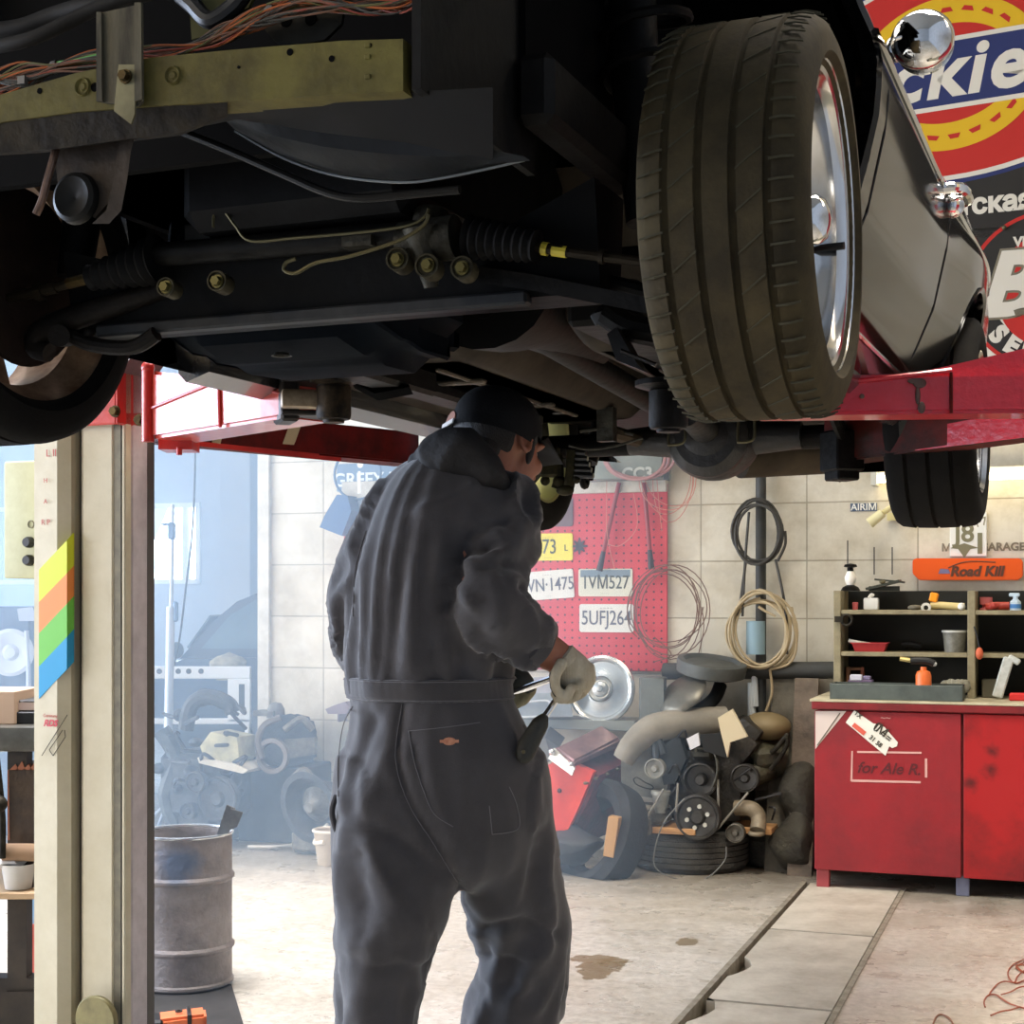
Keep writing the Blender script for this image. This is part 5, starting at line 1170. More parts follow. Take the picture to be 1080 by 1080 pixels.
r_ = item('wrench_roll', 'blackened pistol-grip tool on the middle shelf behind the torch', 'tool', 960, zS2, .24); q = lq(); q.tube([(-.04, 0, .03), (.0, 0, .035), (.05, 0, .025)], .016, 8); ip(q, 'grip', black, r_)
# clamp on left post, torch bottle, boxes, gloves, bottle stand
r_ = wthing('pipe_clamp', 'small round metal clamp fixed to the left post of the shelf rack', 'clamp', 892, 655, .44)
q = MB(); q.torus(Matrix.Translation(K(893, 654, .45)) @ UP, .026, .007, 24); q.b2(K(880, 650, .46), K(890, 656, .43)); wp(q, 'ring', greymet, r_)
r_ = item('gas_torch', 'orange gas bottle with a black torch head, standing in the grey tray', 'torch', 974, zT+.016, .58)
q = lq(); q.lathe([(0, 0), (.037, 0), (.037, .1), (.03, .118), (.014, .125), (.014, .14), (0, .14)], None, 28); ip(q, 'gas_bottle', mat('gas_orange', (226, 110, 50), .4), r_)
q = lq(); q.tube([(.05, 0, .155), (.02, 0, .168), (-.03, 0, .17), (-.06, 0, .168)], .017, 10); ip(q, 'torch_head', black, r_)
q = lq(); q.tube([(-.055, 0, .17), (-.11, 0, .178)], .011, 8); ip(q, 'nozzle', mat('nozzle_brass', (190, 172, 110), .4, .5), r_, 'brassy nozzle'); ip(lq().cyl((-.012, -.04, 0), (-.012, -.04, .05), .009), 'valve_knob', white, r_); ip(lq().sph((.05, 0, .155), .012), 'trigger', white, r_)
tray = item('parts_tray', 'flat grey-green metal tray on the worktop in front of the shelf rack', 'tray', 948, zT, .52)
w2 = abs(WF.y(877, 735, -.69).x-WF.y(1017, 735, -.69).x)/2
q = lq(); q.b2((-w2, -.16, 0), (w2, .0, .012)); q.b2((-w2, -.17, 0), (w2, -.162, .075), bev=.003); q.b2((-w2, -.004, 0), (w2, .004, .075)); q.b2((-w2, -.17, 0), (-w2+.006, .004, .075)); q.b2((w2-.006, -.17, 0), (w2, .004, .075)); ip(q, 'tray_body', mat('tray_grey_green', (92, 100, 94), .45, .2, col2=(74, 80, 76), scale=8), tray)
for nm, lb_, px, off, parts in (
  ('parts_box', 'small box of purple and white parts at the left end of the parts tray', 908, .36, (((0, 0, .04), (.12, .07, .08), (100, 84, 110)), ((-.02, -.02, .09), (.06, .04, .03), (200, 200, 210)), ((.03, 0, .088), (.04, .05, .02), (130, 120, 150)))),
  ('bracket_stand', 'little wooden bracket standing between the shelf post and the parts box', 899, .3, (((-.02, 0, .07), (.02, .05, .14), (150, 104, 70)), ((.05, 0, .07), (.015, .05, .14), (150, 84, 60)), ((.015, 0, .13), (.07, .05, .015), (140, 100, 70)))),
  ('glove_heap', 'heap of grey work gloves at the right end of the parts tray', 1003, .4, ()),
  ('grey_bin', 'small grey bin low in the right bay of the shelf rack', 1046, .3, (((0, 0, .045), (.09, .08, .09), (96, 92, 74)),)),
  ('red_box', 'bright red box at the right photo edge of the worktop', 1074, .5, (((0, 0, .018), (.08, .06, .036), (206, 40, 36)),))):
    r_ = item(nm, lb_, nm.split('_')[1], px, zT+(.0 if px > 1020 else .0), off)
    for i, (c_, s_, cc) in enumerate(parts): ip(lq().box(c_, s_, bev=.005), ('box_body', 'contents', 'contents')[i] if nm == 'parts_box' else ('panel' if nm == 'bracket_stand' else 'box_body'), mat('%s_%d' % (nm, i), cc, .6), r_)
    if not parts:
        q = lq(); random.seed(5)
        for k in range(6): q.sph((-.03+.02*k, 0, .05+.012*random.random()), (.028, .04, .03), 14, 10)
        q.box((0, 0, .015), (.13, .07, .03)); lump(q, .012, 30); ip(q, 'glove_pile', mat('glove_grey', (150, 146, 126), .9, col2=(110, 106, 90), scale=20), r_)
r_ = item('grinder_sleeve', 'white long sleeve-like box leaning in the right bay, printed grey', 'box', 1058, zT, .42)
q = lq(); q.box((0, 0, .105), (.05, .04, .2), Matrix.Rotation(R(16), 4, 'Y'), bev=.006); q.box((.05, 0, .19), (.06, .04, .03), Matrix.Rotation(R(30), 4, 'Y'), bev=.006); ip(q, 'sleeve', mat('sleeve_white', (206, 208, 200), .6, col2=(170, 174, 166), scale=20), r_)
r_ = item('hanging_plug', 'orange plug hanging on a dark cord from the middle shelf post', 'plug', 1033, zS2-.03, .44)
q = lq(); q.sph((0, 0, .03), (.018, .02, .03)); ip(q, 'plug_body', mat('plug_orange', (200, 96, 60), .6), r_); ip(lq().tube([(0, 0, .05), (-.01, 0, .11), (-.025, 0, .16)], .004, 6), 'cord', black, r_)
# top of the rack
r_ = item('desk_lamp', 'small lamp with a white glass and dark cap on top of the shelf rack', 'lamp', 897, zTop, .25)
q = lq(); q.lathe([(0, 0), (.05, 0), (.04, .018), (.018, .03), (0, .03)], None, 24); ip(q, 'base', darkmet, r_)
ip(lq().lathe([(.018, .03), (.028, .05), (.03, .07), (.016, .1), (0, .1)], None, 24), 'glass', mat('lamp_glass_white', (236, 230, 216), .4), r_, 'white glass'); ip(lq().lathe([(.016, .1), (.014, .118), (.034, .122), (.03, .134), (0, .14)], None, 24), 'cap', darkmet, r_)
r_ = item('open_case', 'dark open case propped on top of the shelf rack', 'case', 932, zTop, .25)
q = lq(); q.box((-.0, 0, .03), (.17, .12, .012), Matrix.Rotation(R(-14), 4, 'Y')); q.box((.03, 0, .05), (.14, .11, .01), Matrix.Rotation(R(6), 4, 'Y')); q.box((0, .03, .012), (.15, .03, .024)); ip(q, 'case_shell', mat('case_dark_green', (50, 52, 42), .5), r_); ip(lq().sph((-.0, -.06, .045), (.016, .008, .01)), 'clasp', zinc, r_)
for px in (902, 922, 941):
    q = MB(); q.cyl(W(px-8 if px < 910 else px, 570 if px < 910 else 577, .02), W(px-8 if px < 910 else px, 606, .02), .003, seg=6)
    top(q, 'wall_wire', black, {902: 'thin wire on the wall above the white lamp', 922: 'thin wire on the wall above the open case, left one', 941: 'thin wire on the wall above the open case, right one'}[px], 'wire', 'thin wires above the rack')
# ---- signs on the wall
q = MB(); wb2(q, 897, 531, 925, 539, 0, .006); o_ = top(q, 'air_sticker', mat('sticker_blue_grey', (70, 84, 104), .5), 'small blue-grey sticker lettered in white, high on the wall', 'sticker')
MB().text('AIRIM', wT(911, 535, .0065), .05, .002, bold=.0005).build('lettering', white, o_, WF, smooth=0)
r_ = root('wall_lamp', 'cream tube-shaped lamp angled on the wall beside the sticker', 'lamp', 930, 550, .1)
q = MB(); q.cyl(W(917, 552, .12), W(931, 541, .12), .028, .024); wp(q, 'lamp_head', mat('lamp_cream', (214, 206, 160), .4), r_); q = MB(); q.cyl(W(931, 541, .12), W(948, 530, .1), .014); q.box(W(942, 545, .02), (.06, .03, .04)); wp(q, 'lamp_arm', mat('lamp_arm_cream', (200, 190, 140), .5), r_)
q = MB(); wb2(q, 1002, 541, 1041, 587, 0, .02, .003); o_ = top(q, 'white_poster', white, 'white framed plaque with a winged emblem above the orange board', 'poster')
q = MB(); q.text('J8', wT(1017, 563, .021), .13, .002, bold=.003); wb2(q, 1031, 562, 1036, 584, .0205, .022); q.prism([(-.07, .0), (0, .025), (.07, 0), (.03, -.005), (0, -.05), (-.03, -.005)], .002, wT(1017, 578, .021)); q.text('F7', wT(1035, 551, .021, 15), .06, .001); q.build('emblem', mat('emblem_olive', (120, 116, 88), .6), o_, WF, smooth=0)
q = MB(); q.text('GARAGE', wT(1057, 577, .002), .056, .003, bold=.002); top(q, 'garage_lettering', mat('lettering_grey_brown', (120, 110, 92), .6), 'small grey-brown GARAGE lettering on the wall above the orange board', 'lettering', smooth=0)
q = MB(); q.text('M', wT(998, 578, .002), .056, .003, bold=.0004); top(q, 'wall_letter', MATS['lettering_grey_brown'], 'single grey-brown letter on the wall left of the white framed plaque', 'lettering', smooth=0)
pts = [(966, 589), (1076, 589), (1079, 592), (1079, 608), (1074, 612), (970, 612), (963, 605), (963, 591)]
q = MB(); q.slab([W(x, y, .03) for x, y in pts], (0, -.03, 0)); bmesh.ops.bevel(q.bm, geom=q.bm.edges[:], offset=.004, segments=2, affect='EDGES')
ob = top(q, 'orange_board', mat('board_orange', (238, 92, 20), .4), 'bright orange cut-corner board with dark script on the wall', 'board sign')
q = MB(); q.text('Road Kill', wT(1030, 603, .062), .07, .002, shear=.2, bold=.003); q.tube([W(1000, 599, .062), W(1012, 594, .062), W(1026, 592, .062), W(1050, 593, .062)], .003, 5); q.build('dark_script', mat('script_dark', (96, 56, 36), .6), ob, WF, smooth=0)
q = MB(); q.prism([(-.03, -.01), (.03, -.01), (.02, .012), (-.02, .016)], .002, wT(996, 603, .062)); q.build('blue_mark', mat('blue_grey_mark', (120, 110, 140), .6), ob, WF)
# fluorescent tube fitting
r_ = root('tube_light', 'long lit fluorescent tube on the wall at the right photo edge', 'light', 1020, 507, .06)
zc_ = W(1020, 503, .1).z; xa, xb = W(925, 503, .1).x, W(1160, 503, .1).x
q = MB(); q.cyl(V((xa, -.1, zc_)), V((xb, -.1, zc_)), .018, seg=16); wp(q, 'tube', mat('lit_tube', (255, 244, 214), .5, emit=(255, 238, 196), es=12), r_)
q = MB(); q.b2((xa-.03, -.0, zc_+.01), (xb+.03, -.07, zc_+.05)); q.b2((xa-.03, -.0, zc_-.03), (xa, -.12, zc_+.04)); q.b2((xb, 0, zc_-.03), (xb+.03, -.12, zc_+.04)); wp(q, 'housing', mat('housing_grey_white', (196, 194, 180), .5), r_)

# ---- banners high on the wall
def dispT(px, py, off, rot=0): return wT(px, py, off, rot)
ban = MB(); a, b = W(800, -150, .02), W(1330, 242, .02); ban.b2((a.x, -.012, b.z), (b.x, -.004, a.z)); bo = top(ban, 'banner', mat('banner_black', (34, 32, 30), .8), 'big black banner with a red, yellow and blue oval logo high on the wall', 'banner', 'banners on the block wall')
cR_ = W(1000, 77, .02); k_ = abs(W(1000, 77, .02).z-W(1000, 177, .02).z)/100
Tb = Matrix.Translation(V((cR_.x, -.0125, cR_.z))) @ UP @ Matrix.Rotation(R(9), 4, 'Z')
def ell(rx, ry, n=64, cx=0, cy_=0): return [(cx+rx*math.cos(2*math.pi*i/n), cy_+ry*math.sin(2*math.pi*i/n)) for i in range(n)]
def bp_(poly, z, m, nm): MB().prism(poly, .0008, Tb @ Matrix.Translation((0, 0, z))).build(nm, m, bo, WF, smooth=0)
bred, byel, bblu, bwht = mat('banner_red', (176, 28, 20), .7), mat('banner_yellow', (205, 166, 12), .7), mat('banner_blue', (24, 38, 92), .7), mat('banner_white', (206, 202, 190), .7)
g_ = k_
bp_(ell(205*g_, 118*g_, cx=20*g_), .0005, bblu, 'oval'); bp_(ell(200*g_, 113.5*g_, cx=20*g_), .0014, bwht, 'oval'); bp_(ell(196*g_, 108.5*g_, cx=20*g_), .0023, bred, 'oval')
q = MB()                                  # horseshoe ring
n = 60; ro, ri = (97*g_, 81*g_), (70*g_, 52*g_)
outer = [(ro[0]*math.cos(R(a)), ro[1]*math.sin(R(a))) for a in range(-170, 171, 5)]; inner = [(ri[0]*math.cos(R(a)), ri[1]*math.sin(R(a))) for a in range(-170, 171, 5)]
for i in range(len(outer)-1): q.ring_loft([[Tb @ V((x, y, z)) for x, y, z in ((*outer[i], .0032), (*inner[i], .0032), (*inner[i], .0042), (*outer[i], .0042))], [Tb @ V((x, y, z)) for x, y, z in ((*outer[i+1], .0032), (*inner[i+1], .0032), (*inner[i+1], .0042), (*outer[i+1], .0042))]])
q.build('horseshoe', byel, bo, WF, smooth=0)
q = MB()
for a in (100, 84, 69, 54, 39, -62, -78, -93, -47, -108, 116):
    x, y = (ro[0]+ri[0])/2*math.cos(R(a)), (ro[1]+ri[1])/2*math.sin(R(a)); q.prism([(-.032, -.01), (.032, -.01), (.02, .014), (-.02, .014)], .0008, Tb @ Matrix.Translation((x, y, .005)) @ Matrix.Rotation(R(a-90), 4, 'Z'))
q.build('nail_slot', bred, bo, WF, smooth=0, split=True)
Tt = Matrix.Translation(V((cR_.x, -.0125, cR_.z))) @ UP @ Matrix.Rotation(R(3.0), 4, 'Z')
for h_, m_, z_ in ((38, bwht, .0052), (33, bblu, .0062)): MB().prism([(-300*g_, -h_*g_), (230*g_, -h_*g_), (230*g_, h_*g_), (-300*g_, h_*g_)], .0008, Tt @ Matrix.Translation((0, 0, z_))).build('band', m_, bo, WF, smooth=0)
q = MB(); q.text('Dickies', Tt @ Matrix.Translation((-19*g_, 0*g_, .0072)), 77*g_, .001, shear=.25, bold=.011, spacing=1.12); q.build('lettering', bwht, bo, WF, smooth=0)
q = MB(); q.text('детская', wT(1033, 216, .0135, 1), .135, .001, bold=.006, align_x='CENTER'); q.build('lettering', bwht, bo, WF, smooth=0)
# second banner
r2_ = MB(); a, b = W(960, 246, .02), W(1300, 470, .02); r2_.b2((a.x, -.012, W(1000, 415, .02).z), (b.x, -.004, a.z)); b2o = top(r2_, 'banner', bwht, 'cream banner with a round black and red badge, below the bigger banner', 'banner', 'banners on the block wall')
c2 = W(1105, 305, .02); T2 = Matrix.Translation(V((c2.x, -.0125, c2.z))) @ UP; k2 = abs(W(1100, 300, .02).z-W(1100, 400, .02).z)/100
def b2p(poly, z, m, nm): MB().prism([(x*k2, y*k2) for x, y in poly], .0008, T2 @ Matrix.Translation((0, 0, z))).build(nm, m, b2o, WF, smooth=0)
b2p([(-85, 60), (-85, -25), (-78, -30), (-60, 20), (-35, 60)], .0005, MATS['banner_black'], 'corner_field')
for yy in (0, -8, -16, -24, 8): b2p([(-76, yy-1.5), (-60, yy-1.5), (-60, yy+1.5), (-76, yy+1.5)], .0014, bwht, 'speed_line')
b2p(ell(84, 84), .0022, bred, 'disc'); b2p(ell(80, 80), .0031, MATS['banner_black'], 'disc'); b2p(ell(56, 56), .004, bwht, 'disc'); b2p(ell(52, 60), .0049, bred, 'disc')
for bold_, m_, z_ in ((.03, greyw, .0058), (.018, bwht, .0067)): q = MB(); q.text('B', T2 @ Matrix.Translation((-43*k2, 5*k2, z_)), 92*k2, .0008, shear=.3, bold=bold_); q.tube([T2 @ V(((-33+i*6)*k2, (-24+2*math.sin(i))*k2, z_)) for i in range(6)], 3.5*k2 if m_ is bwht else 4.2*k2, 6); q.build('script_letter', m_, b2o, WF, smooth=0)
q = MB(); s_ = 'SERVICE'
for i, ch in enumerate(s_):
    a = -138+i*16; q.text(ch, T2 @ Matrix.Translation((67*k2*math.cos(R(a)), 67*k2*math.sin(R(a)), .0045)) @ Matrix.Rotation(R(a+90), 4, 'Z'), 26*k2, .0008, bold=.008)
q.build('ring_lettering', bwht, b2o, WF, smooth=0)
q = MB(); q.text('VI', T2 @ Matrix.Translation((-28*k2, 52*k2, .0062)), 14*k2, .0008, bold=.003); q.build('small_lettering', bwht, b2o, WF, smooth=0)
q = MB(); q.sph(W(1059, 240, .03), .012); q.build('banner_eyelet', zinc, b2o, WF)
# ================================================================ engines and scrap before the wall
WI = WF.M.inverted()
def G(px, py, d): return WI @ P(px, py, d)                 # sight-line point in room coordinates
eng_dk = mat('engine_black_oily', (34, 32, 29), .5, .2, col2=(58, 54, 46), scale=14, bump=.5, bscale=40)
eng_gr = mat('engine_dull_grey', (112, 108, 98), .5, .4, col2=(74, 70, 62), scale=12, bump=.4)
pul = mat('pulley_dark_grey', (74, 72, 68), .4, .6, col2=(52, 50, 47), scale=16)
lgrey = mat('cover_light_grey', (150, 150, 142), .5, .3, col2=(118, 118, 110), scale=8)
def fT(px, py, d, rx=0, rz=0): return Matrix.Translation(G(px, py, d)) @ UP @ Matrix.Rotation(R(rz), 4, 'Y') @ Matrix.Rotation(R(rx), 4, 'X')
def pulley(px, py, d, r, par, m=pul, depth=.05, bolts=0, open_=False, name='pulley'):
    T = fT(px, py, d); q = MB(); hub = .25*r
    prof = [(r*.97, -depth), (r, -depth+.004), (r*.9, -depth*.6), (r, -depth*.2), (r, 0), (r*.9, .002), (r*.82, -.01 if not open_ else -.035), (hub*1.5, -.014 if not open_ else -.04), (hub*1.2, .0), (hub, .006), (0, .006)]
    q.lathe(prof, T, 36); o = wp(q, name, m, par)
    if bolts:
        q = MB()
        for k in range(bolts): a = 2*math.pi*k/bolts+.3; q.lathe([(0, .0), (.011, 0), (.011, -.02)], T @ Matrix.Translation((r*.48*math.cos(a), r*.48*math.sin(a), 0)), 12)
        q.build('bolt_head', mat('bright_bolt_head', (200, 198, 184), .4, .6), o, WF, split=True)
    return o
def base_thing(name, label, cat, px, py, group=None):
    p = P(px, py, 1.4*F/(py-HY)); p.z = 0; return thing(name, label, cat, p, -20, group)
# flat tyres
def flat_tyre(px, d, r, w, label, group='tyres lying on the floor'):
    c = P(px, 700, d); c.z = 0; t = thing('spare_tyre', label, 'tyre', c, 0, group)
    prof = [(r*.6, .01), (r*.72, 0), (r*.93, .004), (r-.006, .03)]
    for k in range(5): z = .03+(w-.06)*(k+.5)/5; prof += [(r, z-.014), (r, z+.008), (r-.008, z+.011), (r-.008, z+.015)]
    prof += [(r-.006, w-.03), (r*.93, w-.004), (r*.72, w), (r*.6, w-.01), (r*.58, w*.5)]
    q = MB(); q.lathe(prof, Matrix.Translation(c), 72, closed=True); q.build('tread_and_wall', mat('old_tyre', (70, 67, 60), .85, col2=(52, 50, 46), scale=10, bump=.4, bscale=90), t)
    return t
flat_tyre(728, 7.93, .305, .20, 'worn tyre lying flat under the black junk engine')
flat_tyre(828, 8.02, .24, .17, 'dark tyre lying flat in the shade left of the red bench')
for pts, lb_ in (([(663, 882), (736, 886)], 'raw wooden plank on the tyre, under the left of the junk engine'), ([(768, 889), (815, 900)], 'short wooden plank on the tyre, under the right of the junk engine')):
    a, b = G(*pts[0], 7.72), G(*pts[1], 7.66); q = MB(); zz = .205; L_ = abs(b.x-a.x)
    q.box(((a.x+b.x)/2, (a.y+b.y)/2+.1, zz+.016), (L_, .26, .032), bev=.003); top(q, 'plank', wood, lb_, 'plank', 'planks on the tyre')
# the black engine
en = thing('junk_engine', 'black scrap engine with belts and a six-bolt pulley, standing on a tyre', 'engine', P(745, 893, 7.85), -20)
zb = .237; c = G(748, 830, 7.95)
q = MB(); q.box((c.x, c.y, zb+.2), (.42, .4, .36), bev=.03, seg=2); q.box((c.x, c.y-.0, zb+.06), (.34, .36, .12), bev=.03)
for s_ in (-1, 1): q.box((c.x+s_*.17, c.y+.02, zb+.42), (.2, .42, .16), Matrix.Rotation(R(s_*38), 4, 'Y'), bev=.025, seg=2)
blk = wp(q, 'block', eng_dk, en)
q = MB()
for s_ in (-1, 1): q.box((c.x+s_*.24, c.y+.02, zb+.49), (.13, .4, .07), Matrix.Rotation(R(s_*38), 4, 'Y'), bev=.02, seg=2)
wp(q, 'valve_cover', eng_dk, en, split=True)
q = MB(); q.slab([G(x, y, 7.76) for x, y in ((655, 790), (672, 782), (690, 790), (706, 800), (704, 836), (690, 842), (664, 838), (655, 824))], (0, .05, 0)); wp(q, 'end_cover', lgrey, en, 'light grey end cover')
q = MB(); q.tube([G(x, y, 7.745) for x, y in ((668, 822), (672, 820), (680, 825), (688, 829), (688, 832), (680, 831), (671, 827), (668, 822))], .003, 6); wp(q, 'slot_rim', eng_dk, en)
pulley(735, 862, 7.6, .114, en, bolts=6, depth=.06); pulley(738, 823, 7.66, .088, en, open_=True); pulley(785, 821, 7.66, .072, en); al = pulley(690, 811, 7.66, .052, en, m=lgrey, name='alternator'); pulley(775, 879, 7.62, .048, en, m=eng_gr, name='oil_filter_cap')
q = MB()
for a, b in (((700, 832), (674, 876)), ((789, 836), (757, 874)), ((715, 826), (713, 856)), ((757, 822), (758, 858))): q.tube([G(*a, 7.63), G(*b, 7.63)], .0065, 6, smooth=False)
wp(q, 'belt', mat('belt_worn', (120, 116, 104), .6), en, split=True)
q = MB(); q.cyl(G(697, 838, 7.68), G(697, 857, 7.68), .045, .03); q.cyl(G(697, 834, 7.68), G(697, 838, 7.68), .05); wp(q, 'pump_can', lgrey, en)
q = MB(); q.tube([G(776, 852, 7.7), G(792, 853, 7.66), (G(800, 862, 7.64)), G(799, 876, 7.6)], .04, 12); q.torus(Matrix.Translation(G(798, 879, 7.6)), .032, .012, 20); wp(q, 'outlet_pipe', mat('outlet_tan', (136, 122, 98), .6, .2, col2=(96, 86, 68), scale=10), en)
q = MB(); q.tube([G(805, 800, 7.75), G(818, 790, 7.7), G(828, 778, 7.68), G(830, 785, 7.68), G(822, 800, 7.7), G(812, 812, 7.7)], .012, 8); q.sph(G(830, 776, 7.68), .015); wp(q, 'lever', greymet, en)
q = MB(); q.sph(G(808, 798, 7.85), (.13, .16, .1)); q.sph(G(800, 812, 7.8), (.08, .1, .1)); lump(q, .05, 9, 2); wp(q, 'side_casting', mat('casting_olive', (72, 68, 48), .6, .2, col2=(44, 42, 34), scale=12, bump=.4), en)
q = MB(); q.box(G(742, 795, 7.72), (.12, .1, .06), bev=.02); q.tube([G(735, 790, 7.68), G(752, 792, 7.66), G(757, 812, 7.62), (G(752, 830, 7.62))], .008, 6); wp(q, 'thermostat_housing', castal, en)
q = MB(); q.slab([G(x, y, 7.72) for x, y in ((692, 790), (716, 776), (724, 800), (712, 826), (700, 828))], (0, .06, 0)); q.tube([G(700, 795, 7.7), G(690, 770, 7.72), G(692, 800, 7.7)], .02, 8); wp(q, 'alternator_bracket', mat('bracket_blue_black', (52, 58, 62), .5, .3), en)
q = MB(); q.box(G(682, 871, 7.65), (.05, .05, .09), bev=.005); q.box(G(690, 858, 7.75), (.16, .14, .1), bev=.02); wp(q, 'mount_foot', eng_gr, en)
random.seed(21); q = MB()
for k in range(9):
    x, y = random.uniform(690, 815), random.uniform(775, 860); q.tube([G(x, y, 7.7), G(x+random.uniform(-12, 12), y+random.uniform(-12, 6), 7.64), G(x+random.uniform(-20, 20), y+random.uniform(0, 18), 7.7)], .006, 6)
wp(q, 'hose_tangle', mat('hose_dark', (40, 38, 36), .6), en)
# things heaped on the engine
q = MB(); q.tube([G(657, 802, 7.72), G(668, 785, 7.72), G(688, 769, 7.74), G(720, 763, 7.78), G(765, 760, 7.82)], .062, 16, taper=lambda k: .055+.02*min(1, k*2)); top(q, 'bent_duct', mat('duct_grey_beige', (128, 122, 108), .7, col2=(104, 98, 86), scale=5), 'big bent grey-beige duct lying over the left of the junk engine', 'duct')
q = MB(); q.sph(G(808, 766, 7.85), (.13, .12, .075)); top(q, 'tan_silencer', mat('silencer_tan', (120, 104, 72), .6, .2), 'rounded tan metal can on top of the junk engine', 'can')
q = MB(); q.slab([G(x, y, 7.6) for x, y in ((757, 757), (772, 748), (788, 777), (770, 783), (767, 799), (760, 772))], (0, .03, 0)); top(q, 'torn_carton', mat('carton_beige', (204, 190, 158), .8), 'torn beige carton propped on top of the junk engine', 'carton')
q = MB(); q.slab([G(x, y, 7.62) for x, y in ((738, 775), (762, 773), (768, 800), (742, 792))], (0, .04, 0)); top(q, 'black_box', mat('matt_black_card', (26, 28, 30), .7), 'small black box beside the torn carton on the engine', 'box')
q = MB(); q.slab([G(x, y, 7.6) for x, y in ((724, 779), (736, 773), (738, 786), (728, 791))], (0, .02, 0)); top(q, 'white_scrap', mat('white_scrap', (206, 206, 210), .8), 'white paper scrap left of the black box on the engine', 'paper')
q = MB(); q.lathe([(.0, -.03), (.155, -.03), (.18, -.02), (.185, .03), (.18, .045), (.15, .05), (.14, .03), (.05, .025), (0, .03)], Matrix.Translation(G(750, 706, 7.95)) @ Matrix.Rotation(R(9), 4, 'Y') @ Matrix.Rotation(R(8), 4, 'X'), 40); top(q, 'air_filter_drum', mat('filter_dark_grey', (78, 80, 76), .6, col2=(60, 62, 58), scale=8), 'flat dark grey round filter housing, highest thing on the scrap heap', 'filter housing')
q = MB(); q.lathe([(0, .03), (.05, .028), (.1, .02), (.135, .0), (.14, -.01)], Matrix.Translation(G(719, 731, 7.85)) @ Matrix.Rotation(R(-28), 4, 'Y') @ Matrix.Rotation(R(38), 4, 'X'), 36).solid(.003); top(q, 'pan_cover_disc', mat('lid_grey', (150, 146, 134), .35, .6, col2=(120, 116, 104), scale=6), 'pale tilted metal lid below the round filter housing', 'lid')
q = MB(); q.tube([G(760, 722, 7.95), G(752, 738, 7.9), G(728, 754, 7.85), G(706, 756, 7.9)], .035, 10); top(q, 'dark_hose_piece', rubber, 'thick dark hose piece curling round the tilted metal lid', 'hose')
q = MB(); q.ring_loft([[G(x, y, d) for x, y, d in ((674, y0, 8.1), (703, y0, 8.05), (700, y0, 7.85), (676, y0, 7.9))] for y0 in (716, 772)]); q.lathe([(0, .01), (.07, .01), (.075, 0)], Matrix.Translation(G(689, 716, 7.97)), 24); top(q, 'grey_can', mat('can_grey_green', (88, 92, 86), .6, col2=(70, 74, 68), scale=8), 'dull grey can on the shelf right of the big hubcap', 'can')
q = MB(); a = random.seed(2); q.tube([G(x, y, 7.55) for x, y in ((722, 842), (700, 868), (690, 900), (694, 918), (720, 928), (745, 926), (764, 908), (766, 893))], .0035, 6); top(q, 'thin_cable', mat('thin_grey_cable', (104, 104, 98), .5), 'thin grey cable hanging from the junk engine over the flat tyre', 'cable')
# shelf with hubcap and boxes
q = MB(); a, b = W(532, 757, .3), W(684, 767, .02); q.b2((a.x, -.3, a.z), (b.x, -.01, b.z), bev=.003); top(q, 'wall_shelf', mat('shelf_grey_green', (112, 116, 108), .6), 'grey-green wall shelf under the big hubcap', 'shelf')
q = MB(); q.b2((a.x+.1, -.26, 0), (a.x+.14, -.22, b.z)); 
T = Matrix.Translation(W(634, 727, .24)) @ UP @ Matrix.Rotation(R(-10), 4, 'X')
hc = thing('hubcap', 'big shiny silver hubcap standing on the wall shelf', 'hubcap', WF.M @ W(634, 762, .24), -20)
q = MB(); q.lathe([(.178, -.02), (.186, -.012), (.184, .004), (.17, .01), (.158, .004), (.15, -.004), (.12, -.002), (.09, .008), (.07, .012)], T, 64); wp(q, 'rim', mat('hubcap_silver', (186, 190, 188), .25, .9), hc)
q = MB(); q.lathe([(.072, .012), (.064, .02), (.05, .01), (.044, .01), (.038, .026), (.02, .032), (.016, .04), (0, .042)], T, 48); wp(q, 'hub', mat('hub_silver', (160, 164, 162), .3, .9), hc)
q = MB(); q.ring_loft([[G(x, y, d) for x, y, d in ((542, 716, 8.3), (600, 712, 8.3), (600, 730, 8.1), (542, 732, 8.1))], [G(x, y, d) for x, y, d in ((542, 755, 8.3), (604, 755, 8.3), (604, 756, 8.1), (542, 756, 8.1))]]); bx_ = top(q, 'pale_case', mat('case_pale_blue', (150, 160, 168), .5, col2=(128, 138, 146), scale=6), 'pale blue-grey case on the shelf behind the gloved hand', 'case')
q = MB(); q.tube([G(x, y, 8.08) for x, y in ((549, 741), (575, 739), (580, 743), (580, 752), (574, 755), (549, 756), (546, 750), (546, 744), (549, 741))], .006, 6); q.build('raised_frame', mat('case_rim_white', (190, 198, 204), .5), bx_, WF)
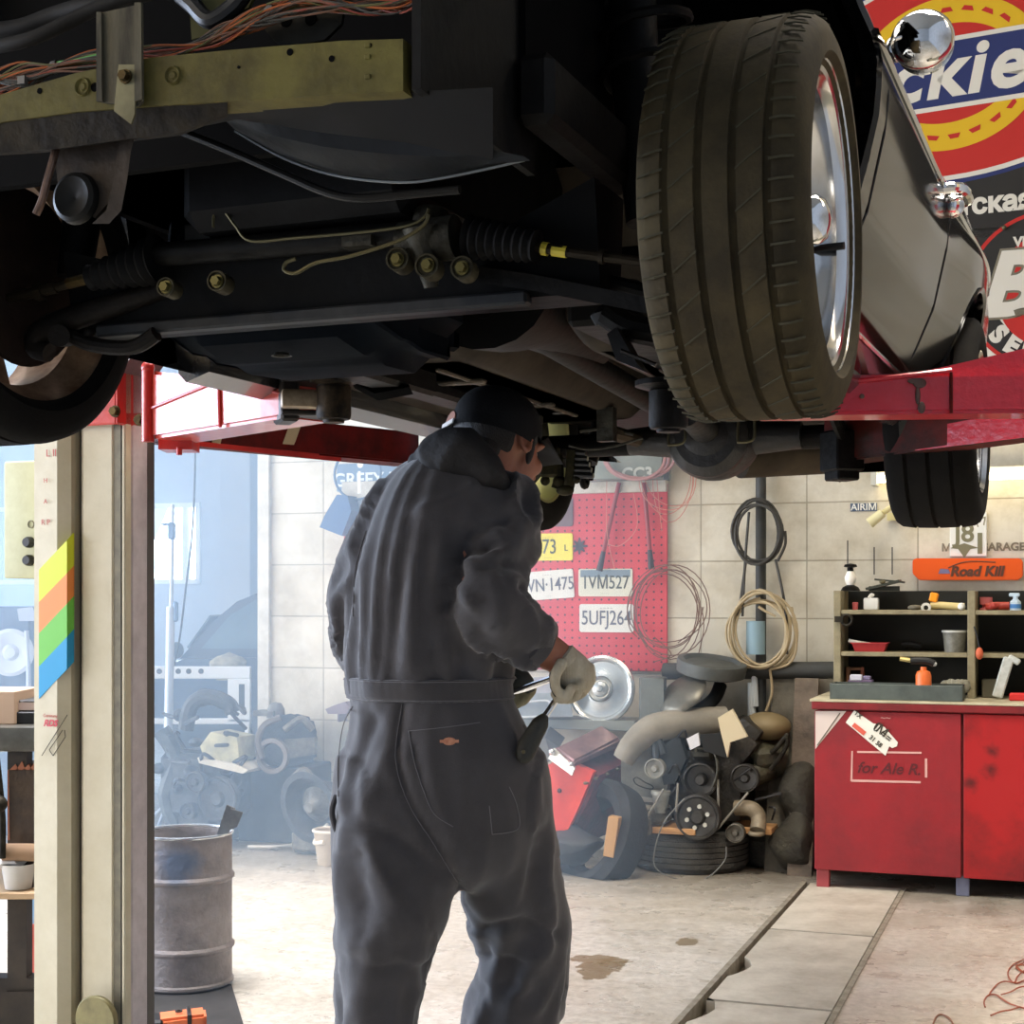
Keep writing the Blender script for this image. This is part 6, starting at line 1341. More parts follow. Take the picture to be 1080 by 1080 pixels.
# red engine, propped askew
re_ = thing('red_engine', 'red-painted V engine with a metallic cover, leaning left of the black one', 'engine', P(600, 905, 8.0), -20)
q = MB(); f = [(556, 812), (585, 806), (592, 797), (640, 822), (618, 866), (585, 900), (566, 860)]
redm = mat('engine_red', (240, 84, 66), .5, col2=(220, 66, 52), scale=5); redd = mat('engine_red_deep', (128, 30, 40), .55, col2=(78, 26, 34), scale=5, bump=.3, mix=.45)  # front face bright red, cylinder bank darker and mottled
q.slab([G(x, y, 7.7) for x, y in ((556, 812), (580, 806), (590, 798), (626, 814), (611, 850), (588, 898), (566, 870))], (.0, .05, 0)); wp(q, 'front_face', redm, re_)
q = MB(); q.ring_loft([[G(592, 800, 7.79), G(632, 818, 7.74), G(618, 850, 7.74), G(592, 898, 7.76), G(572, 862, 7.8)], [G(650, 778, 8.15), G(668, 800, 8.1), G(664, 835, 8.1), G(640, 880, 8.1), G(620, 850, 8.15)]]); wp(q, 'cylinder_bank', redd, re_)
q = MB()
for k in range(4): q.sph(G(618+k*11, 826-k*5, 7.62+k*.1), (.014, .014, .008))
wp(q, 'stud', zinc, re_, split=True)
q = MB(); q.sph(G(577, 836, 7.69), (.022, .01, .022)); q.sph(G(590, 834, 7.69), (.012, .008, .012)); wp(q, 'port_hole', mat('port_dark', (60, 24, 26), .6), re_, split=True)
q = MB(); q.ring_loft([[G(580, 796, 7.72), G(602, 812, 7.6), G(606, 803, 7.6), G(585, 788, 7.72)], [G(634, 771, 8.1), G(655, 789, 8.0), G(655, 778, 8.0), G(634, 764, 8.1)]]); bmesh.ops.bevel(q.bm, geom=q.bm.edges[:], offset=.012, segments=2, affect='EDGES'); vc = wp(q, 'valve_cover', mat('cover_steel_reddish', (150, 112, 108), .3, .6, col2=(104, 74, 76), scale=6), re_, 'dull metallic valve cover')
q = MB(); q.slab([G(578, 800, 7.70), G(603, 818, 7.58), (G(606, 810, 7.58)), G(584, 789, 7.7)], (0, .02, 0)); wp(q, 'cover_end', mat('cover_end_pale', (190, 188, 176), .35, .5), re_, 'bright cover end')
q = MB(); q.sph(G(582, 793, 7.68), .018); q.sph(G(602, 806, 7.58), .014); wp(q, 'bolt_head', chrome, re_, split=True)
q = MB(); q.ring_loft([[G(554, 800, 7.9), G(575, 778, 8.0), G(590, 788, 8.0), G(582, 802, 7.9), G(556, 815, 7.9)], [G(556, 790, 8.2), G(580, 766, 8.2), G(596, 778, 8.2), G(584, 800, 8.2), G(556, 812, 8.2)]]); wp(q, 'far_cover', mat('cover_dark_grey', (84, 84, 84), .4, .5), re_)
q = MB(); T = Matrix.Translation(G(632, 884, 7.75)) @ Matrix.Rotation(R(62), 4, 'X') @ Matrix.Rotation(R(-34), 4, 'Y')
q.lathe([(.2, -.07), (.26, -.09), (.3, -.06), (.305, 0), (.3, .06), (.26, .09), (.2, .07), (.19, 0)], T, 56, closed=True)
for v in q.bm.verts: v.co.z = max(v.co.z, .002+.0*v.co.x)
top(q, 'worn_out_tyre', mat('leaning_tyre_rubber', (34, 35, 36), .85, col2=(26, 27, 28), scale=7, bump=.2), 'dark tyre leaning on the red engine', 'tyre')
q = MB(); q.sph(G(600, 892, 7.7), (.17, .14, .1)); lump(q, .05, 7, 4)
for v in q.bm.verts: v.co.z = max(v.co.z, .002)
top(q, 'dark_tarpaulin', mat('tarpaulin_dark', (48, 52, 54), .6, col2=(38, 40, 42), scale=6), 'dark bundled tarpaulin on the floor below the red engine', 'tarpaulin')
q = MB(); q.box(G(646, 882, 7.5), (.055, .06, .2), Matrix.Rotation(R(8), 4, 'Y'), bev=.003); top(q, 'wood_block', mat('block_wood_yellow', (166, 126, 78), .7), 'upright raw wooden block between the leaning tyre and the plank', 'block')

# ================================================================ hazy back left
hz_dk = mat('hazy_iron', (24, 26, 28), .6, .1, col2=(52, 54, 56), scale=9, bump=.4); hz_lt = mat('hazy_light_alloy', (170, 172, 160), .5, .3, col2=(120, 122, 114), scale=9)
e2 = thing('old_engine', 'grey-green old engine with a cream block, standing left in the haze', 'engine', P(222, 888, 8.6), -20)
q = MB(); c = G(222, 835, 8.7); q.box((c.x, c.y, .34), (.44, .4, .36), bev=.03); q.box((c.x-.04, c.y, .12), (.34, .36, .24), bev=.04); wp(q, 'block', hz_dk, e2)
q = MB(); q.slab([G(x, y, 8.45) for x, y in ((211, 787), (222, 772), (250, 778), (252, 800), (246, 806), (216, 802))], (0, .2, 0)); wp(q, 'cylinder_head', mat('cream_cast', (190, 186, 150), .6, col2=(150, 146, 120), scale=10), e2, 'cream cast head')
q = MB(); q.slab([G(x, y, 8.42) for x, y in ((208, 799), (248, 806), (262, 812), (256, 816), (210, 805))], (0, .24, 0)); wp(q, 'gasket_rail', offwh, e2)
for px, py, r_ in ((228, 843, .125), (205, 825, .06), (197, 856, .05)): pulley(px, py, 8.38, r_, e2, m=hz_dk, bolts=0, name='pulley')
q = MB(); random.seed(31)
q.tube([G(196, 770, 8.5), G(202, 744, 8.5), G(220, 735, 8.5), (G(240, 742, 8.5)), G(246, 752, 8.5)], .045, 10); q.sph(G(215, 735, 8.55), .05); q.sph(G(233, 738, 8.5), .035)
for k in range(26):
    x, y = random.uniform(186, 252), random.uniform(742, 838)
    if k % 2: q.sph(G(x, y, 8.45+random.random()*.15), (random.uniform(.02, .05), .05, random.uniform(.02, .05)), 10, 8)
    else: q.tube([G(x, y, 8.45), G(x+random.uniform(-14, 14), y+random.uniform(-10, 10), 8.4), G(x+random.uniform(-20, 20), y+random.uniform(-2, 18), 8.5)], .011, 6)
wp(q, 'intake_and_hoses', hz_dk, e2)
q = MB()
for k in range(14):
    x, y = random.uniform(168, 200), random.uniform(765, 885); q.sph(G(x, y, 8.6), (random.uniform(.02, .05), .05, random.uniform(.02, .06)), 10, 8)
q.tube([G(170, 770, 8.6), G(186, 800, 8.6), G(176, 840, 8.6), G(190, 880, 8.6)], .05, 8)
wp(q, 'side_gear', mat('hazy_gear_grey', (70, 76, 78), .6, .1, col2=(30, 33, 35), scale=10), e2)
e3 = thing('gearbox_engine', 'dark round-backed engine on the black crate, by the corner of the block wall', 'engine', P(302, 805, 8.75), -20)
q = MB(); q.ring_loft([[G(x, y, d) for x, y in ((272, 770), (282, 757), (310, 752), (330, 757), (335, 775), (334, 802), (300, 810), (272, 800))] for d in (8.55, 8.95)]); bmesh.ops.bevel(q.bm, geom=q.bm.edges[:], offset=.02, segments=2, affect='EDGES'); wp(q, 'housing', hz_dk, e3)
q = MB(); q.lathe([(.07, 0), (.1, 0), (.1, .03), (.075, .03)], fT(289, 797, 8.5), 30, closed=True); q.tube([G(276, 800, 8.5), G(272, 780, 8.5), G(280, 764, 8.5), G(296, 757, 8.5)], .02, 8); wp(q, 'flange_ring', mat('ring_tan_hazy', (96, 88, 82), .5, .3), e3)
q = MB(); q.lathe([(0, .09), (.03, .085), (.05, .05), (.055, 0)], Matrix.Translation(G(291, 757, 8.7)), 20); q.box(G(282, 752, 8.7), (.13, .1, .03)); q.tube([G(300, 770, 8.5), G(318, 758, 8.5), G(330, 770, 8.5)], .02, 8); q.slab([G(x, y, 8.52) for x, y in ((300, 780), (332, 778), (332, 796), (304, 800))], (0, .03, 0))
wp(q, 'upper_castings', eng_gr, e3)
q = MB(); a = G(300, 812, 8.8); q.b2((G(258, 0, 8.8).x, a.y-.16, 0.0), (G(340, 0, 8.8).x, a.y+.2, G(300, 809, 8.6).z), bev=.01); top(q, 'black_crate', mat('crate_dark', (14, 18, 22), .7, col2=(48, 54, 60), scale=5), 'big dark crate in the haze carrying the round-backed engine', 'crate')
g4 = thing('gearbox', 'grey gearbox with a bell opening on the floor, just left of the mechanic', 'gearbox', P(332, 897, 8.3), -20)
T = fT(325, 852, 8.15, rx=10, rz=-14)
q = MB(); q.lathe([(.05, -.25), (.09, -.2), (.13, -.1), (.19, -.02), (.2, 0), (.165, .0), (.12, -.08), (0, -.09)], T, 30); wp(q, 'bell_housing', hz_dk, g4)
q = MB(); q.lathe([(0, .0), (.03, .0), (.05, -.03), (.1, -.07)], T, 20); q.box(G(333, 886, 8.3), (.22, .18, .12), bev=.02); q.tube([G(308, 822, 8.2), G(320, 812, 8.2), G(330, 822, 8.2)], .02, 8); wp(q, 'gear_casing', eng_gr, g4)
# straw-coloured tub and hose
t_ = thing('plastic_tub', 'pale tan tub on the floor, half behind the mechanic\'s leg', 'tub', P(347, 912, 7.95), 0)
c = P(350, 912, 7.95); c.z = 0; q = MB(); q.lathe([(0, .002), (.075, .002), (.095, .17), (.1, .18), (.09, .18), (.07, .01), (0, .01)], Matrix.Translation(c), 30); q.build('tub_body', mat('tub_tan', (176, 160, 136), .6, col2=(150, 134, 112), scale=8), t_)
q = MB(); q.torus(Matrix.Translation(c+V((0, 0, .18))), .097, .008, 30); q.tube([c+V((-.085, 0, .13)), c+V((-.08, -.05, .12)), c+V((-.03, -.09, .13))], .012, 8); q.build('tub_rim', mat('tub_rim_pale', (206, 196, 178), .5), t_)
q = MB(); q.tube([P(x, y, 1.4*F/(yy-HY)) for x, y, yy in ((262, 893, 896), (290, 893, 897), (312, 890, 896), (330, 882, 900), (345, 870, 905))], .009, 8); top(q, 'floor_hose', mat('pale_hose', (176, 172, 160), .6), 'pale hose running along the floor to the tan tub', 'hose', fr=WORLD)
q = MB(); q.slab([W(x, y, .2) for x, y in ((343, 748), (352, 744), (364, 740), (368, 746), (366, 753), (346, 753))], (0, .1, 0)); q.b2(W(358, 753, .1), W(364, 760, .0)); top(q, 'wall_vice', mat('vice_grey_red', (120, 104, 112), .6), 'small grey clamp jutting from the wall left of the mechanic\'s waist', 'clamp')
# white frame panel
fr_ = WORLD; d_ = 9.5
hole_pts = [168, 188, 199, 212]
q = MB(); 
def fb(x0, y0, x1, y1, dd=.05): a, b = P(x0, y0, d_), P(x1, y1, d_); q.b2((a.x, d_, a.z), (b.x, d_+dd, b.z), bev=.006)
fb(120, 703, 264, 716); fb(240, 716, 264, 762); fb(120, 758, 264, 764); fb(120, 716, 132, 762)
for x in (125, 258): fb(x, 762, x+5, 865.8)
o_ = top(q, 'punched_metal_stand', mat('white_frame_paint', (226, 230, 232), .5), 'white punched metal frame standing in the haze before the parked car', 'frame', fr=WORLD)
q = MB()
for x in hole_pts: q.lathe([(0, .001), (.017, .001), (.017, -.001)], Matrix.Translation(P(x, 708, d_-.001)) @ UP, 16)
q.box(P(255, 735, d_), (.036, .004, .16), bev=.0); q.build('punched_hole', hz_dk, o_, WORLD, split=True)
q = MB(); q.sph(P(240, 700, 9.75), (.12, .1, .06)); lump(q, .02, 20); q.b2(P(228, 707, 9.7), P(252, 716, 9.9)); top(q, 'straw_hat_bundle', mat('bundle_straw', (176, 166, 140), .9, col2=(140, 132, 112), scale=20), 'straw-coloured bundle lying behind the white frame', 'bundle', fr=WORLD)
# stand pole with clamp, thin cable
st = thing('stand_pole', 'slim pale metal stand with a clamp, upright before the far window', 'stand', P(178, 882, 8.9), 0)
q = MB(); q.cyl(P(182, 532, 8.9), P(180, 700, 8.9), .012).cyl(P(180, 640, 8.9), P(177, 790, 8.9), .026).cyl(P(177, 780, 8.9), V((P(177, 0, 8.9).x, 8.9, .01)), .012); q.build('pole', mat('pole_pale', (170, 182, 196), .4, .5), st)
q = MB(); q.box(P(181, 560, 8.9), (.04, .05, .1), bev=.008); q.tube([P(180, 553, 8.9), P(171, 553, 8.85)], .007, 6); q.box(P(185, 645, 8.9), (.03, .04, .12), bev=.01); q.build('clamp', mat('clamp_bluegrey', (96, 120, 150), .5), st)
q = MB()
for k in range(3): a = 2*math.pi*k/3+.4; b_ = V((P(177, 0, 8.9).x, 8.9, .2)); q.cyl(b_, V((b_.x+.25*math.cos(a), 8.9+.25*math.sin(a), .012)), .01)
q.build('foot_leg', MATS['pole_pale'], st, split=False)
q = MB(); q.tube([P(x, y, 9.6) for x, y in ((206, 470), (205, 520), (202, 570), (196, 620), (190, 670), (184, 700), (180, 720))], .007, 6); top(q, 'hanging_cable', hz_dk, 'thin cable hanging slightly slanted right of the pale stand', 'cable', fr=WORLD)
# parked car behind
pc_ = thing('parked_car', 'dark blue car parked in the haze behind the white frame, nose left', 'car', P(330, 838, 11.6), 0)
X0 = P(140, 0, 11.6).x; prof = [(0, .42), (.02, .62), (.1, .76), (.5, .86), (.62, .96), (1.2, 1.42), (1.7, 1.52), (2.6, 1.52), (3.2, 1.38), (3.7, 1.0), (4.1, .95), (4.15, .42)]
paint = mat('parked_blue', (16, 30, 58), .3, coat=.5)
def ex(poly, y0, y1, ins=0):
    q = MB(); q.ring_loft([[V((X0+x, y, z)) for x, z in poly] for y in (y0, y1)]); return q
q = MB(); pts = [(0, .4), (.02, .66), (.12, .8), (.52, .96), (3.75, 1.0), (4.12, .92), (4.15, .4)]
q.ring_loft([[V((X0+x*(1 if k else .99)+(.04 if not k else 0), y, z)) for x, z in pts] for k, y in ((0, 10.85), (1, 10.95), (1, 12.4), (0, 12.5))]); q.build('body', paint, pc_)
q = MB(); rf = [(.5, .95), (.72, 1.22), (.9, 1.37), (1.1, 1.45), (1.5, 1.52), (2.7, 1.54), (3.2, 1.42), (3.75, .99)]
q.ring_loft([[V((X0+x, y if z < 1.1 else (y+.1 if y < 11 else y-.1), z)) for x, z in rf] for y in (10.93, 12.42)]); q.build('cabin', paint, pc_)
gl = mat('parked_glass', (66, 86, 100), .15, col2=(84, 104, 114), scale=3)
q = MB(); q.slab([V((X0+.66, 10.935, 1.03)), V((X0+.86, 10.985, 1.27)), V((X0+1.04, 10.998, 1.38)), V((X0+2.0, 11.0, 1.47)), V((X0+2.0, 10.935, 1.03))], (0, -.008, 0)); q.slab([V((X0+.55, 11.0, 1.03)), V((X0+.7, 11.08, 1.26)), V((X0+.7, 12.26, 1.26)), V((X0+.55, 12.35, 1.03))], (-.008, 0, .01)); q.build('window', gl, pc_, split=True)
q = MB(); q.sph(V((X0+.5, 10.86, 1.02)), (.05, .06, .06)); q.build('wing_mirror', black, pc_)
q = MB(); q.box(V((X0+.08, 10.94, .72)), (.16, .04, .1), bev=.02); q.build('headlamp', gl, pc_)
for xw in (.75, 3.3):
    q = MB(); q.lathe([(0, .0), (.18, 0), (.2, .01), (.3, .02), (.32, 0), (.32, -.18), (0, -.18)], Matrix.Translation((X0+xw, 10.84, .32)) @ UP, 36); q.build('wheel', rubber, pc_)
# grey machine seen left of the column
mc_ = thing('shop_machine', 'grey-blue machine with a round dial, in the haze left of the lift column', 'machine', P(10, 880, 8.9), 0)
q = MB(); a, b = P(-60, 640, 8.9), P(33, 885, 8.9); q.b2((a.x, 8.9, 0.0), (b.x, 9.4, a.z), bev=.02); q.build('cabinet', mat('machine_bluegrey', (84, 98, 118), .6, col2=(70, 82, 100), scale=4), mc_)
q = MB(); q.lathe([(.08, 0), (.13, 0), (.14, .02), (.12, .03), (.05, .012), (.03, .03), (0, .03)], Matrix.Translation(P(12, 688, 8.88)) @ UP, 30); q.build('dial', mat('dial_pale', (170, 176, 186), .5), mc_)
q = MB(); q.tube([P(28, 665, 8.86), P(30, 700, 8.86), P(30, 735, 8.86)], .015, 8); q.slab([P(18, 642, 8.86), P(34, 640, 8.86), P(40, 655, 8.86), P(20, 655, 8.86)], (0, .04, 0)); q.build('side_rail', mat('machine_pale', (150, 158, 172), .5), mc_)
# ================================================================ near left: bench, drum, tools on the floor
d0 = 4.75
tb = thing('metal_table', 'dark metal work table cut by the left photo edge', 'table', P(10, 1080, 5.0), 0)
steel = mat('table_steel', (120, 118, 110), .35, .7, col2=(86, 84, 78), scale=6); steeld = mat('table_leg_dark', (64, 56, 48), .6, .3, col2=(44, 40, 36), scale=8)
xr = P(42, 0, d0).x; xl = P(-160, 0, d0).x; zt = P(0, 767, d0).z
q = MB(); q.b2((xl, d0, P(0, 793, d0).z), (xr+.06, d0+.6, zt), bev=.008, seg=2); q.build('table_top', steel, tb)
for px in (20, -130):
    q = MB(); x = P(px, 0, d0+.05).x; q.b2((x-.03, d0+.03, .0), (x+.03, d0+.09, P(0, 793, d0).z)); q.build('leg', steeld, tb)
q = MB(); x = P(20, 0, d0+.05).x; q.ring_loft([[V((x-.14, d0+.02, .0)), V((x+.1, d0+.02, 0)), V((x+.1, d0+.12, .0)), V((x-.14, d0+.12, 0))], [V((x-.03, d0+.02, .16)), V((x+.06, d0+.02, .16)), V((x+.06, d0+.12, .16)), V((x-.03, d0+.12, .16))]]); q.b2((xl, d0+.03, .12), (xr+.05, d0+.1, .2)); q.build('foot_bracket', steeld, tb)
zs = P(0, 938, d0).z
q = MB(); q.b2((xl, d0-.06, zs-.02), (xr+.06, d0+.5, zs), bev=.003); q.build('lower_shelf', mat('shelf_plywood', (186, 156, 120), .7), tb, label='bare plywood lower shelf')
q = MB(); q.tube([V((P(-4, 0, 4.7).x, 4.7, P(0, 800, 4.7).z)), V((P(2, 0, 4.7).x, 4.7, P(0, 860, 4.7).z)), V((P(2, 0, 4.7).x, 4.7, P(0, 905, 4.7).z))], .012, 8); q.sph(P(-2, 848, 4.68), .028); q.build('side_lever', greymet, tb)
def tblb(name, x0, y0, x1, y1, d, dep, m, label, cat, bev=.003, base=None):
    a, b = P(x0, y0, d), P(x1, y1, d); q = MB(); zz = b.z if base is None else base
    q.b2((a.x, d, zz), (b.x, d+dep, a.z), bev=bev); return top(q, name, m, label, cat, fr=WORLD)
tblb('cardboard_box', -30, 729, 15.5, 767, d0+.1, .25, mat('cardboard_pale', (190, 162, 138), .8), 'pale cardboard box on the metal table at the left photo edge', 'box', base=zt)
bb = tblb('black_case', 16.5, 751, 46, 767, d0+.12, .2, black, 'flat black case on the metal table, beside the cardboard box', 'case', base=zt)
pb = tblb('printed_box', 17.5, 738.5, 46, 751.5, d0+.14, .16, mat('printed_box_black', (44, 42, 40), .5), 'small printed box with a pinkish face, on top of the flat black case', 'box')
q = MB(); a, b = P(18.5, 741, d0+.138), P(38, 749, d0+.138); q.b2((a.x, d0+.136, b.z), (b.x, d0+.139, a.z)); q.build('printed_face', mat('printed_pink', (206, 182, 170), .7), pb, WORLD)
q = MB(); q.slab([P(16, 734, d0+.3), P(24, 729, d0+.3), P(30, 735, d0+.3), P(46, 735.5, d0+.3), P(46, 738.3, d0+.3), P(18, 738.3, d0+.3)], (0, .06, 0)); top(q, 'white_paper', paper, 'crumpled white paper on top of the printed box', 'paper', fr=WORLD)
q = MB(); a, b = P(8, 811, 4.78), P(44, 886, 4.78); q.ring_loft([[V((a.x, 4.78, zs)), V((b.x, 4.78, zs)), V((b.x, 5.05, zs)), V((a.x, 5.05, zs))], [V((a.x, 4.78, a.z)), V((b.x, 4.78, a.z+.004)), V((b.x, 5.05, a.z)), V((a.x, 5.05, a.z))]]); 
ob = top(q, 'oily_carton', mat('carton_dark_brown', (78, 62, 46), .75, col2=(52, 42, 34), scale=8, bump=.2), 'oily dark brown carton on the lower shelf of the table', 'carton', fr=WORLD)
q = MB(); 
for k in range(5): q.slab([P(10+k*7, 812, 4.775), P(16+k*7, 806-(k % 2)*3, 4.775), P(20+k*7, 812, 4.775)], (0, .02, 0))
q.slab([P(8, 812, 4.774), P(9, 812, 4.774), P(10, 886, 4.774), P(8.3, 886, 4.774)], (0, .003, 0)); q.build('torn_edge', mat('torn_card', (150, 92, 66), .8), ob, WORLD)
q = MB(); q.cyl(P(4, 899, 4.74), P(48, 899, 4.74), .028); top(q, 'brown_roll', mat('paper_roll_brown', (150, 120, 92), .8), 'brown paper roll lying before the oily carton', 'roll', fr=WORLD)
c = P(15, 938, 4.72); q = MB(); q.lathe([(0, .003), (.04, .003), (.052, .075), (.055, .08), (.049, .08), (.037, .01), (0, .01)], Matrix.Translation((c.x, 4.76, zs)), 28); tbx = top(q, 'clear_tub', mat('milky_plastic', (196, 194, 188), .4), 'milky plastic tub with crumpled film on the lower table shelf', 'tub', fr=WORLD)
q = MB(); q.sph(V((c.x-.02, 4.76, zs+.085)), (.045, .04, .022)); lump(q, .03, 25, 1); q.build('crumpled_film', mat('film_white', (214, 210, 206), .4), tbx, WORLD)
q = MB(); x = P(33, 0, 5.6).x; q.lathe([(0, 0), (.11, 0), (.13, .2), (.135, .22), (0, .22)], Matrix.Translation((x+.07, 5.6, 0.0)), 30); o_ = top(q, 'paint_bucket', mat('bucket_red', (190, 70, 50), .5), 'red and pale blue bucket just peeking out left of the lift column', 'bucket', fr=WORLD)
q = MB(); q.lathe([(.12, .1), (.133, .22), (.137, .24), (.12, .24)], Matrix.Translation((x+.07, 5.6, 0.1)), 30); q.build('bucket_lid', mat('bucket_blue', (130, 170, 206), .5), o_, WORLD)
# drum
dd = 5.48; dc_ = P(195, 0, dd); dc_.z = 0; r_ = .168
dr = thing('steel_drum', 'rusty grey steel drum with a blue smear, open top, behind the lift column', 'drum', dc_, 0)
zt_ = P(0, 876, dd).z; zz = .012
q = MB(); prof = [(0, zz), (r_, zz), (r_+.006, zz+.006), (r_+.006, zz+.014), (r_, zz+.02)]
for z in (.0, ): pass
for yy in (1007, 932):
    z = P(0, yy, dd-.16).z; prof += [(r_, z-.014), (r_+.009, z-.004), (r_+.009, z+.004), (r_, z+.014)]
prof += [(r_, zt_-.012), (r_-.008, zt_-.012), (r_-.008, zz+.03), (0, zz+.03)]
q.lathe(prof, Matrix.Translation(dc_), 56)
dm = mat('drum_rust_grey', (158, 150, 146), .6, .1, col2=(108, 100, 97), scale=7, bump=.3, mix=.5, sharp=.25)
nt = dm.node_tree; b_ = nt.nodes['Principled BSDF']; old = b_.inputs['Base Color'].links[0].from_socket; tc = nt.nodes.new('ShaderNodeTexCoord')
vd = nt.nodes.new('ShaderNodeVectorMath'); vd.operation = 'DISTANCE'; nt.links.new(tc.outputs['Object'], vd.inputs[0]); vd.inputs[1].default_value = (.01, -.168, zt_-.1)
ns = nt.nodes.new('ShaderNodeTexNoise'); ns.inputs['Scale'].default_value = 16; nt.links.new(tc.outputs['Object'], ns.inputs[0])
ad = nt.nodes.new('ShaderNodeMath'); ad.operation = 'MULTIPLY_ADD'; nt.links.new(ns.outputs[0], ad.inputs[0]); ad.inputs[1].default_value = .08; nt.links.new(vd.outputs['Value'], ad.inputs[2])
mr = nt.nodes.new('ShaderNodeMapRange'); mr.inputs[1].default_value = .075; mr.inputs[2].default_value = .135; mr.inputs[3].default_value = .6; mr.inputs[4].default_value = 0; nt.links.new(ad.outputs[0], mr.inputs[0])
mx = nt.nodes.new('ShaderNodeMix'); mx.data_type = 'RGBA'; nt.links.new(mr.outputs[0], mx.inputs[0]); nt.links.new(old, mx.inputs[6]); mx.inputs[7].default_value = lin((40, 88, 130)); nt.links.new(mx.outputs[2], b_.inputs['Base Color'])
q.build('drum_wall', dm, dr)
q = MB(); q.torus(Matrix.Translation(dc_+V((0, 0, zt_-.006))), r_, .006, 56); q.build('rolled_rim', mat('rim_bright_steel', (200, 204, 208), .25, .9), dr)
q = MB(); q.slab([P(x, y, 5.44) for x, y in ((229, 879), (239, 849), (248, 853), (243, 872), (240, 884), (231, 884))], (.0, .012, 0)); q.slab([P(x, y, 5.43) for x, y in ((243, 853), (256, 857), (250, 872), (242, 876))], (0, .01, 0)); q.cyl(P(234, 880, 5.445), P(228, 915, 5.46), .012); top(q, 'metal_offcut', mat('offcut_grey', (110, 112, 112), .5, .4, col2=(80, 80, 80), scale=10), 'dark metal offcut sticking out of the drum at its right rim', 'offcut', fr=WORLD)
q = MB(); q.slab([WF.M.inverted() @ P(x, y, 1.4*F/(y-HY)) for x, y in ((120, 1040), (244, 1040), (262, 1100), (110, 1100))], (0, 0, .008)); top(q, 'rubber_mat', mat('mat_dark', (52, 50, 48), .85, col2=(40, 39, 38), scale=9), 'dark rubber mat on the floor under the drum', 'mat')
# orange tool case
tc_ = thing('orange_case', 'small orange case with a black strap on the floor below the drum', 'case', P(190, 1092, 4.85), 0)
Tm = Matrix.Translation(V((P(192, 0, 4.85).x, 4.85, .0))) @ zrot(14)
q = MB(); q.ring_loft([[Tm @ V((x, y, z)) for x, y, z in ((-.1, -.05, .01), (.075, -.05, .01), (.075, .05, .01), (-.1, .05, .01))], [Tm @ V((x, y, z)) for x, y, z in ((-.1, -.05, .065), (.075, -.05, .075), (.075, .05, .075), (-.1, .05, .065))]])
bmesh.ops.bevel(q.bm, geom=q.bm.edges[:], offset=.009, segments=2, affect='EDGES'); q.build('case_body', mat('case_orange', (228, 124, 78), .5, col2=(206, 104, 62), scale=9), tc_)
q = MB(); q.box(Tm @ V((.022, 0, .043)), (.014, .104, .07), zrot(14), bev=.002); q.build('strap', black, tc_); q = MB(); q.box(Tm @ V((-.085, -.005, .036)), (.05, .104, .062), zrot(14), bev=.008); q.lathe([(.006, 0), (.012, 0), (.012, .003), (.006, .003)], Matrix.Translation(Tm @ V((-.01, 0, .0765))), 20, closed=True); q.build('end_cap', black, tc_)
# orange cord on the floor at the right
def fl(x, y, h=.004): p = WORLD.z(x, y, h); return p
q = MB(); pts = [(1096, 1008), (1080, 1012), (1068, 1018), (1063, 1026), (1066, 1034), (1072, 1037), (1080, 1034), (1092, 1030)]
q.tube([fl(*p, .006) for p in pts], .0028, 6); q.tube([fl(*p, .009) for p in ((1092, 1020), (1080, 1024), (1073, 1030), (1070, 1036), (1060, 1035), (1052, 1038), (1045, 1046), (1044, 1049))], .0028, 6)
q.tube([fl(*p, .006) for p in ((1039, 1062), (1038, 1056), (1042, 1050), (1050, 1049), (1056, 1053), (1064, 1058), (1072, 1061), (1090, 1066))], .0028, 6)
q.tube([fl(*p, .01) for p in ((1056, 1049), (1066, 1046), (1076, 1041), (1090, 1040))], .0028, 6); q.tube([fl(*p, .008) for p in ((1045, 1071), (1055, 1067), (1066, 1065), (1076, 1062))], .0028, 6)
q.tube([fl(*p, .006) for p in ((1080, 1015), (1072, 1020), (1080, 1026), (1072, 1018), (1090, 1019))], .0028, 6)
top(q, 'extension_lead', mat('cord_orange_brown', (150, 76, 50), .5), 'thin orange cord lying in tangled loops on the floor at the right edge', 'cord', fr=WORLD)
q = MB(); q.tube([fl(*p, .005) for p in ((980, 1092), (985, 1078), (988, 1072), (993, 1070), (1000, 1073), (1005, 1080), (1008, 1092))], .0032, 6); top(q, 'cord_loop', mat('cord_brown', (128, 84, 62), .5), 'single brown cord loop on the floor at the bottom edge of the photo', 'cord', fr=WORLD)
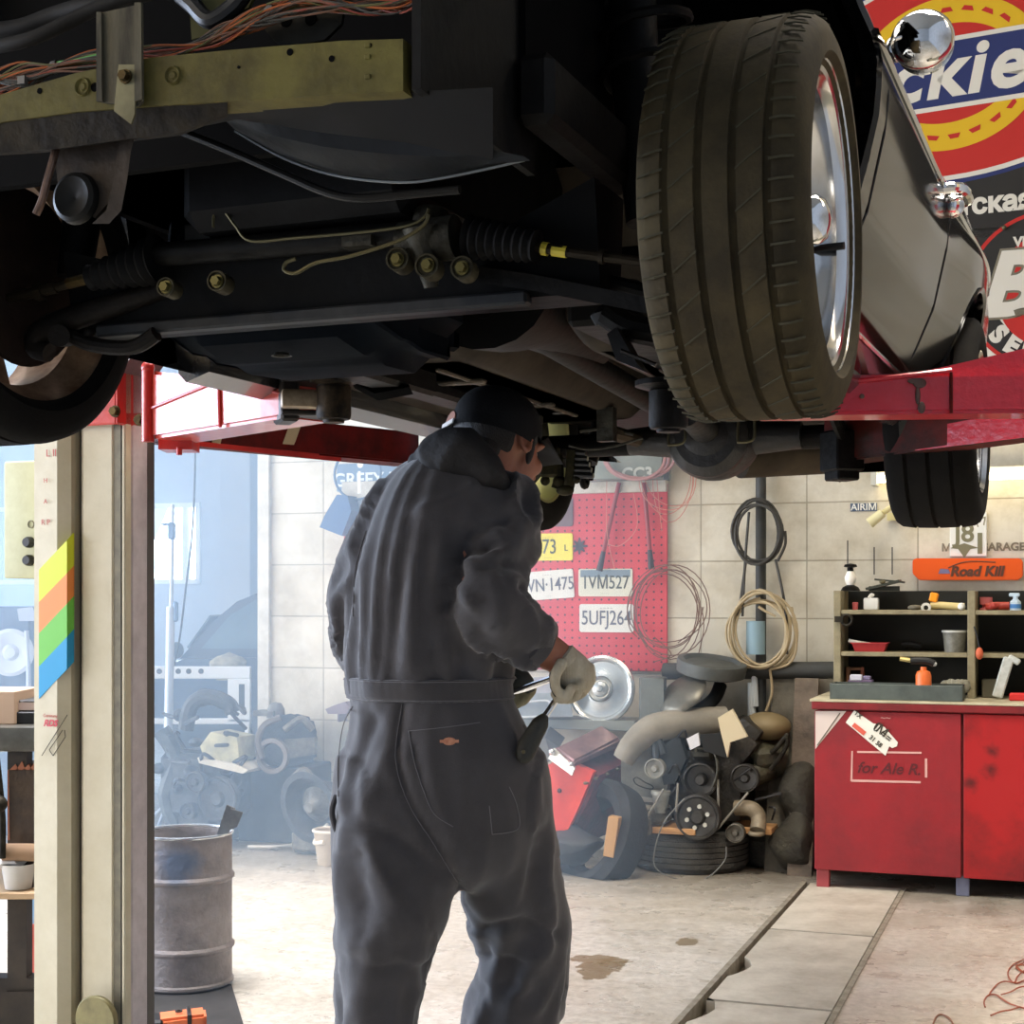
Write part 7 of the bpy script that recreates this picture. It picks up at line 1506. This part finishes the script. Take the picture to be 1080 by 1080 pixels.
# ================================================================ the mechanic
from mathutils.bvhtree import BVHTree
DM = {}
def hexp(px, py, d): return P(px, py, d)
def chain(lst):                            # (px, py, depth, half width px, half depth m) -> [(centre, rx, rd)]
    return [(P(a, b, d), rx*d/F, rd) for a, b, d, rx, rd in lst]
def limb(q, ch, seg=28, k=1.0, n=4, off=0.0):
    pts = [c for c, _, _ in ch]
    def cr(a, b, c, d, t): return .5*((2*b)+(c-a)*t+(2*a-5*b+4*c-d)*t*t+(3*b-a-3*c+d)*t**3)
    fine = []
    for i in range(len(ch)-1):
        A, B, C, D = ch[max(i-1, 0)], ch[i], ch[i+1], ch[min(i+2, len(ch)-1)]
        for j in range(n):
            t = j/n; fine.append(tuple(cr(A[m], B[m], C[m], D[m], t) for m in range(3)))
    fine.append(ch[-1]); rings = []
    for i, (c, rx, rd) in enumerate(fine):
        t = (fine[min(i+1, len(fine)-1)][0]-fine[max(i-1, 0)][0]).normalized()
        w = t.cross(V((0, 1, 0))).normalized(); u = w.cross(t).normalized()
        rings.append([c+w*max(.003, (rx*k-off))*math.cos(2*math.pi*j/seg)+u*max(.003, (rd*k-off))*math.sin(2*math.pi*j/seg) for j in range(seg)])
    # rounded ends
    def cap(r, c, sgn):
        m = sum(r, V())/len(r); ax = (c-m); return [[m+ax+(p-m)*s_ for p in r] for s_ in (.75, .35)]
    t0 = (fine[0][0]-fine[1][0]).normalized()*fine[0][2]*.35; t1 = (fine[-1][0]-fine[-2][0]).normalized()*fine[-1][2]*.35
    r0 = rings[0]; r1 = rings[-1]
    pre = [[p*.0+(sum(r0, V())/seg)+(p-sum(r0, V())/seg)*s_+t0*h_ for p in r0] for s_, h_ in ((.4, 1), (.8, .7))]
    post = [[(sum(r1, V())/seg)+(p-sum(r1, V())/seg)*s_+t1*h_ for p in r1] for s_, h_ in ((.8, .7), (.4, 1))]
    q.ring_loft(pre+rings+post); return fine
def remesh(q, voxel, sm=2):
    bmesh.ops.recalc_face_normals(q.bm, faces=q.bm.faces[:])
    me = bpy.data.meshes.new('tmp'); q.bm.to_mesh(me); q.bm.free(); o = bpy.data.objects.new('tmp', me); COL.objects.link(o)
    md = o.modifiers.new('r', 'REMESH'); md.mode = 'VOXEL'; md.voxel_size = voxel; md.use_smooth_shade = True
    bpy.context.view_layer.update(); dg = bpy.context.evaluated_depsgraph_get(); m2 = bpy.data.meshes.new_from_object(o.evaluated_get(dg))
    bpy.data.objects.remove(o); bpy.data.meshes.remove(me)
    r = MB(); r.bm.from_mesh(m2); bpy.data.meshes.remove(m2)
    for _ in range(sm): bmesh.ops.smooth_vert(r.bm, verts=r.bm.verts[:], factor=.5, use_axis_x=True, use_axis_y=True, use_axis_z=True)
    return r
torso = chain([(508, 497, 3.03, 34, .075), (492, 514, 3.02, 54, .105), (479, 534, 3.0, 76, .125), (468, 565, 2.99, 84, .14), (460, 610, 2.99, 87, .145), (455, 660, 2.99, 86, .14), (452, 703, 3.0, 86, .135), (452, 724, 3.0, 82, .13), (453, 738, 3.0, 84, .13),
               (457, 765, 3.0, 92, .14), (462, 805, 3.0, 106, .155), (466, 845, 3.01, 110, .16), (464, 885, 3.01, 106, .15), (463, 908, 3.02, 92, .12)])
legL = chain([(408, 840, 2.98, 54, .13), (408, 900, 2.96, 54, .12), (416, 940, 2.95, 60, .11), (413, 970, 2.95, 56, .1), (404, 1003, 2.95, 47, .095), (400, 1040, 2.96, 43, .09), (400, 1080, 2.97, 42, .085), (398, 1180, 3.0, 40, .08), (396, 1280, 3.02, 39, .085), (395, 1338, 3.03, 40, .085)])
legR = chain([(520, 840, 3.02, 54, .13), (528, 900, 3.05, 56, .12), (541, 945, 3.08, 53, .11), (548, 975, 3.1, 49, .1), (552, 1000, 3.11, 45, .095), (553, 1025, 3.12, 43, .09), (546, 1055, 3.13, 47, .09), (539, 1080, 3.14, 49, .09), (528, 1180, 3.18, 44, .08), (520, 1270, 3.22, 41, .085), (516, 1296, 3.24, 41, .085)])
armR = chain([(535, 526, 3.0, 30, .07), (534, 545, 2.98, 34, .075), (526, 572, 2.95, 38, .078), (511, 602, 2.92, 42, .078), (508, 632, 2.88, 42, .075), (528, 655, 2.88, 35, .065), (550, 670, 2.9, 29, .055), (568, 681, 2.92, 25, .046)])
armL = chain([(420, 535, 3.0, 30, .06), (402, 572, 3.02, 29, .065), (385, 610, 3.04, 28, .065), (376, 642, 3.06, 25, .065), (375, 668, 3.08, 24, .06), (392, 694, 3.14, 24, .055), (450, 712, 3.22, 26, .055), (505, 724, 3.28, 24, .05)])
chains = [torso, legL, legR, armR, armL]
q = MB(); fines = [limb(q, c) for c in chains]
cov = remesh(q, .0105, 4)
def pxpy(v): return 540+v.x/v.y*F, HY-(v.z-CH)/v.y*F
def segd(x, y, path):
    best = 1e9
    for (ax_, ay_), (bx_, by_) in zip(path, path[1:]):
        dx, dy = bx_-ax_, by_-ay_; t = max(0, min(1, ((x-ax_)*dx+(y-ay_)*dy)/(dx*dx+dy*dy))); best = min(best, math.hypot(x-ax_-t*dx, y-ay_-t*dy))
    return best
grooves = [([(424, 742), (417, 800), (431, 848), (459, 893), (487, 942)], 4.5, .010), ([(368, 862), (420, 885), (470, 925)], 6, .008), ([(500, 560), (486, 590), (468, 640)], 5, .012), ([(430, 770), (446, 830), (472, 900)], 4, .004),
           ([(395, 760), (380, 800), (372, 850)], 7, .006), ([(452, 560), (445, 620), (452, 690)], 9, .007), ([(488, 560), (476, 660), (486, 705)], 8, .007), ([(418, 620), (408, 700)], 9, .006),
           ([(510, 980), (545, 972), (585, 985)], 5, .008), ([(512, 1010), (560, 1022)], 5, .006), ([(360, 1010), (400, 1024), (440, 1020)], 6, .005), ([(515, 600), (470, 612)], 4, .008), ([(530, 570), (490, 580)], 4, .008), ([(545, 545), (500, 560)], 4, .007)]
ridges = [([(405, 800), (388, 850)], 8, .006), ([(500, 640), (475, 612)], 6, .008), ([(438, 590), (432, 700)], 6, .004), ([(466, 580), (462, 700)], 7, .005), ([(520, 585), (478, 596)], 4, .006), ([(440, 540), (470, 530), (500, 512)], 7, .006)]
bm = cov.bm; bm.normal_update(); mv = []
for v in bm.verts:
    best = None
    for ci, fn in enumerate(fines):
        s_ = 0
        for i in range(0, len(fn)-1):
            a, ra, rd = fn[i]; b = fn[i+1][0]; ab = b-a; L2 = ab.length_squared; t = max(0, min(1, (v.co-a).dot(ab)/L2)); dd_ = (v.co-a-ab*t).length/max(ra, rd)
            if best is None or dd_ < best[0]: best = (dd_, ci, s_+t*ab.length, a+ab*t)
            s_ += ab.length
    _, ci, s_, c = best; rel = v.co-c; ang = math.atan2(rel.y, rel.x); ca, sa = math.cos(ang), math.sin(ang); d = 0
    if ci == 0:
        top_ = s_ < .45
        if top_: d = .016*(1-2.4*abs(noise.noise(V((ca*3.0, sa*3.0, s_*2.6)))))*min(1, s_*4)-.004
        else: d = .005*(1-2*abs(noise.noise(V((ca*3, sa*3, s_*6+4)))))-.002
        if .30 < s_ < .56: d += .004*abs(math.sin(ang*24))*math.exp(-((s_-.43)/.05)**2)
    elif ci in (1, 2):
        d = .018*(1-2.4*abs(noise.noise(V((ca*1.5+s_*2.2*ci, sa*1.5, s_*5+ci*9)))))-.004+.004*noise.noise(V((ca*3, sa*3, s_*14)))
    else:
        d = .024*(1-2.4*abs(noise.noise(V((ca*1.1+s_*3, sa*1.1, s_*11+ci*5)))))-.006+.005*noise.noise(V((ca*3, sa*3, s_*26)))
    if v.normal.y < .25:
        x, y = pxpy(v.co)
        for path, w_, am in grooves:
            g_ = segd(x, y, path)
            if g_ < w_*2.5: d -= 1.5*am*math.exp(-(g_/w_)**2)
        for path, w_, am in ridges:
            g_ = segd(x, y, path)
            if g_ < w_*2.5: d += 1.7*am*math.exp(-(g_/w_)**2)
    mv.append((v, v.normal*d))
for v, o_ in mv: v.co += o_
bmesh.ops.smooth_vert(bm, verts=bm.verts[:], factor=.35, use_axis_x=True, use_axis_y=True, use_axis_z=True)
cb_bvh = BVHTree.FromBMesh(bm)
person = thing('person', 'mechanic in dark grey coveralls and a black cap, back turned, working under the car', 'person', P(455, 1350, 3.1).xy.to_3d(), 0)
fabric = mat('coverall_charcoal', (68, 65, 67), .85, col2=(57, 54, 56), scale=7, bump=.12, bscale=420, sheen=.35)
cov_o = cov.build('coverall', fabric, person, smooth=80)
def on(px, py, lift=.0012):
    d = V(((px-540)/F, 1, -(py-HY)/F)).normalized(); h_ = cb_bvh.ray_cast(V((0, 0, CH)), d)
    return (h_[0]+h_[1]*lift if h_[0] is not None else P(px, py, 2.9)), (h_[1] if h_[0] is not None else V((0, -1, 0)))
def stitch(path, n=14, r=.0009, lift=.0008):
    q = MB(); pts = spline([V((x, y, 0)) for x, y in path], n); q.tube([on(p.x, p.y, lift)[0] for p in pts], r, 5, smooth=False); return q
thr = mat('stitch_grey', (112, 110, 112), .8)
# waistband with gathers
q = MB(); N = 120; rings = []
def belt_ring(py, off):
    out = []
    cc = P(453, py, 3.0)
    for i in range(N):
        a = 2*math.pi*i/N; dr_ = V((math.cos(a), math.sin(a), 0)); h_ = cb_bvh.ray_cast(cc+dr_*.45, -dr_)
        p = h_[0] if h_[0] is not None and (h_[0]-cc).length < .2 else cc+V((.155*dr_.x, .13*dr_.y, 0))
        out.append((p-cc).length)
    sm = [sum(out[(i+k) % N] for k in range(-3, 4))/7 for i in range(N)]
    return [cc+V((math.cos(2*math.pi*i/N), math.sin(2*math.pi*i/N), 0))*(sm[i]+off+.0016*math.sin(i*math.pi*.9)) for i in range(N)]
for py, off in ((713, -.006), (714, .004), (722, .0065), (731, .0065), (736, .004), (737, -.006)): rings.append(belt_ring(py, off))
q.ring_loft(rings, caps=False); wbnd = q.build('waistband', fabric, person, smooth=60)
for py in (715.5, 734.5):
    q = MB(); rr_ = belt_ring(py, .0058); q.tube([rr_[i % N] for i in range(N//2-6, N+7)], .0009, 5, smooth=False); q.build('seam', thr, wbnd)
for path in ([(431, 771), (470, 767), (506, 762)], [(431, 771), (436, 800), (446, 832), (458, 858), (478, 872)], [(424, 742), (417, 800), (431, 848), (459, 893), (487, 938)], [(372, 745), (362, 765), (357, 800), (357, 840)], [(519, 880), (546, 874), (545, 850), (537, 830)], [(519, 880), (516, 850)], [(386, 560), (375, 600), (372, 650)]):
    stitch(path).build('seam', thr, cov_o)
q = MB(); c, n_ = on(474, 782, .002); T = basis(c, V((1, 0, 0)), n_); q.prism([(.0125*math.cos(R(a)), .0075*math.sin(R(a))) for a in range(0, 360, 20)], .0015, T); q.prism([(-.018, -.0028), (.018, -.0028), (.018, .0028), (-.018, .0028)], .0018, T); q.build('patch', mat('patch_tan', (196, 140, 110), .8, col2=(170, 110, 84), scale=120), cov_o, label='small tan patch')
q = MB(); c, n_ = on(361, 858, .004); q.tube([P(354, 840, 2.93), P(350, 856, 2.91), P(354, 874, 2.93), P(360, 880, 2.93)], .006, 8); q.build('hammer_loop', fabric, cov_o)
# cuffs
for nm, cch in (('R', armR), ('L', armL)):
    (a, ra, rd), (b, rb, rd2) = cch[-2], cch[-1]; q = MB(); t = (b-a).normalized(); T = basis(b-t*.006, t.cross(V((0, 1, 0))), t)
    q.lathe([(rb*.92, -.02), (rb*1.04, -.016), (rb*1.05, .004), (rb*1.0, .011), (rb*.86, .008)], T, 32); q.build('cuff', fabric, cov_o)

# ---- head frame
fw = V((.64, .70, -.30)).normalized(); rt = fw.cross(V((0, 0, 1))).normalized(); upv = rt.cross(fw).normalized()
HC = P(527, 462, 3.07); HT = Matrix((rt, fw, upv)).transposed().to_4x4(); HT.translation = HC
hr = HT.to_3x3().to_4x4()
def hs(q, c, r, rot=None): return q.sph(HT @ V(c), r, 24, 16, hr @ (rot or Matrix.Identity(4)))
q = MB()
hs(q, (0, -.012, .012), (.072, .092, .085)); hs(q, (0, .04, -.04), (.058, .058, .08)); hs(q, (0, .03, -.075), (.052, .055, .04)); hs(q, (0, .076, -.108), (.026, .022, .02))
hs(q, (0, .098, -.022), (.011, .018, .03), Matrix.Rotation(R(-16), 4, 'X')); hs(q, (0, .108, -.043), (.016, .014, .011)); hs(q, (0, .092, -.072), (.024, .012, .007)); hs(q, (0, .091, -.083), (.021, .011, .007)); hs(q, (0, .082, .012), (.05, .018, .012))
for s_ in (-1, 1):
    hs(q, (s_*.034, .074, -.035), (.022, .022, .02))
    T = HT @ Matrix.Translation((s_*.079, -.004, -.012)) @ Matrix.Rotation(R(s_*72), 4, 'Y') @ Matrix.Rotation(R(-12*s_), 4, 'Z') @ Matrix.Diagonal((1.35, .85, 1, 1)); q.torus(T, .0185, .0055, 20, 8); hs(q, (s_*.071, -.002, -.010), (.005, .016, .024))
# neck, core of the trunk and the limbs, all fused with the head
nb = P(505, 512, 3.03)
q.tube([HT @ V((0, -.02, -.03)), (HT @ V((0, -.03, -.1))+nb)/2, nb, P(492, 540, 3.01)], .056, 20, taper=lambda k: .056+.012*k)
for c, k in ((torso, .8), (legL, .72), (legR, .72), (armR, .66), (armL, .66)): limb(q, c[1:], k=k, n=2, seg=18)
# forearm and wrist below the right sleeve, left forearm
limb(q, chain([(556, 673, 2.91, 21, .036), (572, 684, 2.925, 20, .035), (584, 691, 2.935, 18.5, .032), (597, 699, 2.94, 16, .026)]), k=1, n=3, seg=18)
limb(q, chain([(500, 724, 3.28, 17, .032), (528, 727, 3.3, 15, .028), (540, 727, 3.3, 14, .024)]), k=1, n=3, seg=18)
def hand(q, palm, fingers, k=1.0):
    limb(q, chain(palm), k=k, n=3, seg=16)
    for f_ in fingers:
        pts = [P(a, b, d) for a, b, d in f_[1:]]; rr_ = f_[0]*k
        q.tube(pts, rr_, 10, n=5, taper=lambda t, r_=rr_: r_*(1.05-.25*t)); q.sph(pts[-1], rr_*.8, 10, 8); q.sph(pts[0], rr_*1.05, 10, 8)
palmR = [(593, 696, 2.937, 18, .028), (600, 703, 2.94, 20, .027), (607, 713, 2.948, 21, .026), (607, 724, 2.955, 17, .022)]
fingR = [(.0105, (622, 704, 2.965), (623, 718, 2.985), (613, 729, 2.99), (602, 728, 2.985), (597, 721, 2.975)), (.0108, (618, 714, 2.945), (617, 727, 2.96), (606, 735, 2.965), (597, 731, 2.965), (593, 724, 2.96)),
         (.0104, (611, 721, 2.925), (608, 733, 2.935), (598, 738, 2.94), (590, 733, 2.945), (588, 726, 2.95)), (.0095, (602, 726, 2.91), (598, 736, 2.915), (590, 738, 2.925), (584, 732, 2.935)),
         (.0115, (592, 700, 2.90), (586, 712, 2.895), (586, 724, 2.905), (591, 733, 2.915))]
palmL = [(538, 727, 3.3, 13, .024), (546, 724, 3.29, 14, .024), (552, 722, 3.28, 12, .02)]
fingL = [(.0098, (558, 718, 3.27), (562, 727, 3.26), (556, 735, 3.25), (549, 733, 3.26)), (.01, (554, 723, 3.26), (557, 733, 3.25), (551, 741, 3.24), (545, 738, 3.25)), (.0098, (549, 727, 3.25), (551, 738, 3.24), (544, 744, 3.23), (539, 740, 3.24)), (.009, (543, 729, 3.25), (543, 740, 3.235), (538, 744, 3.23), (534, 739, 3.24)),
         (.0105, (540, 720, 3.27), (546, 712, 3.25), (556, 713, 3.24))]
hand(q, palmR, fingR, .8); hand(q, palmL, fingL, .8)
skin = mat('skin_warm', (164, 106, 80), .5, col2=(140, 86, 64), scale=12, bump=.04)
skin.node_tree.nodes['Principled BSDF'].inputs['Subsurface Weight'].default_value = .12
skin.node_tree.nodes['Principled BSDF'].inputs['Subsurface Radius'].default_value = (.02, .01, .005)
body = remesh(q, .0048, 2).build('body', skin, person, smooth=80)
for s_ in (-1, 1):
    q = MB(); hs(q, (s_*.031, .070, -.012), (.0115, .0115, .0115)); q.build('eye', mat('eye_white', (226, 220, 212), .2), body)
    q = MB(); hs(q, (s_*.031, .077, -.012), (.006, .006, .006)); q.build('iris', mat('iris_dark', (40, 28, 20), .2), body)
# gloves
knit = mat('glove_knit_white', (196, 186, 164), .9, col2=(172, 160, 136), scale=30, bump=.5, bscale=160)
nt = knit.node_tree; wv = nt.nodes.new('ShaderNodeTexWave'); wv.inputs['Scale'].default_value = 110; wv.inputs['Distortion'].default_value = .6; tcn = nt.nodes.new('ShaderNodeTexCoord'); nt.links.new(tcn.outputs['Object'], wv.inputs[0])
bpn = nt.nodes.new('ShaderNodeBump'); bpn.inputs['Strength'].default_value = .35; bpn.inputs['Distance'].default_value = .003; nt.links.new(wv.outputs[0], bpn.inputs['Height']); nt.links.new(bpn.outputs[0], nt.nodes['Principled BSDF'].inputs['Normal'])
q = MB(); hand(q, palmR, fingR, 1.0); q.sph(P(603, 723, 2.945), (.019, .024, .018)); gR = remesh(q, .0036, 2).build('glove', knit, person, smooth=80, label='white knitted glove on the right hand')
q = MB(); (a, b) = (P(588, 692, 2.936), P(596, 699, 2.938)); t = (b-a).normalized(); q.lathe([(.030, -.012), (.0345, -.008), (.0345, .004), (.032, .01), (.03, .01)], basis(b-t*.004, t.cross(V((0, 1, 0))), t), 32); q.build('glove_cuff', knit, gR)
q = MB(); limb(q, chain([(583, 712, 2.93, 4, .02), (586, 724, 2.93, 6, .022), (590, 735, 2.935, 5, .018)]), n=2, seg=12); q.build('coated_palm', mat('glove_coating_black', (26, 30, 24), .6), gR, label='black rubber palm coating')
q = MB(); hand(q, palmL, fingL, 1.0); gL = remesh(q, .0036, 2).build('glove', mat('glove_dirty', (150, 142, 112), .9, col2=(120, 112, 84), scale=30), person, smooth=80, label='dirty glove on the left hand')
q = MB(); limb(q, chain([(536, 722, 3.25, 12, .03), (546, 716, 3.235, 13, .03), (556, 722, 3.235, 9, .02), (559, 728, 3.235, 6, .015)]), n=2, seg=14); q.build('coated_palm', MATS['glove_coating_black'], gL, label='black rubber palm coating')
# hair and cap
hairm = mat('hair_black', (20, 17, 16), .6, col2=(30, 25, 22), scale=60, bump=.5, bscale=200, stretch=(3, 3, .6))
q = MB(); hs(q, (0, -.014, .008), (.077, .097, .088)); 
for v in list(q.bm.verts):
    l = HT.inverted() @ v.co
    if l.y > .055 and l.z < .03: v.co = HT @ V((l.x*.9, .045, l.z))
    if abs(l.x) > .045 and l.y > -.03 and l.z < .004: v.co = HT @ V((l.x*.86, l.y, l.z))
    if l.z < -.05: v.co = HT @ V((l.x*.85, l.y*.85, -.05+(l.z+.05)*.9))
hs(q, (0, -.055, -.045), (.056, .04, .05))
for s_ in (-1, 1): hs(q, (s_*.069, .024, -.022), (.006, .01, .03))
q.build('hair', hairm, person, smooth=80)
capm = mat('cap_black', (18, 18, 20), .8, col2=(24, 24, 27), scale=10, bump=.1, bscale=200)
q = MB(); rings = []
n_ = 48
for i in range(13):
    ph = R(90)*i/12; z = .022+.078*math.sin(ph); k = math.cos(ph) if i < 12 else .02
    rings.append([HT @ V((.082*k*math.cos(2*math.pi*j/n_), -.012+.101*k*math.sin(2*math.pi*j/n_), z if not i == 0 else .022-.018*math.sin(0))) for j in range(n_)])
low = [HT @ V((.082*math.cos(2*math.pi*j/n_), -.012+.101*math.sin(2*math.pi*j/n_), (-.012 if math.sin(2*math.pi*j/n_) < .3 else .012))) for j in range(n_)]
q.ring_loft([low]+rings, caps=False); q.solid(-.003); cap_ = q.build('cap', capm, person, smooth=60)
q = MB(); br = []
for t in (0, .5, 1): br.append([HT @ V((x, .062+.07*t+(.03*t)*(1-(x/.07)**2)+.02*(1-(x/.075)**2), .022-.03*t*(.3+(x/.07)**2))) for x in [-.072+.144*j/12 for j in range(13)]])
bm_ = q.bm; vr = [[bm_.verts.new(p) for p in r_] for r_ in br]
for a_, b_ in zip(vr, vr[1:]):
    for j in range(12): bm_.faces.new((a_[j], a_[j+1], b_[j+1], b_[j]))
q.solid(.003); q.build('brim', capm, cap_)
q = MB(); q.sph(HT @ V((0, -.012, .1005)), .006, 12, 8); q.build('top_button', capm, cap_)
q = MB(); q.prism([(.024*math.cos(R(a)), .02*math.sin(R(a))) for a in range(0, 181, 15)], .003, basis(HT @ V((-.045, -.1, -.0)), rt*.9-fw*-.4, -fw-rt*.45)); q.build('rear_opening', skin, cap_, label='skin showing through the rear opening')
q = MB(); q.prism([(-.028, -.006), (.028, -.006), (.028, .003), (-.028, .003)], .003, basis(HT @ V((-.047, -.104, -.006)), rt*.9+fw*-.4, -fw-rt*.45)); q.build('strap', mat('strap_white', (214, 210, 206), .6), cap_, label='pale adjusting strap')
# black hood bunched round the neck
hood = mat('hood_black', (22, 21, 22), .85, col2=(34, 31, 30), scale=9, bump=.2, bscale=60)
q = MB(); limb(q, chain([(452, 490, 2.99, 12, .03), (462, 482, 2.95, 22, .045), (485, 478, 2.92, 26, .05), (508, 488, 2.92, 22, .05), (521, 505, 2.95, 15, .04), (534, 522, 3.0, 12, .035), (545, 536, 3.06, 9, .03)]), seg=24); limb(q, chain([(446, 492, 3.02, 10, .04), (462, 488, 3.1, 18, .05), (495, 498, 3.14, 20, .05), (530, 522, 3.12, 14, .045)]), seg=20)
limb(q, chain([(441, 486, 2.98, 9, .02), (446, 500, 2.96, 11, .025), (470, 505, 2.93, 10, .02)]), seg=14)
r_ = remesh(q, .007, 3); r_.bm.normal_update()
for v in r_.bm.verts: v.co += v.normal*(.008*(1-2.2*abs(noise.noise(v.co*13)))-.001)
hd_ = r_.build('hood', hood, person, smooth=80)
q = MB(); limb(q, chain([(440, 489, 2.955, 3, .008), (443, 498, 2.945, 6, .01), (449, 504, 2.945, 4, .008)]), n=2, seg=10); q.build('highlight', mat('hood_highlight_brown', (120, 92, 76), .8), hd_, label='brown lining edge')  # light on the hood's left end, put in as a brown strip
# boots (below the frame)
for cx0, cy0, d in ((395, 1338, 3.03), (515, 1296, 3.24)):
    b0 = P(cx0, cy0, d); b0.z = 0; q = MB(); q.sph(b0+V((.01, .06, .05)), (.05, .13, .05)); q.sph(b0+V((0, -.01, .08)), (.048, .06, .08))
    for v in q.bm.verts: v.co.z = max(v.co.z, .003)
    q.build('boot', mat('boot_leather', (40, 32, 26), .5), person, smooth=80)
# ---- tools in the hands
q = MB(); q.cyl(P(537, 732, 3.23), P(600, 709, 2.955), .0075, .0075, 16); q.sph(P(537, 732, 3.23), .012); top(q, 'chrome_bar', chrome, 'chrome bar held between the mechanic\'s two gloved hands', 'bar', fr=WORLD)
th = thing('handled_tool', 'chrome-shafted tool with a chunky black handle, hanging from the right glove', 'tool', P(553, 802, 2.9), 0)
q = MB(); q.tube([P(600, 718, 2.97), P(589, 734, 2.945), P(573, 758, 2.92)], .0068, 14); q.build('shaft', chrome, th)
q = MB(); limb(q, chain([(574, 756, 2.92, 5, .011), (570, 763, 2.915, 9, .013), (563, 775, 2.91, 10, .014), (557, 786, 2.905, 11, .014), (553, 796, 2.90, 10, .013), (550, 801, 2.90, 7, .012)]), seg=16, n=3); hn2 = q.build('handle', mat('handle_dark', (40, 40, 34), .55, bump=.2, bscale=120), th)
q = MB(); q.sph(P(552, 793, 2.888), .004); q.build('hang_hole', zinc, hn2)
q = MB(); limb(q, chain([(541, 760, 3.02, 9, .02), (546, 772, 2.98, 11, .02), (546, 790, 2.96, 8, .016)]), n=2, seg=14); q.build('pocket_flap', fabric, cov_o)
